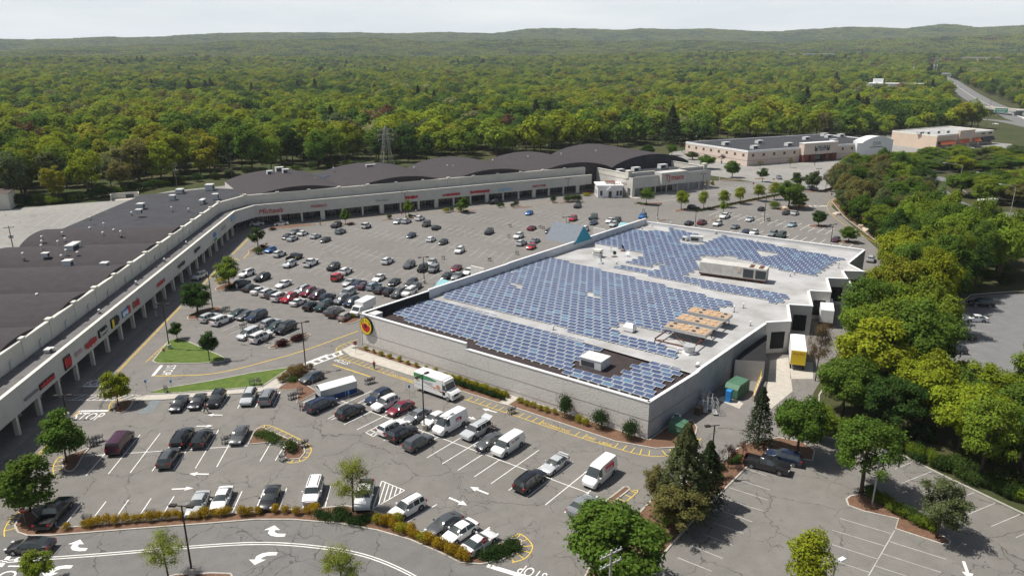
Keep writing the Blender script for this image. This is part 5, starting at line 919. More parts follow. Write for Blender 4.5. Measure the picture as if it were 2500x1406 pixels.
# ================================================================== vegetation
def leaf_material(name, inst=False, transl=.42):
    m = bpy.data.materials.new(name); m.use_nodes = True; nt = m.node_tree; nt.nodes.clear()
    if inst: src = N(nt, 'ShaderNodeAttribute', attribute_type='INSTANCER', attribute_name='tint').outputs['Color']
    else: src = N(nt, 'ShaderNodeObjectInfo').outputs['Color']
    ge = N(nt, 'ShaderNodeNewGeometry'); hs = N(nt, 'ShaderNodeHueSaturation'); mr = N(nt, 'ShaderNodeMapRange'); mr.inputs[3].default_value = .62; mr.inputs[4].default_value = 1.42; L(nt, ge.outputs['Random Per Island'], mr.inputs[0]); L(nt, mr.outputs[0], hs.inputs['Value']); L(nt, src, hs.inputs['Color'])
    mr2 = N(nt, 'ShaderNodeMapRange'); mr2.inputs[3].default_value = .485; mr2.inputs[4].default_value = .515; L(nt, ge.outputs['Random Per Island'], mr2.inputs[0]); L(nt, mr2.outputs[0], hs.inputs['Hue'])
    df = N(nt, 'ShaderNodeBsdfDiffuse'); tr = N(nt, 'ShaderNodeBsdfTranslucent'); L(nt, hs.outputs[0], df.inputs[0]); L(nt, hs.outputs[0], tr.inputs[0]); mx = N(nt, 'ShaderNodeMixShader'); mx.inputs[0].default_value = transl; L(nt, df.outputs[0], mx.inputs[1]); L(nt, tr.outputs[0], mx.inputs[2])
    o = N(nt, 'ShaderNodeOutputMaterial'); L(nt, mx.outputs[0], o.inputs[0]); return m
m_leaf = leaf_material('leaves'); m_leafi = leaf_material('forest_leaves', True); m_bark = M('bark', (.085, .065, .05), .95, var=.2, vs=3); m_barkp = M('pale_bark', (.22, .19, .16), .95, var=.2, vs=3)
def quads_mesh(name, c, nrm, size, asp, rs, mat):
    n = len(c); nrm = nrm / np.linalg.norm(nrm, axis=1)[:, None]; r = rs.normal(size=(n, 3)); a = np.cross(nrm, r); a /= np.linalg.norm(a, axis=1)[:, None] + 1e-9; b = np.cross(nrm, a)
    a = a * size[:, None] * .5; b = b * (size * asp)[:, None] * .5; fold = nrm * (size * .12)[:, None]
    v = np.stack([c - a, c - b - fold, c + a, c + b - fold], 1).reshape(-1, 3)
    me = bpy.data.meshes.new(name); me.vertices.add(n * 4); me.vertices.foreach_set('co', v.astype(np.float32).ravel()); me.loops.add(n * 4); me.loops.foreach_set('vertex_index', np.arange(n * 4, dtype=np.int32)); me.polygons.add(n); me.polygons.foreach_set('loop_start', np.arange(0, n * 4, 4, dtype=np.int32)); me.polygons.foreach_set('loop_total', np.full(n, 4, np.int32)); me.materials.append(mat); me.update(); me.validate(); return me
def crown_pts(rs, n, lobes, rx, rz, zc, lobe_r, low=.0, shell=.72):
    cs = []
    while len(cs) < lobes:
        p = rs.uniform(-1, 1, 3); q = np.linalg.norm(p)
        if q > 1 or q < .25 or p[2] < -.75 + low: continue
        cs.append(p * np.array([rx, rx, rz]) * .82 + np.array([0, 0, zc]))
    cs = np.array(cs + [[0, 0, zc + rz * .5], [0, 0, zc]]); lr = lobe_r * rs.uniform(.65, 1.25, len(cs)); w_ = lr ** 2; pick = rs.choice(len(cs), n, p=w_ / w_.sum())
    d = rs.normal(size=(n, 3)); d /= np.linalg.norm(d, axis=1)[:, None]; d[:, 2] = np.where((d[:, 2] < -.3) & (rs.random(n) < .6), -d[:, 2], d[:, 2]); r = rs.uniform(shell, 1.04, n)
    r = np.where(rs.random(n) < .16, rs.uniform(1.0, 1.32, n), r)
    # wavy lobe surface
    r *= 1 + .16 * np.sin(d[:, 0] * 5 + pick) * np.cos(d[:, 1] * 4 + pick * 2)
    c = cs[pick] + d * (lr[pick] * r)[:, None] * np.array([1, 1, .82]); return c, d, cs, lr
def trunk(rs, h, r, branches, spread, zb, kinds='broad', ntw=0):
    b = MB(); b.tube([(0, 0, -.2), (rs.normal() * .1, rs.normal() * .1, h * .45), (rs.normal() * .2, rs.normal() * .2, h * .88)], [r, r * .7, r * .22], 7)
    for i in range(branches):
        t = rs.uniform(.35, .85); z0 = zb + (h - zb) * t * .7; a = rs.uniform(0, 6.28); L_ = spread * rs.uniform(.6, 1) * (1.15 - t * .5); e = np.array([math.cos(a) * L_, math.sin(a) * L_, z0 + L_ * rs.uniform(.45, .9)]); m_ = np.array([e[0] * .45, e[1] * .45, z0 + (e[2] - z0) * .62])
        b.tube([(0, 0, z0), tuple(m_), tuple(e)], [r * .36, r * .2, r * .06], 5)
        for j in range(ntw):
            f = rs.uniform(.35, .95); s = m_ + (e - m_) * f; q = s + np.array([rs.normal() * .8, rs.normal() * .8, rs.uniform(.5, 1.4)]); b.tube([tuple(s), tuple(q)], [r * .1, r * .03], 4)
    return b
TREES = {}
def tree_proto(key, seed, h, rx, rz, zc, lobes, lobe_r, n, ls, tr=.2, br=6, asp=.75, mat=None, low=0, ntw=0, up=.35, shell=.72, bark=None, rough=.42):
    rs = np.random.RandomState(seed); c, d, cs, lr = crown_pts(rs, n, lobes, rx, rz, zc, lobe_r, low, shell)
    e_ = c - np.array([0, 0, zc - rz * .35]); e_ /= np.linalg.norm(e_, axis=1)[:, None]; nrm = d * .45 + e_ * .6 + np.array([0, 0, up]) + rs.normal(size=(n, 3)) * rough; cm = quads_mesh('crown', c, nrm, ls * rs.uniform(.6, 1.35, n), asp, rs, mat or m_leaf)
    tm = trunk(rs, h, tr, br, rx * .85, zc - rz * .9, ntw=ntw).mesh('trunk', bark or m_bark, True); TREES[key] = (tm, cm, h, rx)
def spruce_proto(key, seed, h, rb, n, ls, mat=None, thin=.0):
    rs = np.random.RandomState(seed); t = rs.random(n) ** .75; z = .08 * h + t * .92 * h; tier = np.sin(z * 2.6) * .12; a = rs.uniform(0, 6.28, n); lob = 1 + .34 * np.sin(a * 5 + z * 1.7) * np.sin(a * 3 - z * 2.3 + 1) + .2 * np.sin(a * 9 + z * 5) ; r = rb * (1 - t) ** .8 * (1 + tier) * lob * rs.uniform(.45, 1.03, n) ** .5 + .12
    c = np.stack([r * np.cos(a), r * np.sin(a), z - r * .22], 1); d = np.stack([np.cos(a) * .6, np.sin(a) * .6, np.full(n, .8)], 1) + rs.normal(size=(n, 3)) * .4
    cm = quads_mesh('crown', c, d, ls * rs.uniform(.6, 1.4, n), .45, rs, mat or m_leaf); b = MB(); b.tube([(0, 0, -.2), (0, 0, h * .96)], [h * .016, .03], 7)
    for i in range(26):
        zz = h * (.1 + .8 * rs.random()); aa = rs.uniform(0, 6.28); rr = rb * (1 - zz / h) * .9; b.tube([(0, 0, zz), (rr * math.cos(aa), rr * math.sin(aa), zz - rr * .2)], [.05, .015], 4)
    TREES[key] = (b.mesh('trunk', m_bark, True), cm, h, rb)
# near prototypes
tree_proto('broad0', 1, 11, 4.7, 4.7, 6.1, 62, 1.15, 17000, .34, .26, 8, shell=.55); tree_proto('broad1', 2, 12, 4.3, 5.3, 6.5, 60, 1.15, 17000, .34, .26, 8, shell=.55); tree_proto('broad2', 3, 10, 5.1, 4.1, 5.7, 62, 1.1, 16000, .34, .28, 9, shell=.55)
tree_proto('airy0', 11, 11, 4.9, 4.5, 6.4, 60, .95, 9500, .30, .26, 12, ntw=3, shell=.45); tree_proto('airy1', 12, 12, 4.5, 4.9, 6.9, 60, .9, 9500, .30, .24, 12, ntw=3, shell=.45)
tree_proto('street0', 4, 5, 1.8, 1.9, 3.0, 34, .52, 6000, .19, .09, 6, low=.1, shell=.55); tree_proto('street1', 5, 5, 1.7, 2.1, 2.8, 34, .5, 6000, .19, .09, 6, shell=.55); tree_proto('maple', 6, 6, 2.4, 2.8, 3.1, 46, .62, 8500, .24, .10, 8, asp=.7, shell=.5)
tree_proto('sparse0', 7, 7, 2.4, 2.6, 4.3, 26, .75, 6500, .12, .11, 16, ntw=6, shell=.2, up=.2); tree_proto('sparse1', 8, 6.5, 2.5, 2.3, 4.0, 26, .75, 6000, .12, .10, 16, ntw=6, shell=.2, up=.2); tree_proto('cone', 9, 6, 1.5, 2.4, 3.5, 14, .75, 6000, .18, .08, 8)
tree_proto('plum', 10, 4, 1.3, 1.3, 2.6, 12, .55, 700, .17, .07, 10, ntw=3, shell=.4)
spruce_proto('spruce0', 21, 12, 2.9, 9000, .34); spruce_proto('spruce1', 22, 13, 2.4, 6500, .34)
# woodland (middle distance) and forest (far) prototypes
for i in range(4): tree_proto(f'wood{i}', 31 + i, 16 + i, 5.6 + .4 * (i % 2), 6.8 + .5 * i, 8.2 + .5 * i, 42, 1.7, 5200, .68, .28, 6, up=.35)
for i in range(2): tree_proto(f'thin{i}', 41 + i, 16 + i, 5.4, 6.2, 8.8, 40, 1.35, 3200, .58, .26, 12, ntw=3, shell=.4, up=.4)
spruce_proto('fir0', 45, 19, 5.0, 4200, .8)
for i in range(4): tree_proto(f'far{i}', 51 + i, 16, 6.6 + .5 * (i % 2), 6.6 + .5 * i, 9.0, 20, 2.4, 1150, 1.25, .25, 2, mat=m_leafi, up=.25, rough=.25)
for i in range(2): tree_proto(f'bare{i}', 71 + i, 16, 5.6, 5.6, 10.5, 22, 1.8, 420, 1.2, .28, 9, mat=m_leafi, up=.3, shell=.4, bark=m_barkp)
spruce_proto('farfir', 55, 18, 5.2, 800, 1.6, m_leafi)
LEAF = {'lime': (.225, .265, .022), 'yellow': (.25, .25, .028), 'spring': (.175, .235, .028), 'green': (.10, .165, .026), 'deep': (.052, .098, .022), 'olive': (.165, .150, .05), 'brown': (.165, .118, .06), 'rust': (.14, .072, .045), 'conifer': (.036, .052, .022), 'dull': (.115, .145, .06), 'plum': (.05, .018, .022), 'pale': (.24, .25, .10), 'spruce': (.095, .105, .042), 'bud': (.23, .27, .04)}
def tree(key, pos, h, col, label, cat='tree', group=None, w_=None, name=None, jit=.1):
    tm, cm, ph, prx = TREES[key]; s = h / ph; sx = s if w_ is None else w_ / prx
    t = thing(name or ('spruce_tree' if 'spruce' in key or 'fir' in key else 'broadleaf_tree'), label, cat, (pos[0], pos[1], pos[2] if len(pos) > 2 else 0.05), rnd.uniform(0, 6.28), group, (sx, sx, s))
    place(tm, 'trunk', t); o = place(cm, 'crown', t); c = LEAF[col] if isinstance(col, str) else col; k = rnd.uniform(1 - jit, 1 + jit); o.color = (c[0] * k * rnd.uniform(.94, 1.06), c[1] * k, c[2] * k, 1); return t
def ptree(key, bx, by, ty, wpx, col, label, **k):              # base, top and crown width as they appear
    g = G(bx, by); lo, hi = 0, 40
    for _ in range(40):
        m_ = (lo + hi) / 2
        if PX((g.x, g.y, m_))[1] > ty: lo = m_
        else: hi = m_
    d = g.y * _c + (CAMH) * _s; return tree(key, (g.x, g.y, .08), lo / .98, col, label, w_=wpx / 2 * d / F * .96, **k)
for a in [('maple',75,1250,1112,150,'green','full maple shading the black pickup at the left edge of the lot'), ('maple',163,1128,1000,120,'green','full maple beside the purple van'), ('maple',290,990,903,78,'lime','bright lime maple at the crosswalk island'), ('street0',433,829,787,42,'deep','smaller of the two round trees on the triangular lawn'), ('street0',512,881,808,55,'deep','larger of the two round trees on the triangular lawn'),
          ('broad2',483,765,692,92,'deep','dense dark green tree beside the row of parked cars'), ('street1',560,702,628,70,'spring','round light green tree between two islands along the arcade road'), ('street0',630,608,556,44,'deep','dark round tree at the mall corner lamp post'), ('street1',844,548,511,26,'green','slim tree in front of the MODELL\'S storefront'), ('street1',998,527,488,26,'spring','slim tree beside the tall lamp by the right fascia'), ('street1',1131,520,481,36,'green','tree with shrubs below the long red script sign'),
          ('sparse0',862,1250,1120,118,'bud','wispy budding tree over the white pickup truck'), ('sparse1',412,1412,1300,122,'bud','wispy budding tree by the access road lamp post'), ('sparse0',838,1460,1335,130,'bud','wispy budding tree cut by the bottom picture edge'), ('street1',100,1425,1345,82,'spring','small tree cut by the bottom left corner'),
          ('cone',1578,500,458,34,'green','darker first tree of the planted row before the end store'), ('cone',1663,513,465,36,'lime','second tree of the planted row before the end store'), ('cone',1717,511,465,27,'lime','third tree of the planted row before the end store'), ('cone',1766,507,463,28,'lime','fourth tree of the planted row, behind a small round sapling'), ('cone',1806,498,455,30,'lime','fifth tree of the planted row before the end store'), ('cone',1851,492,449,30,'lime','sixth tree of the planted row before the end store'), ('street1',1766,520,490,22,'spring','small round sapling in front of the planted row'),
          ('broad0',1925,508,438,76,'green','large spreading tree on the island behind the supermarket'), ('cone',1890,488,443,28,'yellow','yellowish tree left of the large island tree'), ('broad1',1950,512,470,44,'green','low right-hand tree of the large island group'), ('street0',1861,445,410,32,'deep','dark egg-shaped tree in the pale retail lot'), ('street0',1945,462,420,36,'deep','dark tree left of the tall lamp in the retail lot'), ('broad2',1981,466,418,50,'dull','olive spreading tree at the tall lamp in the retail lot'), ('sparse0',2015,468,420,30,'dull','almost bare tree at the edge of the retail lot'), ('broad2',1998,552,515,44,'deep','flat-crowned tree on the first oval island behind the supermarket'), ('broad2',2071,592,553,54,'green','flat-crowned tree on the second oval island behind the supermarket'),
          ('broad2',1787,434,392,44,'green','round tree by the white flagpole'), ('broad0',1725,413,377,50,'green','large tree behind the end store'), ('plum',1762,400,375,22,'plum','small purple tree before the beige wall'), ('plum',1741,385,362,24,'plum','right purple tree against the beige store wall'), ('plum',1703,378,352,24,'plum','left purple tree against the beige store wall'), ('plum',1665,372,347,24,'plum','purple tree at the corner of the beige store'), ('sparse1',1855,412,392,18,'olive','thin tree on the pale lot before the beige store'), ('sparse1',1928,410,384,18,'olive','thin tree left of the brick entrance'), ('broad1',1578,392,352,42,'deep','dark tree behind the last barrel roof'), ('broad0',1640,380,350,30,'green','tree left of the beige store'), ('broad1',1693,345,328,40,'lime','lime tree behind the beige store roof'), ('broad2',1690,390,370,40,'dull','olive tree in front of the beige store corner'),
          ('broad1',1500,1452,1222,255,'green','big bright green tree at the bottom of the planting strip'), ('spruce0',1662,1268,1040,150,'spruce','tall brownish spruce between the two lots'), ('spruce1',1722,1235,1080,95,'conifer','dark spruce on the right flank of the brownish one'), ('airy0',1655,1302,1188,165,'olive','olive shrubby tree at the foot of the spruce'), ('airy1',1600,1240,1130,80,'olive','thin olive tree left of the spruce'), ('plum',1751,1166,1108,42,'plum','left purple plum sapling by the lamp post'), ('plum',1777,1144,1080,44,'plum','right purple plum sapling by the lamp post'), ('plum',1812,1115,1075,34,'rust','bare reddish sapling near the dark spruce'), ('spruce1',1850,1085,948,72,'conifer','slender dark spruce at the loading yard corner'),
          ('broad0',1945,1118,962,140,'green','round green tree above the dark blue SUV'), ('broad1',2003,1075,985,90,'spring','light tree beside the loading yard'), ('airy0',2102,1206,1018,205,'green','open-branched tree on the lower right island'), ('airy1',2286,1312,1165,150,'dull','thin grey-green tree at the tip of the lower right island'), ('cone',1962,1480,1288,100,'lime','ragged young tree at the bottom picture edge'), ('sparse0',1990,930,780,70,'brown','bare brown tree beside the docked trailers'), ('broad0',2560,1300,1190,120,'green','tree leaning in at the right picture edge')]:
    ptree(*a, jit=.05)
# woods at the right: individual trees of a few kinds
WOODS = [([(2040,482),(2066,442),(2140,425),(2225,428),(2212,468),(2250,495),(2262,560),(2200,612),(2150,590),(2060,530)], 6.2, (10, 15), ['olive','olive','green','dull','spring','deep'], 'the wood between the ramp and the retail lot'),
         ([(2180,640),(2262,566),(2300,600),(2420,640),(2620,690),(2480,700),(2368,706),(2312,755),(2268,850),(2225,955),(2120,1000),(2010,985),(2040,900),(2120,800),(2180,700)], 6.2, (13, 19), ['lime','spring','green','yellow','green','spring','deep'], 'the wood behind the loading docks'),
         ([(2040,1010),(2225,965),(2330,994),(2600,1020),(2620,1260),(2500,1228),(2295,1138),(2190,1092),(2030,1055)], 5.8, (8.5, 13.5), ['green','spring','deep','green','lime','spring'], 'the wood beside the lower right lot'),
         ([(2310,470),(2400,497),(2520,512),(2600,480),(2540,455),(2400,460)], 7.5, (8, 11), ['olive','spring','green'], 'the trees inside the ramp loop'),
         ([(2085,425),(2200,398),(2330,388),(2480,384),(2540,410),(2400,424),(2200,424)], 8.5, (6, 9.5), ['spring','green','lime','dull'], 'the trees between the ramp and the orange shops'),
         ([(2262,568),(2300,545),(2400,590),(2520,640),(2400,640),(2290,610)], 5.5, (2.2, 4), ['lime','olive','yellow','spring'], 'the scrub below the pylon sign')]
CN = {'lime': 'bright lime', 'spring': 'light green', 'green': 'mid green', 'yellow': 'yellow green', 'deep': 'dark green', 'olive': 'olive', 'brown': 'brownish', 'dull': 'grey green', 'rust': 'rusty', 'conifer': 'dark evergreen', 'pale': 'pale blossoming'}
def scatter(poly, sp, rr, px=True, lim=9999):
    P = [G(*p).to_2d() for p in poly] if px else poly; xs = [p.x for p in P]; ys = [p.y for p in P]; out = []
    for _ in range(int((max(xs) - min(xs)) * (max(ys) - min(ys)) / sp ** 2 * 8)):
        q = Vector((rr.uniform(min(xs), max(xs)), rr.uniform(min(ys), max(ys))))
        if inside(q, P) and all((q - o).length > sp for o in out): out.append(q)
        if len(out) >= lim: break
    return out
rw = random.Random(5)
for poly, sp, (h0, h1), cols, ph in WOODS:
    for q in scatter(poly, sp, rw):
        col = rw.choice(cols); h = rw.uniform(h0, h1); key = rw.choice(['airy0', 'airy1'] if col in ('brown', 'dull') else ['broad0', 'broad1', 'broad2', 'broad0', 'airy0']); tree(key, (q.x, q.y, .05), h, col, f'{CN[col]} tree in {ph}', group=f'trees in {ph}', w_=sp * rw.uniform(.72, 1.02) if h > 5 else h * .55, jit=.15)
# ------------------------------------------------------------------ far buildings, placed on the rising ground
HAZE = 6.5e-5
def far_pos(px, d_):
    u = (px - CX) / F; x = u * d_ * _c; return (x, d_, tz(x, d_))
FARB = [(1965,150,2700,190,30,13,'sign_white','grey_membrane',9,'long white office building with a dark window band on the far rise'), (2083,152,2700,160,30,10,'tan_stucco','grey_membrane',8,'long tan office building beside the white one on the far rise'), (2317,162,2300,110,30,11,'red_brick_pier','grey_membrane',5,'low red-brown building under the far hills'), (2393,160,2350,120,30,11,'beige_store_wall','white_metal_coping',5,'pale flat building right of the red-brown one'), (2300,182,1750,120,30,7,'sign_white','white_metal_coping',6,'strip of low white sheds in the valley'), (2445,183,1700,110,40,8,'sign_white','white_metal_coping',5,'white warehouse near the right edge of the valley'),
    (2192,215,1180,78,40,13,'sign_white','white_metal_coping',3,'large white factory block above the trees'), (2150,203,1200,14,10,19,'sign_white','white_metal_coping',0,'white tower at the end of the factory block'), (2030,229,1050,70,20,7,'sign_white','white_metal_coping',4,'long low white roof in front of the factory'), (800,130,3600,120,20,8,'grey_stucco','grey_membrane',4,'tiny grey building at the foot of the hills'), (1480,134,3300,80,20,7,'sign_white','white_metal_coping',3,'small white building at the foot of the hills'), (1655,142,2900,150,20,8,'sign_blue','grey_membrane',5,'dark blue long roof in the forest before the hills')]
M('beige_store_wall', (.6, .52, .46), .9)
FPOS = [(far_pos(f[0], f[2]), f[3]) for f in FARB]
def far_clear(x, y): return any(abs(x - p[0] * y / p[1]) < w_ * .5 + 12 and -55 - p[1] * .05 < y - p[1] < 30 for p, w_ in FPOS)
# ------------------------------------------------------------------ the wood behind the mall: nearest trees single, the rest one forest
EDGE = [(-1200,640),(-400,545),(0,503),(100,497),(190,490),(300,470),(420,450),(520,438),(600,425),(700,416),(800,410),(900,402),(1000,398),(1100,392),(1200,384),(1300,375),(1400,366),(1490,360),(1590,358),(1680,353),(1800,346),(1900,339),(2060,338),(2190,334),(2330,320),(2420,316),(2600,345)]
def behind_edge(x, y):
    q = PX((x, y, 0))
    if q[1] < 100 or q[1] > 1e8: return q[1] <= 1e8
    return q[1] < np.interp(q[0], [e[0] for e in EDGE], [e[1] for e in EDGE])
HWL = [p.to_2d() for p in hw]
HWX = [(2258,202),(2300,212),(2350,228),(2450,256),(2600,318),(2580,350),(2430,320),(2335,302),(2320,276),(2322,250),(2285,228)]
def near_road(x, y, r=24):
    if inside(PX((x, y, 0)), HWX): return True
    return near_road0(x, y, r)
def near_road0(x, y, r=24): v = Vector((x, y)); return any((v - p).length < r for p in HWL)
CLEAR = [((650,326),18), ((703,288),16), ((1005,266),14), ((1395,217),16), ((850,246),14), ((650,410),10), ((2410,262),28), ((2350,262),22), ((2300,290),18), ((2220,300),20), ((760,268),14), ((2480,245),10)]
CLP = [(G(*p).to_2d(), r) for p, r in CLEAR]
def cleared(x, y): v = Vector((x, y)); return any((v - c).length < r for c, r in CLP)
rf = random.Random(11); cells = []
def wood_patch(x, y): return mnoise.noise(Vector((x / 70, y / 70, 1.7))), mnoise.noise(Vector((x / 240, y / 240, 9.1)))
def pick_col(x, y, r):
    a, b = wood_patch(x, y); u = .5 + (r.random() - .5) * .75 + a * .55 + b * .35
    if r.random() < .045: return r.choice(['brown', 'rust', 'dull', 'olive', 'pale'])
    if u < -.12: return 'conifer'
    if u < .20: return 'deep'
    if u < .38: return 'green'
    if u < .60: return 'spring'
    if u < .86: return 'lime'
    if u < .98: return 'yellow'
    return r.choice(['olive', 'dull', 'spring'])
d = 200.0
pts = []
while d < 3500:
    s = 12 if d < 700 else 12.5 if d < 1000 else 13.5 if d < 1600 else 15.5 if d < 2400 else 18
    n = int(R(88) * d / s)
    for i in range(n):
        a = R(-44) + R(88) * (i + rf.uniform(-.45, .45)) / n; dd = d + rf.uniform(-.45, .45) * s; x, y = dd * math.sin(a), dd * math.cos(a)
        if behind_edge(x, y) and not near_road(x, y, 22 if dd < 1200 else 12) and not cleared(x, y) and not (dd > 900 and far_clear(x, y)): pts.append((dd, x, y))
    d += s
rank = sorted(pts, key=lambda p: (-PX((p[1], p[2], 9))[1] if -60 < PX((p[1], p[2], 9))[0] < 2560 else 9e9))
NSING = 120
single = set(rank[:NSING])
for p in rank[:NSING]:
    dd, x, y = p; col = pick_col(x, y, rf); ed = PX((x, y, 0)); h = rf.uniform(16, 25) * (.92 if ed[0] < 400 else 1)
    key = 'fir0' if col == 'conifer' else rf.choice(['thin0', 'thin1']) if col in ('brown', 'olive', 'dull', 'rust') else rf.choice(['wood0', 'wood1', 'wood2', 'wood3', 'thin0'])
    tree(key, (x, y, 0), h, col, f'{CN[col]} tree standing in the front of the forest behind the mall', group='trees at the front of the forest', jit=.18)
# low bushes along the forest edge
forest_cols = []
fpts = []; fs = []; fr = []; fi = []; ft = []
for p in pts:
    if p in single: continue
    dd, x, y = p; col = pick_col(x, y, rf); c = LEAF[col]; k = rf.uniform(.8, 1.2); h = rf.choice([rf.uniform(.7, 1.0), rf.uniform(.95, 1.3), rf.uniform(1.1, 1.55)]) * (1.0 if col != 'conifer' else 1.1)
    fpts.append((x, y, tz(x, y) - .3)); fs.append((h * rf.uniform(.85, 1.2) * (1 if dd < 1500 else 1.15), h)); fr.append(rf.uniform(0, 6.28)); fi.append(6 if col == 'conifer' else 4 + rf.randrange(2) if col in ('brown', 'olive', 'rust') else rf.randrange(4)); ft.append((c[0] * k, c[1] * k, c[2] * k, 1))
# hill woods
cl = MB(); rs = np.random.RandomState(3); cc = []; dn = []
for i in range(11):
    c0 = np.array([rs.uniform(-22, 22), rs.uniform(-22, 22), 7 + rs.uniform(0, 3)]); n = 26; dd_ = rs.normal(size=(n, 3)); dd_[:, 2] = np.abs(dd_[:, 2]); dd_ /= np.linalg.norm(dd_, axis=1)[:, None]; cc.append(c0 + dd_ * np.array([8.5, 8.5, 7]) * rs.uniform(.8, 1.05, n)[:, None]); dn.append(dd_ + rs.normal(size=(n, 3)) * .25)
cc = np.concatenate(cc); hill_me = quads_mesh('crown', cc, np.concatenate(dn), 6.0 * rs.uniform(.7, 1.3, len(cc)), .9, rs, m_leafi)
d = 3450.0
while d < 7300:
    s = 30; n = int(R(82) * d / s)
    for i in range(n):
        a = R(-41) + R(82) * (i + rf.uniform(-.5, .5)) / n; dd = d + rf.uniform(-.5, .5) * s; x, y = dd * math.sin(a), dd * math.cos(a); col = pick_col(x * .35, y * .35, rf); c = LEAF[{'conifer': 'deep', 'rust': 'brown', 'yellow': 'lime'}.get(col, col)]; k = rf.uniform(.82, 1.12); q = rf.uniform(.85, 1.2)
        fpts.append((x, y, tz(x, y) - 3)); fs.append((q, q * rf.uniform(.9, 1.3))); fr.append(rf.uniform(0, 6.28)); fi.append(7); ft.append((c[0] * k * .9, c[1] * k * .9, c[2] * k * 1.0, 1))
    d += s
def scatter_stuff(name, label, cat, P_, S3, rot, idx, tint, protos):
    pc = bpy.data.collections.new(name + '_kinds')
    for i, me in enumerate(protos): o = bpy.data.objects.new('%d_%s_kind' % (i, name), me); pc.objects.link(o)
    me = bpy.data.meshes.new(name); me.from_pydata(P_, [], [])
    at = me.attributes.new('tscale', 'FLOAT_VECTOR', 'POINT'); at.data.foreach_set('vector', np.array(S3, np.float32).ravel())
    at = me.attributes.new('trot', 'FLOAT', 'POINT'); at.data.foreach_set('value', np.array(rot, np.float32)); at = me.attributes.new('tidx', 'INT', 'POINT'); at.data.foreach_set('value', np.array(idx, np.int32)); at = me.attributes.new('tint', 'FLOAT_COLOR', 'POINT'); at.data.foreach_set('color', np.array(tint, np.float32).ravel())
    fo = bpy.data.objects.new(name, me); COL.objects.link(fo); tag(fo, label, cat, None, 'stuff')
    gt = bpy.data.node_groups.new(name + '_scatter', 'GeometryNodeTree'); gt.interface.new_socket('Geometry', in_out='INPUT', socket_type='NodeSocketGeometry'); gt.interface.new_socket('Geometry', in_out='OUTPUT', socket_type='NodeSocketGeometry')
    gi = N(gt, 'NodeGroupInput'); go = N(gt, 'NodeGroupOutput'); ci = N(gt, 'GeometryNodeCollectionInfo'); ci.inputs[0].default_value = pc; ci.inputs['Separate Children'].default_value = True; ci.inputs['Reset Children'].default_value = True
    io = N(gt, 'GeometryNodeInstanceOnPoints'); io.inputs['Pick Instance'].default_value = True
    def na(n, t): q = N(gt, 'GeometryNodeInputNamedAttribute', data_type=t); q.inputs['Name'].default_value = n; return q
    a1, a2, a3 = na('tscale', 'FLOAT_VECTOR'), na('trot', 'FLOAT'), na('tidx', 'INT'); cx_ = N(gt, 'ShaderNodeCombineXYZ'); mp2 = N(gt, 'GeometryNodeMeshToPoints')
    L(gt, a2.outputs['Attribute'], cx_.inputs['Z']); L(gt, gi.outputs[0], mp2.inputs[0]); L(gt, mp2.outputs[0], io.inputs['Points']); L(gt, ci.outputs[0], io.inputs['Instance']); L(gt, a3.outputs['Attribute'], io.inputs['Instance Index']); L(gt, cx_.outputs[0], io.inputs['Rotation']); L(gt, a1.outputs['Attribute'], io.inputs['Scale']); L(gt, io.outputs[0], go.inputs[0])
    md = fo.modifiers.new('scatter', 'NODES'); md.node_group = gt; return fo
kinds = []
for key in ['far0', 'far1', 'far2', 'far3', 'bare0', 'bare1', 'farfir']:
    tm, cm = TREES[key][:2]; bm = bmesh.new(); bm.from_mesh(cm); bm.from_mesh(tm); me = bpy.data.meshes.new('forest_tree'); bm.to_mesh(me); bm.free(); me.materials.append(m_leafi); me.materials.append(TREES[key][0].materials[0]); nc = len(cm.polygons); mi = np.zeros(len(me.polygons), np.int32); mi[nc:] = 1; me.polygons.foreach_set('material_index', mi); kinds.append(me)
scatter_stuff('forest', 'mixed spring forest stretching from behind the mall to the far hills', 'forest', fpts, [(a, a, b) for a, b in fs], fr, fi, ft, kinds + [hill_me])
# ------------------------------------------------------------------ shrubs
def shrub_proto(key, seed, n, ls, lobes=5, flat=.75, lr_=.5):
    rs = np.random.RandomState(seed); c, d_, cs, lr = crown_pts(rs, n, lobes, .62, .42 * flat, .55 * flat, lr_, .5, .75); c[:, 2] = np.maximum(c[:, 2], .03); TREES[key] = (None, quads_mesh('foliage', c, d_ + np.array([0, 0, .3]) + rs.normal(size=(n, 3)) * .5, ls * rs.uniform(.6, 1.4, n), .7, rs, m_leaf), 1, 1)
BULK = []
def bulk(xy, w_, col, h, z=.05): c = SH[col]; k = rnd.uniform(.8, 1.2); BULK.append(((xy[0], xy[1], z), (w_ / 2, w_ / 2, h), rnd.uniform(0, 6.28), rnd.randrange(3), (c[0] * k, c[1] * k, c[2] * k, 1)))
for i in range(3): shrub_proto(f'bush{i}', 80 + i, 1400, .10)
shrub_proto('low', 85, 800, .13, 8, .4); shrub_proto('ball', 86, 2200, .10, 9, .95, .56)
SH = {'gold': (.34, .225, .02), 'goldgreen': (.27, .25, .022), 'green': (.06, .095, .022), 'deep': (.035, .065, .018), 'maroon': (.055, .016, .018), 'tan': (.20, .14, .05), 'lime': (.13, .18, .02)}
_shn = {}
def shrub(px, w_, col, label, group, h=None, key=None, z=.12, xy=None):
    p = Vector((xy[0], xy[1], 0)) if xy is not None else G(*px); o = place(TREES[key or rnd.choice(['bush0', 'bush1', 'bush2'])][1], 'shrub', None, (p.x, p.y, z), rnd.uniform(0, 6.28), label, 'shrub', group, None, (w_ / 2, w_ / 2, (h or w_ * .62))); c = SH[col]; k = rnd.uniform(.85, 1.15); o.color = (c[0] * k, c[1] * k, c[2] * k, 1); return o
GY = 'golden shrubs along the access road'
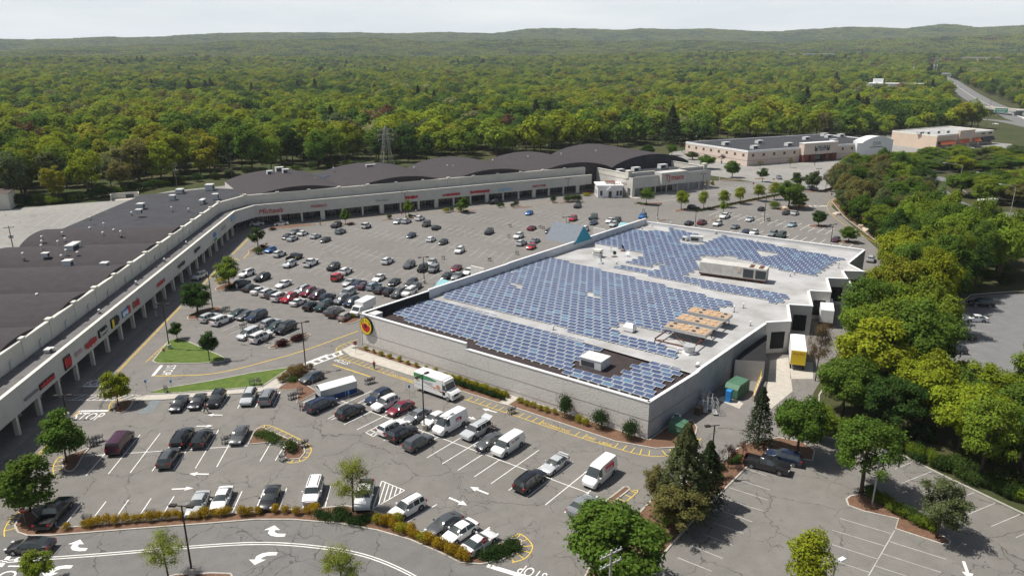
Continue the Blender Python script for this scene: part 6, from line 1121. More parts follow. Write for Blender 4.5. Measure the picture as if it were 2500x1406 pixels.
for x, y in [(163,1292),(207,1288),(224,1286),(240,1284),(262,1281),(282,1280),(305,1277),(330,1275),(345,1274),(365,1272),(390,1270),(408,1268),(427,1267),(444,1266),(468,1265),(485,1264),(503,1262),(520,1260),(540,1260),(557,1258),(590,1260),(612,1257),(634,1255),(672,1251),(700,1251),(727,1258),(748,1254),(765,1250)]: shrub((x, y), rnd.uniform(1.5, 2.1), 'gold', 'golden-leaved shrub in the long bed along the access road', GY)
for x, y in [(925,1278),(940,1284),(958,1292),(972,1290),(985,1300),(1000,1305),(1018,1312),(1035,1320),(1050,1328),(1064,1334),(1080,1342),(1096,1350),(1112,1358),(1126,1364),(1140,1370),(950,1275),(975,1278)]: shrub((x, y), rnd.uniform(1.6, 2.3), 'goldgreen' if x % 2 else 'gold', 'golden-yellow shrub in the dense run beside the slanted bays', 'golden shrubs beside the slanted bays')
for x, y in [(785,1262),(800,1266),(822,1270),(845,1262),(830,1252),(858,1278),(880,1280),(895,1272),(1180,1362),(1195,1356),(1210,1350),(1225,1345),(1240,1338),(1250,1330),(1258,1342),(1232,1356),(1205,1366)]: shrub((x, y), rnd.uniform(1.7, 2.5), 'deep', 'low dark green shrub at a bend of the access road bed', 'low green shrubs in the access road bed', key='low', h=1.1)
for i in range(10): q = S10 + d.__class__ is None if False else None
dfr = (S00 - S10).normalized()
for i in range(10): p = S10 + dfr * (2.0 + i * 2.2) + fn * .95; shrub(None, rnd.uniform(1.15, 1.6), 'goldgreen', 'yellow-green shrub in the bed under the round sign', 'shrubs in the bed under the round sign', xy=p)
for i in range(22):
    for s in (0, 1):
        if i > 11 and s == 0 and False: continue
        t_ = 22.5 + i * .62; p = S10 + dfr * t_ + fn * (1.1 + s * 1.25); shrub(None, rnd.uniform(1.2, 1.7), 'goldgreen' if s == 0 else 'deep', 'yellow shrub of the wall hedge' if s == 0 else 'dark green shrub edging the wall hedge', 'shrubs of the wall hedge', xy=p)
for t_, o_, w_, c in [(38.2,1.6,1.6,'goldgreen'),(39.5,1.7,1.6,'goldgreen'),(40.7,1.7,1.6,'goldgreen'),(42.2,1.8,1.4,'goldgreen'),(43.5,1.7,1.6,'goldgreen'),(44.8,1.6,1.5,'goldgreen'),(49.2,1.6,2.0,'goldgreen'),(50.4,1.7,1.9,'goldgreen')]: p = S10 + dfr * t_ + fn * o_; shrub(None, w_, c, 'yellow-green shrub near the wall end of the fire lane', 'shrubs near the fire lane lettering', xy=p)
for t_, w_, h_, lab in [(46.6,2.8,2.9,'tall clipped green ball shrub standing first against the block wall'),(52.6,3.0,2.4,'loose dark green shrub second along the block wall'),(57.6,3.0,2.2,'wide dark green ball shrub at the corner of the block wall')]: p = S10 + dfr * t_ + fn * 1.4; shrub(None, w_, 'deep', lab, None, h=h_, key='ball', xy=p)
for (x, y, w_, c, lab, ky, h_) in [(545,690,4.2,'goldgreen','yellow shrub under the light green arcade tree',None,1.4),(560,705,3.2,'green','green shrub mound under the light green arcade tree','low',1.3),(632,620,4.2,'green','broad green shrub beside the corner tree',None,1.9),(641,605,2.6,'maroon','dark shrub behind the broad green one','low',1.2),(665,562,3.2,'maroon','dark red low shrub on the corner island','low',1.0),(500,742,2.6,'goldgreen','small yellow-green shrub beside the dense dark tree',None,1.3),
    (694,843,2.6,'maroon','left part of the dark red hedge by the lot end','low',1.6),(684,846,2.6,'maroon','left end of the dark red hedge by the lot end','low',1.6),(723,833,2.6,'maroon','right part of the dark red hedge by the lot end','low',1.6),(735,829,2.6,'maroon','right end of the dark red hedge by the lot end','low',1.6),(863,776,1.6,'goldgreen','lone yellow shrub at the corner of the block wall',None,1.0),
    (640,1062,3.0,'green','first low green shrub on the triangular bed','low',.9),(655,1068,3.0,'green','second low green shrub on the triangular bed','low',.9),(670,1078,3.2,'green','third low green shrub on the triangular bed','low',.9),(712,1100,3.6,'green','round green shrub at the tip of the triangular bed',None,1.6),
    (736,911,2.6,'tan','tan shrub against the lamp base','ball',1.3),(722,920,2.4,'tan','tan shrub beside the lamp-base shrub','ball',1.3),(713,916,2.4,'tan','tan shrub at the head of the mulch bed','ball',1.3),(698,928,1.9,'tan','round tan shrub in the mulch bed','ball',1.1),(686,934,1.5,'tan','smallest round tan shrub in the mulch bed','ball',.9),(717,930,3.0,'green','low green shrub in front of the tan ones','low',1.0),(758,902,1.3,'tan','tan shrub right of the lamp base','ball',.8),
    (825,552,2.2,'green','shrub beside the black car at the arcade island',None,1.1),(857,549,3.0,'maroon','dark red shrub on the arcade island','low',1.0),(952,536,2.8,'green','round shrub left of the silver car',None,1.7),(1002,533,2.4,'deep','round dark shrub behind the lamp post',None,1.5),(1090,519,3.6,'goldgreen','yellow-green shrub left of the arcade tree',None,1.8),(1103,517,3.2,'green','green shrub left of the arcade tree',None,1.8),(1123,517,3.8,'lime','light shrub under the arcade tree',None,2.0),(1137,518,3,'deep','dark shrub right of the arcade tree','low',1.0),(1218,507,2.6,'green','round shrub by the crosswalk gap',None,1.5),(1228,506,2.2,'green','second round shrub by the crosswalk gap',None,1.4),(1250,506,2.6,'green','small shrub in the pair beside the blue car',None,1.5),(1259,504,3.0,'deep','tall shrub in the pair beside the blue car',None,2.2),(1351,495,2.8,'deep','clipped round shrub on the oval island','ball',2.2),(1385,494,4.2,'green','left of the long hedge mounds by the end store','ball',2.2),(1400,493,4.2,'green','middle of the long hedge mounds by the end store','ball',2.2),(1412,494,3.4,'deep','right dark mound of the long hedge by the end store','ball',2.3),
    (1433,478,5.0,'goldgreen','yellow mound in front of the corner office','low',1.4),(1440,474,3.6,'maroon','reddish mound behind the yellow one at the office','low',1.8),(1890,510,5.2,'lime','clipped green hedge block on the big island','ball',2.2),(1560,498,4,'green','low ground cover left of the darker street tree','low',.7),(1575,500,4,'green','low ground cover at the darker street tree','low',.7)]:
    shrub((x, y), w_, c, lab, None, h=h_, key=ky)
for i in range(26): x = 1700 + i * 8.2; shrub((x, 517 - i * 1.62), rnd.uniform(2.2, 3.2), 'deep', 'dark low shrub in the hedge under the planted row', 'hedge under the planted row', h=.9, key='low')
for i in range(16): x = 1705 + rnd.uniform(0, 40); shrub((x, 449 - rnd.uniform(-4, 5)), rnd.uniform(1, 1.8), rnd.choice(['gold', 'green', 'goldgreen']), 'small garden shrub by the flagpole bed', 'shrubs of the flagpole bed')
for i in range(24): t_ = i / 23; x = 2036 + t_ * 108; y = 500 + t_ * 95; shrub((x + rnd.uniform(4, 16), y - rnd.uniform(-2, 6)), rnd.uniform(1.6, 3.0), rnd.choice(['goldgreen', 'green', 'green', 'lime']), 'garden shrub on the mulch edge of the wood', 'shrubs on the wood edge bed')
for i in range(34):
    t_ = i / 33; p = G(1822 - t_ * 210, 1128 + t_ * 215).to_2d() + Vector((rnd.uniform(-2.8, -.9), rnd.uniform(-.3, 1.2))); bulk(p, rnd.uniform(1.5, 2.4), rnd.choice(['green', 'deep', 'lime']), .9, .12)
for i in range(20): t_ = i / 19; shrub((2118 + t_ * 160 + rnd.uniform(-3, 3), 1208 + t_ * 88 + rnd.uniform(-3, 6)), rnd.uniform(2.0, 2.8), rnd.choice(['lime', 'lime', 'green']), 'leafy light shrub along the lower right island', 'shrubs of the lower right island', h=1.3)
for i in range(46): t_ = i / 45; p = G(2005 + t_ * 500, 1060 + t_ * t_ * 40 + t_ * 155).to_2d(); bulk(p + Vector((rnd.uniform(.8, 2), rnd.uniform(1.2, 3.2))), rnd.uniform(2.2, 4), rnd.choice(['green', 'deep', 'lime']), rnd.uniform(1.4, 2.4))
for i in range(44):
    x = -20 + i * 15.5 if i < 30 else 445 + (i - 30) * 40; q = G(x, np.interp(x, [e[0] for e in EDGE], [e[1] for e in EDGE]) + 2); bulk(q, rnd.uniform(5, 9), rnd.choice(['green', 'deep', 'lime']), rnd.uniform(2.5, 4.5), 0)

for poly, sp, hh, cols, ph in WOODS[:3]:
    for q in scatter(poly, 5.2, rw): bulk(q, rw.uniform(3.5, 6), rw.choice(['green', 'deep', 'lime']), rw.uniform(1.6, 3.0))

bk = []
for i in range(3): m2 = TREES[f'bush{i}'][1].copy(); m2.materials.clear(); m2.materials.append(m_leafi); bk.append(m2)
scatter_stuff('undergrowth', 'wild green undergrowth at the feet of the woods and along their kerbs', 'undergrowth', [q[0] for q in BULK], [q[1] for q in BULK], [q[2] for q in BULK], [q[3] for q in BULK], [q[4] for q in BULK], bk)
# ================================================================== lamps, poles, signs
m_bronze = M('bronze_pole', (.035, .028, .024), .6); m_grey = M('grey_pole', (.42, .43, .43), .5, metal=.4); m_wood = M('weathered_pole_wood', (.15, .115, .085), .95, var=.2, vs=2); m_porc = M('grey_transformer', (.42, .46, .48), .6); m_stop = M('stop_red', (.30, .012, .02), .5)
def hgt(bx, by, ty):
    g = G(bx, by); lo, hi = 0, 60
    for _ in range(40):
        m_ = (lo + hi) / 2
        if PX((g.x, g.y, m_))[1] > ty: lo = m_
        else: hi = m_
    return lo
def lamp(b, ty, label, rz=0, heads=2, base=True, h=None, col=None, big=1.0):
    g = G(*b); h = h or hgt(b[0], b[1], ty); t = thing('lamp_post', label, 'lamp post', (g.x, g.y, .03), rz); mt = col or m_bronze
    if base: MB().cyl((0, 0, 0), .38, .9, 14).build('concrete_base', m_conc, t)
    MB().tube([(0, 0, .1), (0, 0, h)], [.11, .08], 8).build('pole', mt, t)
    if heads: MB().box((0, 0, h - .1), (1.3 * big, .09, .09)).build('arm', mt, t)
    for s in ((-1, 1) if heads == 2 else (1,) if heads == 1 else ()):
        o = MB().box((s * .95 * big, 0, h - .14), (.72 * big, .42 * big, .2 * big)).build('lamp_head', mt if col is None else m_capw, t); MB().box((s * .95 * big, 0, h - .16), (.5, .3, .03)).build('lens', m_capw, o)
for b, ty, lab, rz in [((414,852),742,'double-headed lamp post on the triangular lawn',.0),((747,902),787,'double-headed lamp post at the end of the lawn path',.5),((1036,1050),915,'double-headed lamp post among the front row cars',.9),((470,1404),1234,'double-headed lamp post beside the access road',-.1),((521,766),675,'double-headed lamp post beside the dense dark tree',.2),((632,615),543,'lamp post rising through the corner street tree',.2),((1036,692),628,'lamp post near the teal canopy in the far lot',.3),((991,532),469,'lamp post in front of the stacked red sign',.3),((1381,590),530,'lamp post behind the blue gable',.3),((1386,490),436,'lamp post by the long hedge mounds',.3),((1605,537),498,'lamp post beyond the rear supermarket parapet',.3),((1697,552),515,'lamp post beside the white pickup behind the supermarket',.3),((1865,541),472,'lamp post with carts at its foot behind the supermarket',.4),((2027,602),548,'lamp post beside the dark purple sedan',.3),((1713,482),425,'lamp post in front of the end store',.4),((1993,466),412,'tall lamp post in the pale retail lot',.3),((1988,404),360,'lamp post by the brick entrance',.3),((165,1022),965,'shaded lamp post beside the arcade near the crosswalk',.1)]: lamp(b, ty, lab, rz)
lamp((1733,1165), 1038, 'single-headed lamp post in the planting strip', 3.3, 1); lamp((2129,1232), 1108, 'grey lamp post on the lower right island', .6, 1, False, col=m_grey); lamp((2024,1470), 1372, 'white twin-box lamp head at the bottom right edge', .5, 2, False, col=m_grey)
def cobra(b, ty, label, rz, L_=5):
    g = G(*b); h = hgt(b[0], b[1], ty); t = thing('street_light', label, 'street light', (g.x, g.y, .03), rz); MB().tube([(0, 0, 0), (0, 0, h * .93)], [.14, .09], 8).build('pole', m_grey, t); MB().tube([(0, 0, h * .93), (L_ * .5, 0, h * .985), (L_, 0, h)], .06, 6).build('arm', m_grey, t); MB().box((L_ + .3, 0, h - .08), (.9, .36, .18)).build('lamp_head', m_capw, t)
cobra((2340,459), 400, 'tall cobra-head street light where the ramp loop begins', 2.9, 7); cobra((2410,484), 422, 'cobra-head street light along the loop guard rail', 3.0, 5); cobra((2465,530), 452, 'cobra-head street light right of the pylon sign', 2.8, 4.5); cobra((2540,560), 500, 'street light at the right picture edge', 2.9, 4)
def upole(b, ty, label, arms=1, trans=0, h=None, r=.16, rz=.5, pos=None, mt=None):
    g = pos if pos is not None else G(*b); h = h or hgt(b[0], b[1], ty); t = thing('utility_pole', label, 'utility pole', (g.x, g.y, g.z), rz); MB().tube([(0, 0, -.2), (0, 0, h)], [r, r * .7], 8).build('pole', mt or m_wood, t)
    for i in range(arms):
        a = MB().box((0, 0, h - .5 - i * 1.1), (2.6, .12, .14)).build('crossarm', mt or m_wood, t)
        for x in (-1.15, -.6, .6, 1.15): MB().cyl((x, 0, h - .36 - i * 1.1), .06, .25, 6).build('insulator', m_porc, a)
    for i in range(trans): MB().cyl((.35 * (1 if i % 2 else -1), .25, h - 3.6), .28, .9, 10).build('transformer', m_porc, t)
    return t
for b, ty, lab, ar, tr in [((34,614),552,'leaning utility pole with a blue-grey transformer behind the left wing',1,2),((433,460),398,'utility pole with three transformers behind the flat roof',2,3),((567,436),393,'plain utility pole behind the flat roof corner',1,0),((686,418),385,'utility pole behind the first vault units',1,0),((905,408),374,'utility pole left of the lattice tower',1,0),((1128,408),356,'utility pole between the second and third vaults',1,0),((1265,386),344,'utility pole with a pale box behind the fourth vault',1,1),((1337,382),342,'grey street pole behind the fourth vault',1,1),((1500,362),296,'tall bare pole left of its twin behind the last vault',0,0),((1523,360),300,'tall bare pole right of its twin behind the last vault',0,0),((1210,376),320,'left of the paired poles with stacked arms',3,0),((1222,374),318,'right of the paired poles with stacked arms',3,0),((1700,352),322,'utility pole with pale transformer left of the beige roof',2,1),((1860,338),309,'utility pole with two pale boxes behind the beige roof',2,2),((1755,350),280,'tall thin pole first behind the beige roof',0,0),((1785,348),286,'tall thin pole second behind the beige roof',0,0),((1994,330),302,'short crossarm pole behind the beige roof',1,0),((2012,332),280,'tall thin pole behind the beige roof units',0,0),((2052,330),298,'crossarm pole left of the arched store',1,0),((2186,324),268,'tall thin pole left of the tan store',0,0),((2203,324),264,'tall thin pole right of its twin at the tan store',0,0),((2195,326),290,'short crossarm pole between two tall poles',1,0),((2247,318),294,'crossarm pole behind the tan store roof',1,0),((2376,320),252,'tall thin pole right of the tan store roof',0,0),((2405,322),242,'tallest thin pole beside the highway',0,0),((2140,300),283,'short crossarm pole in the trees by the beige store',1,0)]: upole(b, ty, lab, ar, tr)
upole((1482,1560), 1342, 'grey utility pole with crossed arms over the big green tree at the bottom', 2, 0, mt=M('silvered_wood', (.34, .33, .31), .9), rz=.6)
# lattice transmission tower
g = G(945,407); h = hgt(945,407,308); t = thing('transmission_tower', 'grey lattice transmission tower behind the second vault', 'transmission tower', (g.x, g.y, 0), .5)
lv = [0, .3, .55, .75, .9, 1.0]; wd = [3.4, 2.2, 1.5, 1.1, .9, .2]
for sx in (-1, 1):
    for sy in (-1, 1): MB().tube([(sx * w_, sy * w_, h * z) for z, w_ in zip(lv, wd)], .1, 5).build('leg', m_grey, t)
b = MB()
for i in range(5):
    for s in (-1, 1):
        a0_, a1_ = wd[i], wd[i + 1]; z0, z1 = h * lv[i], h * lv[i + 1]
        for f in (1, -1): b.tube([(f * a0_, s * a0_, z0), (-f * a1_, s * a1_, z1)], .05, 4); b.tube([(s * a0_, f * a0_, z0), (s * a1_, -f * a1_, z1)], .05, 4)
b.build('bracing', m_grey, t)
for z in (.68, .8, .92):
    o = MB().tube([(-4.2, 0, h * z), (4.2, 0, h * z)], .14, 5).build('crossarm', m_grey, t)
    for x in (-4, 4): MB().cyl((x, 0, h * z - 1), .1, 1, 6).build('insulator', m_signw, o)
# traffic signs
def post_sign(b, ty, label, shape='stop', rz=0, mat=None):
    g = G(*b); h = max(2.0, hgt(b[0], b[1], ty)); t = thing('stop_sign' if shape == 'stop' else 'parking_sign', label, 'sign', (g.x, g.y, .08), rz); MB().cyl((0, 0, 0), .035, h, 6).build('post', m_grey, t)
    P = [(.38 * math.cos(R(22.5 + 45 * i)), h - .38 + .38 * math.sin(R(22.5 + 45 * i))) for i in range(8)] if shape == 'stop' else [(-.16, h - .5), (.16, h - .5), (.16, h), (-.16, h)]
    o = disc(0, 0, -.07, mat or m_stop, 'plate', t, y2=-.04, shape=P)
    if shape == 'stop': text('lettering', 'STOP', .24, m_signw, (0, -.075, h - .38), (1, 0, 0), (0, 0, 1), parent=o)
for b, ty, lab, rz in [((869,864),833,'stop sign at the corner of the block wall',.1),((286,996),958,'stop sign under the lime maple',-.2),((403,882),851,'stop sign on the triangular lawn',2.6),((62,1276),1240,'stop sign shaded by the left maple',.1),((1182,1363),1312,'stop sign behind the white coupe at the slanted bays',.5),((2028,492),472,'stop sign at the wood edge junction',.0),((1888,447),436,'stop sign in the retail lot',0),((1838,462),446,'stop sign at the lot entrance before the egg-shaped tree',0)]: post_sign(b, ty, lab, 'stop', rz)
for b, ty, lab in [((359,955),928,'left blue accessible-parking sign by the lawn path'),((421,957),928,'right blue accessible-parking sign by the lawn path'),((764,946),930,'leaning accessible sign beside the dark hatchback'),((1000,968),950,'small sign post at the front row') ,((853,983),958,'square sign post beside the cart shelter')]: post_sign(b, ty, lab, 'flat', 0, m_bluesign)
# pylon sign
g = G(2392,586); h = hgt(2392,586,486); t = thing('pylon_sign', 'white framed tenant pylon sign on two black posts in the scrub', 'pylon sign', (g.x, g.y, 0), .35); pw = 6.2; z0 = h * .52
for x in (-2.4, 2.4): MB().box((x, 0, 0), (.5, .5, z0 + .3)).build('post', m_black, t)
MB().box((0, 0, h * .33), (4.6, .15, .15)).build('tie_beam', m_black, t)
MB().box((0, 0, z0), (pw, 1.2, h - z0 - .5)).build('cabinet', m_signw, t); MB().box((0, 0, h - .5), (pw + .5, 1.6, .5)).build('cap', m_capw, t)
hh = h - z0 - .5
for i, (mt, f) in enumerate([(m_unit, .2), (m_frame, .14), (M('dusty_pink', (.42, .33, .33), .6), .14), (M('oxblood', (.12, .02, .03), .6), .14), (MATS['oxblood'], .15), (MATS['dusty_pink'], .18)]):
    z = z0 + hh * (.97 - sum(q for _, q in [(0, .2), (0, .14), (0, .14), (0, .14), (0, .15), (0, .18)][:i + 1])); o = MB().box((0, -.62, z), (pw * .9, .06, hh * f * .9)).build('tenant_panel', mt, t)
    b = MB(); rr = random.Random(i); x = -pw * .38
    while x < pw * .36: q = rr.uniform(.15, .4); b.box((x, -.66, z + hh * f * .25), (q, .04, hh * f * .4)); x += q + .14
    b.build('panel_strokes', m_signw if i > 0 else m_frame, o)
# flagpole
g = G(1755,452); h = hgt(1755,452,392); t = thing('flagpole', 'white flagpole in the garden bed by the end store', 'flagpole', (g.x, g.y, .1)); MB().tube([(0, 0, 0), (0, 0, h)], [.1, .05], 8).build('pole', m_capw, t); MB().cyl((0, 0, h), .12, .2, 8).build('finial', m_yellow, t); b = MB(); b.face([(0, 0, h - .2), (.7, .1, h - .6), (.6, .1, h - 1.6), (0, 0, h - 1.4)]); b.build('flag', m_frame, t)
# guard rails
for nm, pts, lab in (('guard_rail', smooth_px([(2335,452),(2352,470),(2385,483),(2440,490),(2600,505)], 5), 'curved steel guard rail around the ramp loop'), ('guard_rail', smooth_px([(2140,428),(2230,425),(2340,421)], 4), 'straight steel guard rail on the far side of the ramp')):
    g = pts[0]; t = thing(nm, lab, 'guard rail', (g.x, g.y, 0)); b = MB(); b2 = [p - g for p in pts]; 
    for i in range(len(b2) - 1): b.wall(b2[i], b2[i + 1], .08, .45, .78)
    b.build('rail', m_metal, t)
    for p in b2[::2]: MB().box((p.x, p.y, 0), (.15, .15, .7)).build('post', m_wood, t)
# ================================================================== retail buildings behind
A0 = G(1823,406).to_2d(); zB = hgt(1823,406,369); B0 = G(1674.5,347,zB).to_2d(); C0 = G(2178,345,zB).to_2d(); ed = (C0 - A0).normalized(); en = lperp(ed); ln = (C0 - A0).length; lw = (B0 - A0).length
t = thing('beige_store', 'long beige retail building with dark flat roof and brick-piered entrance', 'store', (A0.x, A0.y, 0), math.atan2(ed.y, ed.x)); BB0 = t
m_beige = M('beige_precast', (.60, .50, .43), .9, var=.05, vs=.3); m_louv = M('brown_louvre', (.10, .075, .06), .7)
wl = Vector(((B0 - A0).dot(ed), (B0 - A0).dot(en))); poly = [(0, 0), (ln, 0), (ln + wl.x, wl.y), (wl.x, wl.y)]
MB().prism(poly, 0, zB - .4, 0, 1).build('wall', [m_beige, m_flatroof], t)
b = MB(); pp = [Vector(p) for p in poly]
for i in range(4): b.wall(pp[i], pp[(i + 1) % 4], .5, zB - .9, zB + .15, off=-.12)
b.build('parapet', m_signw, t); b = MB()
for i in (0, 3): b.wall(pp[i], pp[(i + 1) % 4], .05, zB * .33, zB * .36, off=-.05)
b.build('band', m_band, t)
def wins(a, b_, n, skip=()):
    d_ = (b_ - a).normalized(); L_ = (b_ - a).length
    for i in range(n):
        c = a + d_ * L_ * (i + .5) / n
        if not any(s0 < c.x < s1 for s0, s1 in skip): MB().wall(c - d_ * .8, c + d_ * .8, .1, zB * .60, zB * .78, off=-.06).build('louvre_window', m_louv, t)
ex0, ex1 = ln * .335, ln * .565
wins(pp[0], pp[1], 15, ((ex0, ex1), (ln * .73, ln))); wins(pp[3], pp[0], 8)
ez = zB * 1.27
MB().box(((ex0 + ex1) / 2, -1.0, zB * .5), (ex1 - ex0, 3.5, ez - zB * .5)).build('entrance_block', m_signw if False else m_beige, t); MB().box(((ex0 + ex1) / 2, -1.0, ez), (ex1 - ex0 + .4, 3.9, .3)).build('cornice', m_signw, t)
for x, w_ in ((ex0 + 2.2, 4.2), (ex0 + 7.5, 3.0), (ex1 - 7.5, 3.0), (ex1 - 2.2, 4.2)): MB().box((x, -1.1, 0), (w_, 3.6, zB * .52)).build('brick_pier', m_brick, t)
MB().box(((ex0 + ex1) / 2, -.6, .1), (ex1 - ex0 - 16, 1.2, zB * .5)).build('entrance_glass', m_glass, t)
dx0, dx1 = ln * .76, ln * .99; b = MB(); k = 12; prof = [(dx0 + (dx1 - dx0) * i / k, zB * .95 + zB * .5 * math.sin(math.pi * (i / k * .8 + .1))) for i in range(k + 1)]
n0_ = len(b.v); P = [(dx0, 0)] + prof + [(dx1, 0)]; k = len(P); b.v = [(x, -1.6, z) for x, z in P] + [(x, 5, z) for x, z in P]; b.f = [tuple(range(k))[::-1], tuple(range(k, 2 * k))] + [(i, (i + 1) % k, k + (i + 1) % k, k + i) for i in range(k)]; b.m = [0] * len(b.f); b.build('arched_front', m_signw, t)
MB().box((dx0 - 2.5, -.9, 0), (5, 2.0, zB * 1.05)).build('side_bay', m_signw, t)
w0 = (ex0 + ex1) / 2; o = MB().box((w0 + 1, -2.8, zB * .72), (11.5, .12, zB * .36)).build('sign_panel', m_black, t)
text('sign_lettering', 'BED BATH &\nBEYOND', 2.0, m_signw, (w0 + 1, -2.9, zB * .9), (1, 0, 0), (0, 0, 1), parent=o, spacing=.95); text('sign_lettering', 'DSW', 3.2, m_black, ((dx0 + dx1) / 2 - 1, -1.66, zB * .92), (1, 0, 0), (0, 0, 1), parent=t); MB().box(((dx0 + dx1) / 2 - 1, -1.64, zB * .66), (11, .06, .4)).build('sign_underline', m_black, t)
rz_ = math.atan2(ed.y, ed.x)
for px, py, lab in [(1772,352,'hooded unit nearest the left end of the beige roof'),(1853,348,'hooded unit farther back on the beige roof'),(1842,361,'box unit near the front corner of the beige roof'),(1925,354,'box unit left of the brick entrance'),(1968,339,'box unit behind the brick entrance'),(2012,330,'small box unit at the back of the beige roof'),(2022,334,'box unit at the back right of the beige roof'),(2035,345,'box unit right of the brick entrance'),(2052,332,'last box unit before the arched store')]: hvac((px, py + 3), zB - .4, (4.2, 2.8, 1.9), rz_, lab, hood=py < 353 and px < 1900)
# tan store with orange awnings
A0 = G(2283,367).to_2d(); zO = hgt(2283,367,331); B0 = G(2179,319,zO).to_2d(); C0 = G(2428,318,zO).to_2d(); ed = (C0 - A0).normalized(); en = lperp(ed); ln = (C0 - A0).length
t = thing('tan_store', 'tan retail building with white roof and orange awnings', 'store', (A0.x, A0.y, 0), math.atan2(ed.y, ed.x)); wl = Vector(((B0 - A0).dot(ed), (B0 - A0).dot(en))); poly = [(0, 0), (ln, 0), (ln + wl.x, wl.y), (wl.x, wl.y)]
MB().prism(poly, 0, zO - .5, 0, 1).build('wall', [m_tan, m_roofw], t); b = MB(); pp = [Vector(p) for p in poly]
for i in range(4): b.wall(pp[i], pp[(i + 1) % 4], .4, zO - 1, zO, off=-.05)
b.build('parapet', m_cope, t); MB().box((ln * .48, -.4, zO * .3), (ln * .26, 1.4, zO * .9)).build('sign_bay', m_tan, t)
for x0, x1, mt in ((.02, .27, m_orange), (.34, .52, m_orange), (.58, .72, m_orange), (.75, .97, m_black)):
    b = MB(); X0, X1 = x0 * ln, x1 * ln; b.face([(X0, -1.2, zO * .60), (X1, -1.2, zO * .60), (X1, -2.6, zO * .36), (X0, -2.6, zO * .36)]); b.face([(X0, -2.6, zO * .36), (X1, -2.6, zO * .36), (X1, -2.6, zO * .32), (X0, -2.6, zO * .32)]); b.build('awning', mt, t); MB().box(((X0 + X1) / 2, -.1, .3), (X1 - X0 - 1, .3, zO * .5)).build('shop_window', m_glass, t)
o = MB().box((ln * .48, -1.14, zO * .82), (5, .08, 1.6)).build('round_logo', m_unit, t); text('sign_lettering', 'ULTA', 1.6, m_frame, (ln * .48, -1.22, zO * .87), (1, 0, 0), (0, 0, 1), parent=o)
for x in (.80, .93): b = MB(); [b.box((ln * x - 2 + i * .9, -.1, zO * .78), (.6, .25, .9)) for i in range(5)]; b.build('sign_strokes', m_black, t)
for px, py, lab in [(2245,325,'first white box unit on the tan store roof'),(2262,325,'second white box unit on the tan store roof'),(2287,323,'third white box unit on the tan store roof'),(2310,322,'fourth white box unit on the tan store roof'),(2370,322,'fifth white box unit on the tan store roof')]: hvac((px, py + 3), zO - .5, (3.6, 2.6, 1.7), math.atan2(ed.y, ed.x), lab)
# small buildings behind the left wing
g = G(0,560).to_2d(); zS = hgt(38,524,483); t = thing('white_shed', 'plain white shed with a brown sloping roof at the left edge', 'shed', (*G(8,508).to_2d(), 0), .35); MB().box((-4, 0, 0), (15, 9, zS)).build('wall', m_stucco, t)
b = MB(); b.face([(-12, -5, zS), (4, -5, zS), (3.5, 5, zS + .5), (-12, 5, zS + .5)]); b.face([(-12, 5, zS + .5), (3.5, 5, zS + .5), (3.5, 5, zS - .2), (-12, 5, zS - .2)]); b.face([(4, -5, zS), (4, -5, zS - .3), (3.5, 5, zS + .2), (3.5, 5, zS + .5)]); b.build('roof', M('brown_roof', (.09, .07, .06), .9), t); MB().box((-1, -4.54, 0), (1.2, .1, 2.1)).build('door', m_unit, t)
a, b_ = G(272,491).to_2d(), G(340,486).to_2d(); dd = (b_ - a).normalized(); t = thing('dumpster_enclosure', 'tan walled dumpster enclosure behind the left wing', 'enclosure', (a.x, a.y, 0), math.atan2(dd.y, dd.x)); L_ = (b_ - a).length
MB().box((L_ / 2, 4, 0), (L_, .3, 2.4)).build('back_wall', m_stucco, t)
for x in (0, L_): MB().box((x, 1.8, 0), (.3, 4.2, 2.4)).build('side_wall', m_stucco, t)
MB().box((L_ / 2, 1.5, .05), (L_ + 1, 5, .06)).build('slab', m_conc, t)
def dumpster(pos, rz, col, label, s=1.0, name='dumpster'):
    t = thing(name, label, 'dumpster', (pos[0], pos[1], pos[2] if len(pos) > 2 else .05), rz); mt = M('dumpster_' + col, {'green': (.07, .16, .10), 'dark': (.05, .07, .07)}[col], .6, var=.15, vs=2)
    b = MB(); w_, d_, h_ = 1.9 * s, 1.5 * s, 1.25 * s; b.v = [(-w_ / 2, -d_ / 2 + .15, 0), (w_ / 2, -d_ / 2 + .15, 0), (w_ / 2, d_ / 2, 0), (-w_ / 2, d_ / 2, 0), (-w_ / 2, -d_ / 2, h_ * .8), (w_ / 2, -d_ / 2, h_ * .8), (w_ / 2, d_ / 2, h_), (-w_ / 2, d_ / 2, h_)]; b.f = [(0, 1, 5, 4), (1, 2, 6, 5), (2, 3, 7, 6), (3, 0, 4, 7), (3, 2, 1, 0)]; b.m = [0] * 5; b.build('bin', mt, t)
    for sx in (-1, 1): l = MB(); l.v = [(sx * w_ * .02, -d_ / 2 - .05, h_ * .82), (sx * w_ * .52, -d_ / 2 - .05, h_ * .82), (sx * w_ * .52, d_ / 2, h_ * 1.04), (sx * w_ * .02, d_ / 2, h_ * 1.04)]; l.f = [(0, 1, 2, 3)]; l.m = [0]; l.build('lid', mt if col == 'green' else m_trim, t)
    for sx in (-1, 1): MB().box((sx * (w_ / 2 + .08), 0, h_ * .4), (.12, d_ * .8, .14)).build('fork_sleeve', mt, t)
    return t
dumpster(G(293,484), .4, 'dark', 'left dark dumpster in the tan enclosure', 1.5); dumpster(G(318,483), .4, 'dark', 'right dark green dumpster in the tan enclosure', 1.5)
dumpster(G(1655,1052), .95, 'green', 'green dumpster by the side wall near the corner shrub', 1.35)
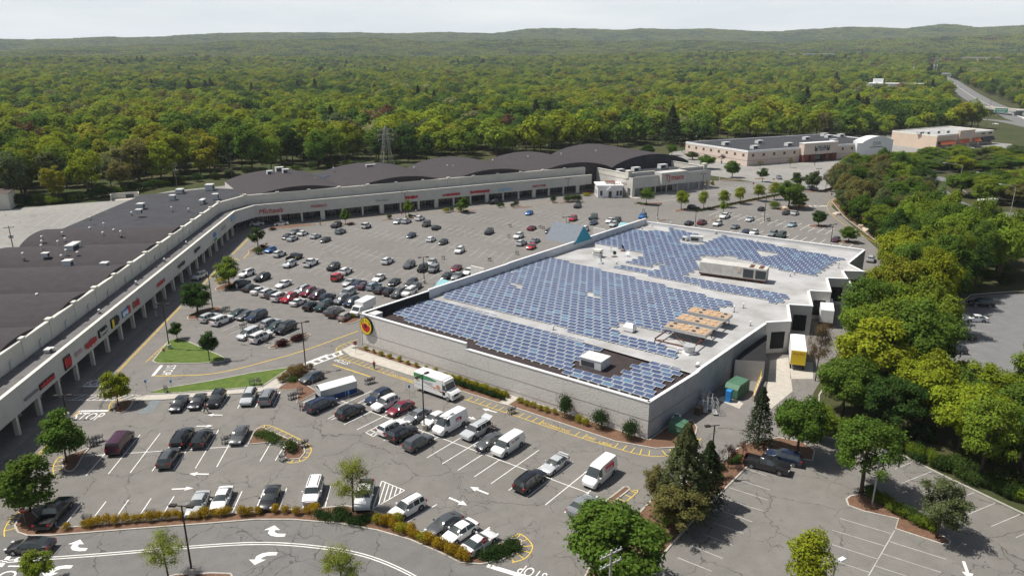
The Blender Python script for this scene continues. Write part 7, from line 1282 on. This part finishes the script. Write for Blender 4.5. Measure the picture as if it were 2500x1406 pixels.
# trash compactor, blue pallets, wire racks
g = G(1797,962).to_2d(); t = thing('trash_compactor', 'large green trash compactor container by the loading yard', 'compactor', (g.x, g.y, .05), ang(S00, q0)); mt = MATS['dumpster_green']
b = MB(); P = [(-2.2, .2), (-2.2, 1.7), (-1.4, 2.3), (1.9, 2.3), (2.3, 1.9), (2.3, .2)]; k = 6; b.v = [(x, -1.15, z) for x, z in P] + [(x, 1.15, z) for x, z in P]; b.f = [tuple(range(k))[::-1], tuple(range(k, 2 * k))] + [(i, (i + 1) % k, k + (i + 1) % k, k + i) for i in range(k)]; b.m = [0] * len(b.f); b.build('container', mt, t)
for x in (-1.5, -.5, .5, 1.5):
    for s in (-1, 1): MB().box((x, s * 1.19, .3), (.12, .1, 1.5)).build('rib', mt, t)
MB().box((0, 0, 0), (4.2, 1.6, .2)).build('skid', m_rust, t)
g = G(1778,979).to_2d(); t = thing('blue_crate_stack', 'stack of blue plastic crates leaning by the compactor', 'crates', (g.x, g.y, .05), .95)
for i in range(7): MB().box((0, 0, i * .27), (1.0, .8, .25)).build('crate', m_bluesign, t)
def wire_cage(px, label, s=1.0, rz=.9, cat='stock cart'):
    g = G(*px); t = thing('stock_cart', label, cat, (g.x, g.y, .05), rz, 'steel stock carts by the side wall'); b = MB()
    MB().box((0, 0, .15), (1.5 * s, .7, .08)).build('deck', m_metal, t)
    for x in (-.75, -.25, .25, .75):
        for y in (-.35, .35): b.tube([(x * s, y, .2), (x * s, y, 1.7 * s)], .03, 4)
    for z in (.7, 1.2, 1.7):
        for y in (-.35, .35): b.tube([(-.75 * s, y, z * s), (.75 * s, y, z * s)], .025, 4)
        for x in (-.75, .75): b.tube([(x * s, -.35, z * s), (x * s, .35, z * s)], .025, 4)
    b.build('wire_frame', m_metal, t)
    for x in (-.6, .6):
        for y in (-.28, .28): MB().cyl((x * s, y, 0), .07, .12, 8).build('caster', m_trim, t)
for i, (px, lab) in enumerate([((1712,985),'steel stock cart hard against the side wall'),((1722,990),'second steel stock cart from the side wall'),((1731,996),'third steel stock cart from the side wall'),((1720,1003),'steel stock cart with a brown load'),((1744,1008),'low steel stock cart standing apart')]): wire_cage(px, lab, 1.25, .9 + .15 * i)
g = G(1705,1010).to_2d(); t = thing('pallet_stack', 'stack of brown pallets beside the stock carts', 'pallets', (g.x, g.y, .05), .8)
for i in range(8): MB().box((0, 0, i * .16), (1.2, 1.0, .05)).build('pallet_deck', m_wood, t)
g = G(1650,1035).to_2d(); t = thing('condenser_box', 'white condenser box behind the green dumpster', 'condenser', (g.x, g.y, .1), .95); MB().box((0, 0, 0), (1.6, .9, 1.3)).build('housing', m_unit, t); MB().cyl((0, 0, 1.3), .35, .08, 12).build('fan', m_unitdark, t)
# ramp handrail
a, b_ = G(1838,980).to_2d(), G(1860,925).to_2d(); dd = (b_ - a).normalized(); t = thing('ramp_handrail', 'tan ramp wall with yellow handrail beside the loading yard', 'handrail', (a.x, a.y, 0), math.atan2(dd.y, dd.x)); L_ = (b_ - a).length; MB().box((L_ / 2, 0, 0), (L_, .25, 1.0)).build('low_wall', m_tan, t); b = MB(); b.tube([(0, 0, 1.6), (L_, 0, 1.9)], .05, 6); [b.tube([(x, 0, 1), (x, 0, 1.7)], .04, 5) for x in np.linspace(0, L_, 7)]; b.build('rail', m_yellow, t)
# boulders by the wood edge
for i, (x, y, s) in enumerate([(2043,524,1.5),(2102,553,1.2),(2115,565,1.4),(2110,560,.8),(2142,582,.9),(2155,560,1.0),(1915,511,1.6)]):
    bm = bmesh.new(); bmesh.ops.create_icosphere(bm, subdivisions=2, radius=s); rr = random.Random(i)
    for v in bm.verts: v.co *= rr.uniform(.8, 1.1); v.co.z *= .6
    me = bpy.data.meshes.new('boulder'); bm.to_mesh(me); bm.free(); me.materials.append(M('pale_boulder', (.50, .42, .34), .95, var=.15, vs=2)); g = G(x, y); place(me, 'boulder', None, (g.x, g.y, .2), 0, 'pale landscape boulder on the mulch bed', 'boulder', 'landscape boulders')
# ------------------------------------------------------------------ cart shelter
g = G(822,966).to_2d(); t = thing('cart_shelter', 'cart shelter with pale ridged roof, clear sides and blue skirt', 'cart shelter', (g.x, g.y, .03), R(38)); L_, W_ = 6.2, 2.3
m_clear = M('clear_panel', (.48, .49, .48), .35, spec=.4); m_bskirt = M('blue_skirt', (.02, .05, .19), .6)
b = MB(); b.face([(-L_ / 2, -W_ / 2 - .1, 2.2), (L_ / 2, -W_ / 2 - .1, 2.2), (L_ / 2, 0, 2.75), (-L_ / 2, 0, 2.75)]); b.build('roof_slope', m_capw, t); b = MB(); b.face([(-L_ / 2, 0, 2.75), (L_ / 2, 0, 2.75), (L_ / 2, W_ / 2 + .1, 2.2), (-L_ / 2, W_ / 2 + .1, 2.2)]); b.build('roof_slope', m_capw, t)
for s in (-1, 1):
    for j in range(3): MB().box((-L_ / 3 + j * L_ / 3, s * W_ / 2, .95), (L_ / 3 - .08, .04, 1.22)).build('side_panel', m_clear, t); MB().box((-L_ / 3 + j * L_ / 3, s * W_ / 2, .15), (L_ / 3 - .04, .06, .78)).build('skirt', m_bskirt, t)
    for j in range(4): MB().box((-L_ / 2 + j * L_ / 3, s * W_ / 2, 0), (.08, .08, 2.2)).build('post', m_grey, t)
MB().box((-L_ / 2, 0, 1.0), (.04, W_, 1.2)).build('end_panel', m_clear, t)
# ------------------------------------------------------------------ shopping carts
m_cart = M('cart_wire', (.10, .10, .11), .5, metal=.3); m_cart_h = M('cart_handle', (.30, .29, .28), .5)
cb = MB(); lo = [(-.38, -.2, .55), (.38, -.17, .55), (.38, .17, .55), (-.38, .2, .55)]; hi = [(-.5, -.3, 1.0), (.5, -.24, .95), (.5, .24, .95), (-.5, .3, 1.0)]
cb.face(lo[::-1])
for i in range(4):
    a, b_, c_, d_ = map(Vector, (lo[i], lo[(i + 1) % 4], hi[(i + 1) % 4], hi[i]))
    for q in range(7): cb.tube([a.lerp(b_, q / 6), d_.lerp(c_, q / 6)], .013, 4)
    for q in range(4): cb.tube([a.lerp(d_, q / 3), b_.lerp(c_, q / 3)], .014, 4)
cart_b = cb.mesh('basket', m_cart); cf = MB(); cf.tube([(-.45, -.24, .1), (.42, -.2, .1), (.42, .2, .1), (-.45, .24, .1)], .025, 5)
for y in (-.22, .22): cf.tube([(-.45, y, .1), (-.38, y, .55), (-.55, y, 1.0)], .025, 5); cf.tube([(.4, y, .1), (.36, y, .55)], .02, 5)
cart_f = cf.mesh('frame', m_cart); cart_h = MB().tube([(-.6, -.28, 1.03), (-.6, .28, 1.03)], .03, 6).mesh('handle', m_cart_h); cart_w = MB().tube([(0, -.025, .07), (0, .025, .07)], .07, 8).mesh('wheel', m_tyre)
for i, (px, lab, n) in enumerate([((405,958),'lone cart on the lawn path',1),((616,941),'cart standing left on the grass behind the silver SUV',1),((633,940),'cart standing right on the grass behind the silver SUV',1),((711,975),'cart',3),((733,962),'red-loaded cart on the mulch bed',1),((228,1082),'cart',3),((222,1090),'cart',2),((550,1082),'tipped pair cart',2),((215,1275),'cart at the shrub bed between empty bays',1),((370,1262),'cart alone in an empty bay by the golden shrubs',1),((691,1124),'cart at the tip of the triangular bed',1),((738,1092),'cart',2),((1173,1107),'cart behind the white cargo van',1),((1207,1056),'cart with packages behind the open tailgate',1),((898,938),'cart',3),((592,803),'cart',2),((648,837),'cart beside the white SUV at the dark red hedge',1),((547,762),'cart',3),((651,603),'cart',1),((1245,555),'cart between the black and dark red cars',1),((1242,580),'cart left of the white SUV',1),((1263,622),'cart near the blue gable',1),((1195,638),'cart alone in mid lot near the block wing wall',1),((1318,558),'left cart behind the dark red sedan',1),((1327,560),'right cart behind the dark red sedan',1),((1082,634),'cart alone near the silver hatchback',1),((1389,549),'cart behind the red SUV',1),((1571,517),'cart near the blue SUV at the wall end',1),((1874,540),'cart',3),((1247,1010),'cart',2),((736,1000),'cart',1)]):
    g = G(*px); z = .15 if px[1] < 965 and 390 < px[0] < 740 else .05
    for k in range(n):
        p = g + Vector((k * .34, k * .26, 0)) if n > 1 else g; l2 = lab if n == 1 and lab != 'cart' else 'shopping cart clustered near ' + {711: 'the mulch bed corner', 228: 'the purple van', 222: 'the purple van', 550: 'the dark grey sedan', 738: 'the triangular bed hatching', 898: 'the cart shelter end', 592: 'the silver minivan', 547: 'the silver SUV', 651: 'the blue hatchback', 1874: 'the lamp post behind the supermarket', 1247: 'the wall hedge end', 736: 'the navy SUV'}[px[0]]
        if n == 1 and lab != 'cart': l2 = 'grey shopping ' + lab
        t = thing('shopping_cart', l2, 'shopping cart', (p.x, p.y, z), rnd.uniform(0, 6.28) if n == 1 else .6, 'shopping carts left in the lots'); place(cart_b, 'basket', t); place(cart_f, 'frame', t); place(cart_h, 'handle', t)
        for x, y in ((-.42, -.22), (-.42, .22), (.38, -.18), (.38, .18)): place(cart_w, 'wheel', t, (x, y, 0))
# ------------------------------------------------------------------ people
m_skin = M('skin', (.42, .25, .18), .6); m_hair = M('dark_hair', (.03, .022, .018), .8)
def skinned(name, V, E, rad, mat, parent):
    me = bpy.data.meshes.new(name); me.from_pydata(V, E, []); me.materials.append(mat); o = bpy.data.objects.new(name, me); COL.objects.link(o); o.parent = parent
    md = o.modifiers.new('skin', 'SKIN'); md.use_smooth_shade = True; me.skin_vertices.new() if not me.skin_vertices else None
    for i, r_ in enumerate(rad): me.skin_vertices[0].data[i].radius = r_ if isinstance(r_, tuple) else (r_, r_); me.skin_vertices[0].data[i].use_root = i == 0
    s = o.modifiers.new('sub', 'SUBSURF'); s.levels = 1; s.render_levels = 1; return o
def person(px, label, rz, shirt, pants, stride=.25, arm=0.0, z=.05, shorts=False):
    g = G(*px); t = thing('person', label, 'person', (g.x, g.y, z), rz); s = stride
    V = [(0, 0, .95), (0, 0, 1.15), (0, 0, 1.40), (0, 0, 1.50), (.01, 0, 1.58), (.02, 0, 1.66), (0, 0, 1.74), (0, .10, .90), (s * .6, .10, .50), (s, .09, .08), (s + .14, .09, .04), (0, -.10, .90), (-s * .35, -.10, .50), (-s * 1.1, -.09, .10), (-s * 1.1 + .12, -.09, .04), (0, .18, 1.40), (-s * .4, .24, 1.12), (arm * .3 + .05 - s * .2, .22, .88 + arm * .35), (arm * .3 + .09 - s * .2, .22, .80 + arm * .38), (0, -.18, 1.40), (s * .3, -.24, 1.12), (arm * .3 + .12 + s * .3, -.22, .90 + arm * .35), (arm * .3 + .16 + s * .3, -.22, .82 + arm * .38)]
    E = [(0, 1), (1, 2), (2, 3), (3, 4), (4, 5), (5, 6), (0, 7), (7, 8), (8, 9), (9, 10), (0, 11), (11, 12), (12, 13), (13, 14), (2, 15), (15, 16), (16, 17), (17, 18), (2, 19), (19, 20), (20, 21), (21, 22)]
    rad = [(.13, .16), (.11, .14), (.12, .17), .06, .06, .10, .085, .085, .06, .045, .04, .085, .06, .045, .04, .055, .042, .034, .03, .055, .042, .034, .03]
    skinned('body', V, E, rad, m_skin, t)
    sv = [0, 1, 2, 15, 16, 19, 20]; mp_ = {v: i for i, v in enumerate(sv)}; skinned('shirt', [V[i] for i in sv], [(mp_[a], mp_[b]) for a, b in E if a in mp_ and b in mp_], [(.15, .18), (.135, .165), (.14, .19), .075, .06, .075, .06], shirt, t)
    pv = [0, 7, 8, 9, 11, 12, 13] if not shorts else [0, 7, 8, 11, 12]; mp_ = {v: i for i, v in enumerate(pv)}; skinned('trousers', [V[i] for i in pv], [(mp_[a], mp_[b]) for a, b in E if a in mp_ and b in mp_], [(.145, .175), .105, .085, .065, .105, .085, .065] if not shorts else [(.145, .175), .105, .085, .105, .085], pants, t)
    skinned('hair', [(-.02, 0, 1.68), (-.01, 0, 1.76)], [(0, 1)], [.115, .10], m_hair, t)
m_rshirt = M('red_cloth', (.42, .02, .05), .9); m_bcloth = M('black_cloth', (.02, .02, .022), .9); m_wcloth = M('white_cloth', (.65, .65, .64), .9); m_pcloth = M('pink_cloth', (.6, .42, .42), .9); m_ycl = M('pale_yellow_cloth', (.6, .6, .35), .9)
for a in [((503,1008),'person in a red shirt and black trousers walking between black cars',0.0,m_rshirt,m_bcloth,.32),((914,902),'person in a red shirt and dark shorts walking along the fire lane',1.2,m_rshirt,m_bcloth,.2,.8),((782,551),'person in dark red walking by the arcade island',.5,m_rshirt,m_bcloth,.15),((981,525),'person in red beside the lamp before the storefronts',.3,m_rshirt,m_bcloth,.2),((1016,523),'person in pale clothes behind the white SUV',2,m_wcloth,m_pcloth,.2),((579,708),'person in a pale yellow top behind the dark cars',1.2,m_ycl,m_wcloth,.15),((382,775),'person in white in the arcade shade',.8,m_wcloth,m_lblue,.2),((1201,1058),'person in dark clothes loading the open tailgate',3.6,m_bcloth,m_bcloth,.1,.9)]: person(*a)
# ================================================================== far buildings, houses, bridge
for px, py, d_, w_, dp, h_, mw_, mr_, nw, lab in FARB:
    P = far_pos(px, d_); rz = -math.atan2(P[0], P[1]) + .1; t = thing('distant_building', lab, 'building', P, rz); MB().box((0, 0, -3), (w_, dp, h_ + 3), 0, 0, 1).build('wall', [MATS[mw_], MATS[mr_]], t)
    for i in range(nw): MB().box((-w_ / 2 + w_ * (i + .5) / nw, -dp / 2 - .06, h_ * .35), (w_ / nw * .86, .12, h_ * .32)).build('window', m_glass, t)
    MB().box((0, 0, h_), (w_ + .6, dp + .6, .6), 0, 0, 0).build('roof_edge', m_capw, t)
for px, py, rzz, lab in [((650,322),8.0,.3,'grey-roofed house among the trees left of centre'),((703,284),6.5,.8,'pale-roofed house beside dark purple trees'),((1005,262),7,.2,'grey house roof deep in the forest'),((850,243),7,.5,'small blue-grey roof in the forest'),((1396,214),7,.3,'grey roof with chimney showing above the trees'),((2300,292),6,.4,'small brown-roofed house by the highway')]:
    P = G(*px); t = thing('house', lab, 'house', (P.x, P.y, 0), rzz); z = 10.5 if px[1] < 300 and px[0] < 2000 else 6.5; MB().box((0, 0, 0), (13, 9, z)).build('wall', m_sidew, t); b = MB(); x, y = 7, 5.2; b.face([(-x, -y, z), (x, -y, z), (x, 0, z + 3.2), (-x, 0, z + 3.2)]); b.face([(-x, 0, z + 3.2), (x, 0, z + 3.2), (x, y, z), (-x, y, z)]); b.face([(x, -y, z), (x, y, z), (x, 0, z + 3.2)]); b.face([(-x, y, z), (-x, -y, z), (-x, 0, z + 3.2)]); rf_ = b.build('roof', m_slate, t); MB().box((2, .5, z + 2), (1, 1, 3)).build('chimney', m_brick, rf_)
# overpass
a, b_ = G(2345,272).to_2d(), G(2490,286).to_2d(); dd = (b_ - a).normalized(); L_ = (b_ - a).length; t = thing('overpass', 'low concrete overpass crossing the highway', 'bridge', (a.x, a.y, 0), math.atan2(dd.y, dd.x)); MB().box((L_ / 2, 0, 5.2), (L_, 11, 1.3)).build('deck', m_sidew, t)
for s in (-1, 1): MB().box((L_ / 2, s * 5.4, 6.5), (L_, .3, 1.0)).build('parapet', m_conc, t)
for x in (4, L_ * .5, L_ - 4): MB().box((x, 0, 0), (1.6, 9, 5.2)).build('pier', m_sidew, t)
def gantry(px, ty, w_, h_, label):
    g = G(*px); h = hgt(px[0], px[1], ty); t = thing('highway_sign', label, 'highway sign', (g.x, g.y, 0), -math.atan2(g.x, g.y)); MB().box((0, 0, h - h_), (w_, .2, h_)).build('panel', M('highway_green', (.01, .22, .14), .5), t)
    for s in (-1, 1): MB().cyl((s * w_ * .35, .2, 0), .2, h, 8).build('post', m_grey, t)
    b = MB(); [b.box((-w_ * .35 + i * w_ * .14, -.14, h - h_ * (.42 if i % 2 else .45)), (w_ * .1, .05, h_ * .14)) for i in range(6)]; [b.box((-w_ * .3 + i * w_ * .14, -.14, h - h_ * .8), (w_ * .1, .05, h_ * .14)) for i in range(5)]; b.build('panel_strokes', m_signw, t)
gantry((2442,285), 265, 11, 4.2, 'wide green highway sign in front of the overpass'); gantry((2335,235), 213, 12, 7, 'green highway sign on the far bend'); gantry((2390,215), 190, 16, 6, 'distant green gantry sign among the trees')
for px, ty, lab in [((2272,215),143,'left of two slender antenna masts'),((2279,215),141,'right of two slender antenna masts'),((2223,200),155,'antenna mast left of the pair')]:
    g = G(px[0], 215); h = hgt(px[0], 215, ty); t = thing('antenna_mast', lab, 'antenna mast', (g.x, g.y, 0)); MB().tube([(0, 0, 0), (0, 0, h)], [.8, .4], 5).build('mast', m_grey, t); MB().cyl((0, 0, h * .8), 1.4, 2, 8).build('antenna_ring', m_capw, t)
# ================================================================== haze
b = MB(); X = 9400.0; z0, z1 = -6.0, 460.0
b.v = [(-X, -X, z0), (X, -X, z0), (X, X, z0), (-X, X, z0), (-X, -X, z1), (X, -X, z1), (X, X, z1), (-X, X, z1)]; b.f = [(3, 2, 1, 0), (4, 5, 6, 7), (0, 1, 5, 4), (1, 2, 6, 5), (2, 3, 7, 6), (3, 0, 4, 7)]; b.m = [0] * 6
mh = bpy.data.materials.new('haze'); mh.use_nodes = True; nt = mh.node_tree; nt.nodes.clear(); pv = N(nt, 'ShaderNodeVolumePrincipled'); pv.inputs['Color'].default_value = (.84, .92, 1.0, 1); pv.inputs['Density'].default_value = HAZE; pv.inputs['Anisotropy'].default_value = .0; o = N(nt, 'ShaderNodeOutputMaterial'); L(nt, pv.outputs[0], o.inputs['Volume'])
hz = b.build('haze', mh, kind='stuff')
# ================================================================== every label singles out one thing
ONES = ['', 'first', 'second', 'third', 'fourth', 'fifth', 'sixth', 'seventh', 'eighth', 'ninth', 'tenth', 'eleventh', 'twelfth', 'thirteenth', 'fourteenth', 'fifteenth', 'sixteenth', 'seventeenth', 'eighteenth', 'nineteenth']
TENS = ['', '', 'twenty', 'thirty', 'forty', 'fifty', 'sixty', 'seventy', 'eighty', 'ninety']; TENTH = ['', '', 'twentieth', 'thirtieth', 'fortieth', 'fiftieth', 'sixtieth', 'seventieth', 'eightieth', 'ninetieth']
def ordinal(n): return ONES[n] if n < 20 else TENTH[n // 10] if n % 10 == 0 else TENS[n // 10] + '-' + ONES[n % 10]
by = {}
for o in COL.objects:
    if o.parent is None and o.get('label') and o.get('kind') is None: by.setdefault(o['label'], []).append(o)
for lab, lst in by.items():
    if len(lst) > 1:
        lst.sort(key=lambda o: PX(o.location)[0])
        for i, o in enumerate(lst): o['label'] = f'{lab}, {ordinal(i + 1)} from left' if i + 1 < 100 else lab
